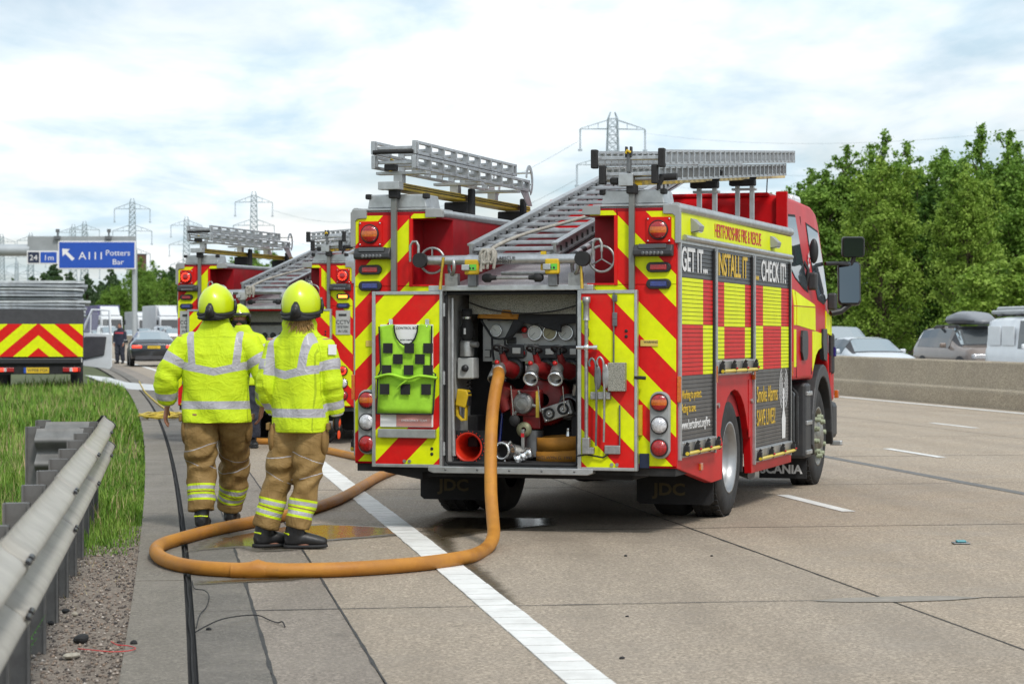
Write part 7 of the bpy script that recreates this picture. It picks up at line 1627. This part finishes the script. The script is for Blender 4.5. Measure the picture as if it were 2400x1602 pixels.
TV = [tree_parts(1, 10, 2.6, 440, 75, .145, .04, 8, 'leaf_light', 1.9), tree_parts(2, 10, 3.1, 480, 75, .150, .03, 9, 'leaf_mid', 2.1), tree_parts(3, 10, 3.5, 420, 70, .17, .03, 8, 'leaf_dark', 2.3), tree_parts(4, 10, 2.5, 430, 75, .145, .04, 9, 'leaf_mid', 1.8)]
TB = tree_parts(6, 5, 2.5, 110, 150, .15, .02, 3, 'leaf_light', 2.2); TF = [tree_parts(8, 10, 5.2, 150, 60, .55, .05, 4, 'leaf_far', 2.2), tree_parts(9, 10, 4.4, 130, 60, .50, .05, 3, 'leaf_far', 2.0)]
def tree(lab, px, top, Y, var, wid=1., group='trees beyond the far carriageway', name='broadleaf_tree', H0=10., rz_=None, base=None):
    p = at(px, HZ, Y); zb = gz(Y)-.1 if base is None else base; top_z = CAM_H-(top-HZ)*Y/FPX; h = (top_z-zb)/H0; t = thing(name, lab, 'tree', (p.x, p.y, zb), rz_ if rz_ is not None else (px*1.37) % 6.28, group); t.scale = (h*wid, h*wid, h)
    obj('crown', var[0], t); obj('trunk', var[1], t); return t
RW = [(2060, 378, 93, 0, .92, 'pale green tree straight behind the engine mirrors, nearest of the wood'), (1985, 352, 104, 1, 1.0, 'mid green tree rising beside the cab roof'), (2072, 318, 104, 3, .9, 'tall dark topped tree behind the pale one by the mirrors'), (1902, 405, 112, 1, 1.05, 'leftmost tall tree of the wood, over the cab'), (1850, 446, 120, 3, 1.0, 'low tree top peeping out under the long roof ladder'),
      (2150, 420, 98, 2, .9, 'dark tree filling the gap between the taller crowns'), (2215, 368, 99, 1, .95, 'mid green tree over the brown estate car'), (2300, 303, 97, 3, 1.05, 'tallest tree of the wood, above the white van'), (2385, 345, 94, 1, 1.05, 'tree at the right frame edge behind the bush'), (2265, 395, 88, 0, .85, 'yellowish green tree in front of the tallest one'), (2120, 470, 110, 2, 1.1, 'dark deep wood tree behind the brown estate car'), (2330, 450, 104, 2, 1.1, 'dark tree deep behind the white van'), (2200, 500, 108, 2, 1.2, 'dark low tree deep in the wood'), (1960, 520, 116, 2, 1.1, 'dark low tree right beside the mirror arm'), (2420, 380, 104, 2, 1.1, 'dark tree cut off by the right frame edge')]
for px, top, Y, v, w_, lab in RW: tree(lab, px, top, Y, TV[v], w_, 'trees of the wood beyond the barrier')
tree('bright green bush beside the white van at the frame edge', 2388, 612, 78, TB, 1.15, None, 'leafy_bush', 5.)
for k, (px, top, Y, v, w_) in enumerate(((290, 655, 318, 1, 1.0), (330, 606, 330, 3, 1.0), (345, 640, 315, 1, 1.1), (385, 655, 322, 0, 1.1), (365, 632, 345, 2, 1.2), (262, 668, 340, 1, 1.1), (425, 640, 322, 1, 1.1), (560, 598, 240, 1, 1.2), (600, 588, 235, 3, 1.2), (645, 600, 240, 1, 1.2), (700, 610, 235, 2, 1.2), (520, 640, 250, 1, 1.1))):
    labs = ['tree left of the sign column', 'tallest tree right of the sign column', 'full green tree just right of the sign column', 'pale green tree close to the farther engine', 'dark tree behind the pale ones by the farther engine', 'small tree over the purple lorry', 'tree hidden behind the farther engine corner', 'tree showing under the farther roof ladder, left', 'tree showing under the farther roof ladder, middle', 'tree showing under the farther roof ladder, right', 'tree behind the farther main ladder', 'tree behind the farther engine tower']
    tree(labs[k], px, top, Y, TV[v], w_, 'trees along the far verge')
for k, (px, top, Y, v, w_) in enumerate(((30, 655, 520, 0, .8), (75, 650, 540, 1, .9), (128, 622, 500, 0, .95), (165, 640, 480, 1, .9), (205, 645, 520, 0, .7), (262, 630, 460, 1, .8), (235, 662, 560, 0, .9), (400, 630, 520, 0, .9), (-20, 660, 500, 1, 1.), (100, 665, 450, 1, .9), (190, 690, 300, 1, .6), (215, 712, 270, 0, .5))):
    labs = ['hazy tree at the far left over the panel stack', 'hazy hedge tree left of the small sign', 'big round hazy tree below the distance sign', 'hazy tree beside the round one below the sign', 'hazy tree under the blue sign arrow', 'hazy tree under the right half of blue sign', 'hazy tree on the rise under the sign', 'hazy tree between the sign column and farther engine', 'hazy tree at the left frame edge', 'low hazy tree over the panel stack', 'green roadside tree right of the panel stack', 'low bush right of the panel stack']
    tree(labs[k], px, top, Y, TF[v], w_, 'hazy trees on the distant rise', 'distant_tree', base=(2.2 if Y < 400 else 5.))
mat('brick_brown', (.16, .07, .055), .9, var=.15, vscale=.3)
tb_ = thing('tower_block', 'small brown tower block on the horizon beside the sign', 'building', at(327, HZ, 800)); tb_.location.z = 4.
MB().box(-1.9, 1.9, -3, 3, 0, at(0, 597, 800).z-4.).build('wall', 'brick_brown', tb_); MB().box(-2.1, 2.1, -3.2, 3.2, at(0, 597, 800).z-4., at(0, 595, 800).z-4.).build('roof', 'steel_dark', tb_)
# ---- verge grass
rs = np.random.RandomState(12)
def blades(n, s0, s1, o0, o1, h0, h1, w_, bias=1.):
    s_ = s0+(s1-s0)*rs.rand(n)**bias; o_ = o0+(o1-o0)*rs.rand(n); Y = s_+.15*o_; X = .033-.1364*Y-.000435*Y*Y+o_; Z = .004*np.maximum(0, Y-22)-.04
    edge = np.clip((-.30-o_)/.5, 0, 1); patch = np.array([noise.noise((a*.8, b*.5, 3)) for a, b in zip(o_, s_)]); h = (h0+(h1-h0)*rs.rand(n)**1.6)*(.35+.65*edge)*(1+.45*patch); a = rs.rand(n)*6.283; lean = h*(.12+.45*rs.rand(n)**1.5); dx_, dy_ = np.cos(a), np.sin(a)
    B_ = np.stack([X, Y, Z], 1); W = np.stack([-dy_, dx_, np.zeros(n)], 1)*(w_*(.6+.8*rs.rand(n)))[:, None]; D = np.stack([dx_, dy_, np.zeros(n)], 1)
    M1 = B_+D*(lean*.25)[:, None]+np.array([0, 0, 1])*(h*.55)[:, None]; T_ = B_+D*lean[:, None]+np.array([0, 0, 1])*(h*.97)[:, None]
    V = np.stack([B_-W, B_+W, M1+W*.8, M1-W*.8, T_+W*.15, T_-W*.15], 1).reshape(-1, 3); i = np.arange(n)[:, None]*6; F_ = np.concatenate([i+np.array([[0, 1, 2, 3]]), i+np.array([[3, 2, 4, 5]])]); return V, F_, np.clip(.5+.65*patch+.24*rs.randn(n), 0, 1)
def grass_mat(name, c0, c1, c2):
    m = mat(name, c1, .65, spec=.25); b = NB(m); a = b.n('ShaderNodeAttribute'); a.attribute_name = 'tone'; rp = b.n('ShaderNodeValToRGB'); b.lk(a.outputs['Fac'], rp.inputs[0]); e = rp.color_ramp.elements
    e[0].color = (*c0, 1); e[1].color = (*c2, 1); q = e.new(.5); q.color = (*c1, 1); b.lk(rp.outputs[0], b.b.inputs['Base Color']); return m
grass_mat('grass_blade', (.055, .14, .012), (.12, .24, .022), (.23, .33, .06)); grass_mat('grass_straw', (.24, .22, .08), (.38, .33, .16), (.42, .29, .18))
parts_ = [blades(52000, 16.2, 27, -2.6, -.32, .05, .20, .0045), blades(40000, 26, 62, -5.2, -.32, .07, .23, .009), blades(4000, 26, 64, -5.5, -.34, .12, .36, .012), blades(2600, 10, 17, -1.9, -.95, .06, .30, .006), blades(2600, 16.2, 45, -.42, -.26, .04, .12, .006), blades(3000, 15.5, 16.5, -1.9, -.36, .03, .13, .005)]
def join_blades(ps):
    Vs, Fs, Ts, o_ = [], [], [], 0
    for V, F_, T_ in ps: Vs.append(V); Fs.append(F_+o_); Ts.append(np.repeat(T_, 6)); o_ += len(V)
    return np.concatenate(Vs), np.concatenate(Fs), np.concatenate(Ts)
V, F_, T_ = join_blades(parts_); tag(obj('grass', np_mesh('grass', V, F_, 'grass_blade', {'tone': T_})), 'long green verge grass behind the safety fence', 'grass', kind='stuff')
V, F_, T_ = join_blades([blades(2200, 16.6, 30, -2.6, -.38, .14, .34, .003), blades(2600, 28, 62, -5.2, -.4, .16, .36, .005), blades(700, 12, 16.6, -1.5, -.4, .02, .12, .003)]); tag(obj('grass', np_mesh('seed_stems', V, F_, 'grass_straw', {'tone': T_})), 'dry seed stems standing above the verge grass', 'grass', kind='stuff')
# ---- weeds, litter and small things
mat('weed_leaf', (.06, .20, .015), .55, var=.3, vscale=10); mat('litter_red', (.55, .03, .03), .5); mat('stone_pale', (.36, .33, .27), .9, var=.3, vscale=20); mat('stud_teal', (.05, .28, .32), .3)
def weed(lab, px, py, h, n_, seed):
    r = random.Random(seed); t = thing('weed', lab, 'plant', ground(px, py))
    for k in range(n_):
        a = r.uniform(0, 6.28); ln = h*r.uniform(.6, 1.0); tip = Vector((math.cos(a)*ln*.55, math.sin(a)*ln*.55, ln*.8)); MB().tube([(0, 0, 0), tip*.5+Vector((0, 0, .02)), tip], [.003, .0025, .001], 4).build('stem', 'weed_leaf', t)
        for q in range(7):
            f = .3+.1*q; c = tip*f
            for sg in (-1, 1):
                d = Vector((-math.sin(a)*sg+math.cos(a)*.6, math.cos(a)*sg+math.sin(a)*.6, .25)).normalized(); l_ = h*.16*(1.2-f); w_ = Vector((0, 0, 1)).cross(d).normalized()*l_*.22
                MB().add([c, c+d*l_*.5+w_, c+d*l_, c+d*l_*.5-w_], [[0, 1, 2, 3]]).build('leaf', 'weed_leaf', t, fix=False)
weed('bright green feathery weed at the bottom left corner under the fence', 28, 1588, .34, 9, 1); weed('small green weed at the grass edge beside the gravel', 188, 1290, .12, 6, 2)
def wirething(nm, lab, pts, r, m_): o = MB().tube(spline([ground(x, y, z) for x, y, z in pts], 6), r, 6).build(nm, m_); tag(o, lab, 'wire')
wirething('loose_wire', 'thin black wire curling out of the slot drain to the right', [(458, 1480, .01), (485, 1465, .03), (520, 1450, .04), (565, 1442, .03), (605, 1441, .02), (632, 1452, .01), (650, 1458, .01), (662, 1456, .02), (668, 1468, .005)], .0035, 'black_rubber')
wirething('loose_wire', 'thin black wire looping beside the near hose', [(450, 1360, .01), (456, 1378, .02), (478, 1382, .03), (490, 1395, .02), (484, 1420, .01), (468, 1440, .02), (460, 1470, .01)], .003, 'black_rubber')
wirething('red_string', 'bright red string lying on the gravel', [(183, 1519, .01), (215, 1522, .02), (260, 1526, .02), (300, 1524, .02), (318, 1518, .015), (300, 1512, .01), (275, 1510, .02), (260, 1502, .02)], .0025, 'litter_red')
def lump(nm, lab, px, py, sx, sy, sz, m_, cat='stone'):
    o = MB().ell((0, 0, 0), (sx, sy, sz), 10, 7).build(nm, m_); r = random.Random(px)
    for v in o.data.vertices: v.co *= 1+.35*noise.noise(v.co*30+Vector((px, 0, 0)))
    for f in o.data.polygons: f.use_smooth = False
    o.location = ground(px, py)+Vector((0, 0, sz*.6)); o.rotation_euler = (0, 0, r.uniform(0, 6)); tag(o, lab, cat)
lump('timber_offcut', 'pale flat timber offcut on the gravel near the red string', 168, 1540, .055, .03, .014, 'stone_pale', 'wood'); lump('stone', 'dark stone on the gutter edge beside the red string', 313, 1510, .018, .02, .014, 'black_rubber')
for k, (px, py, s_, lab) in enumerate(((155, 1434, .022, 'dark lump on gravel beside the second fence post'), (175, 1441, .020, 'pale stone on gravel near the dark lump'), (190, 1503, .04, 'dark twist of rubber on the gravel'), (120, 1462, .02, 'small dark stone close to the fence posts'), (1466, 1303, .012, 'black speck on the lane in front of the engine'), (1458, 1543, .014, 'black speck low on the lane right of white line'), (1668, 1303, .010, 'black speck on the lane below the rear wheel'), (490, 1476, .016, 'dark crumb beside the slot drain'), (1470, 1445, .01, 'tiny black crumb on the middle of the lane'))): lump('stone', lab, px, py, s_, s_*.8, s_*.6, 'stone_pale' if 'pale' in lab else 'black_rubber')
st = thing('road_stud', 'teal road stud set in the lane at right', 'road stud', ground(2252, 1274)); MB().box(-.06, .06, -.05, .05, .004, .012).build('base', 'steel_dark', st, .004); MB().box(-.035, .035, -.03, .03, .012, .028).build('lens', 'stud_teal', st, .008)
# ---- lettering becomes plain meshes
dg = bpy.context.evaluated_depsgraph_get()
for o in [o for o in COL.objects if o.type == 'FONT']:
    me = bpy.data.meshes.new_from_object(o.evaluated_get(dg)); n_ = bpy.data.objects.new('lettering', me); COL.objects.link(n_); n_.parent = o.parent; n_.location = o.location; n_.rotation_euler = o.rotation_euler; n_.scale = o.scale; bpy.data.objects.remove(o)
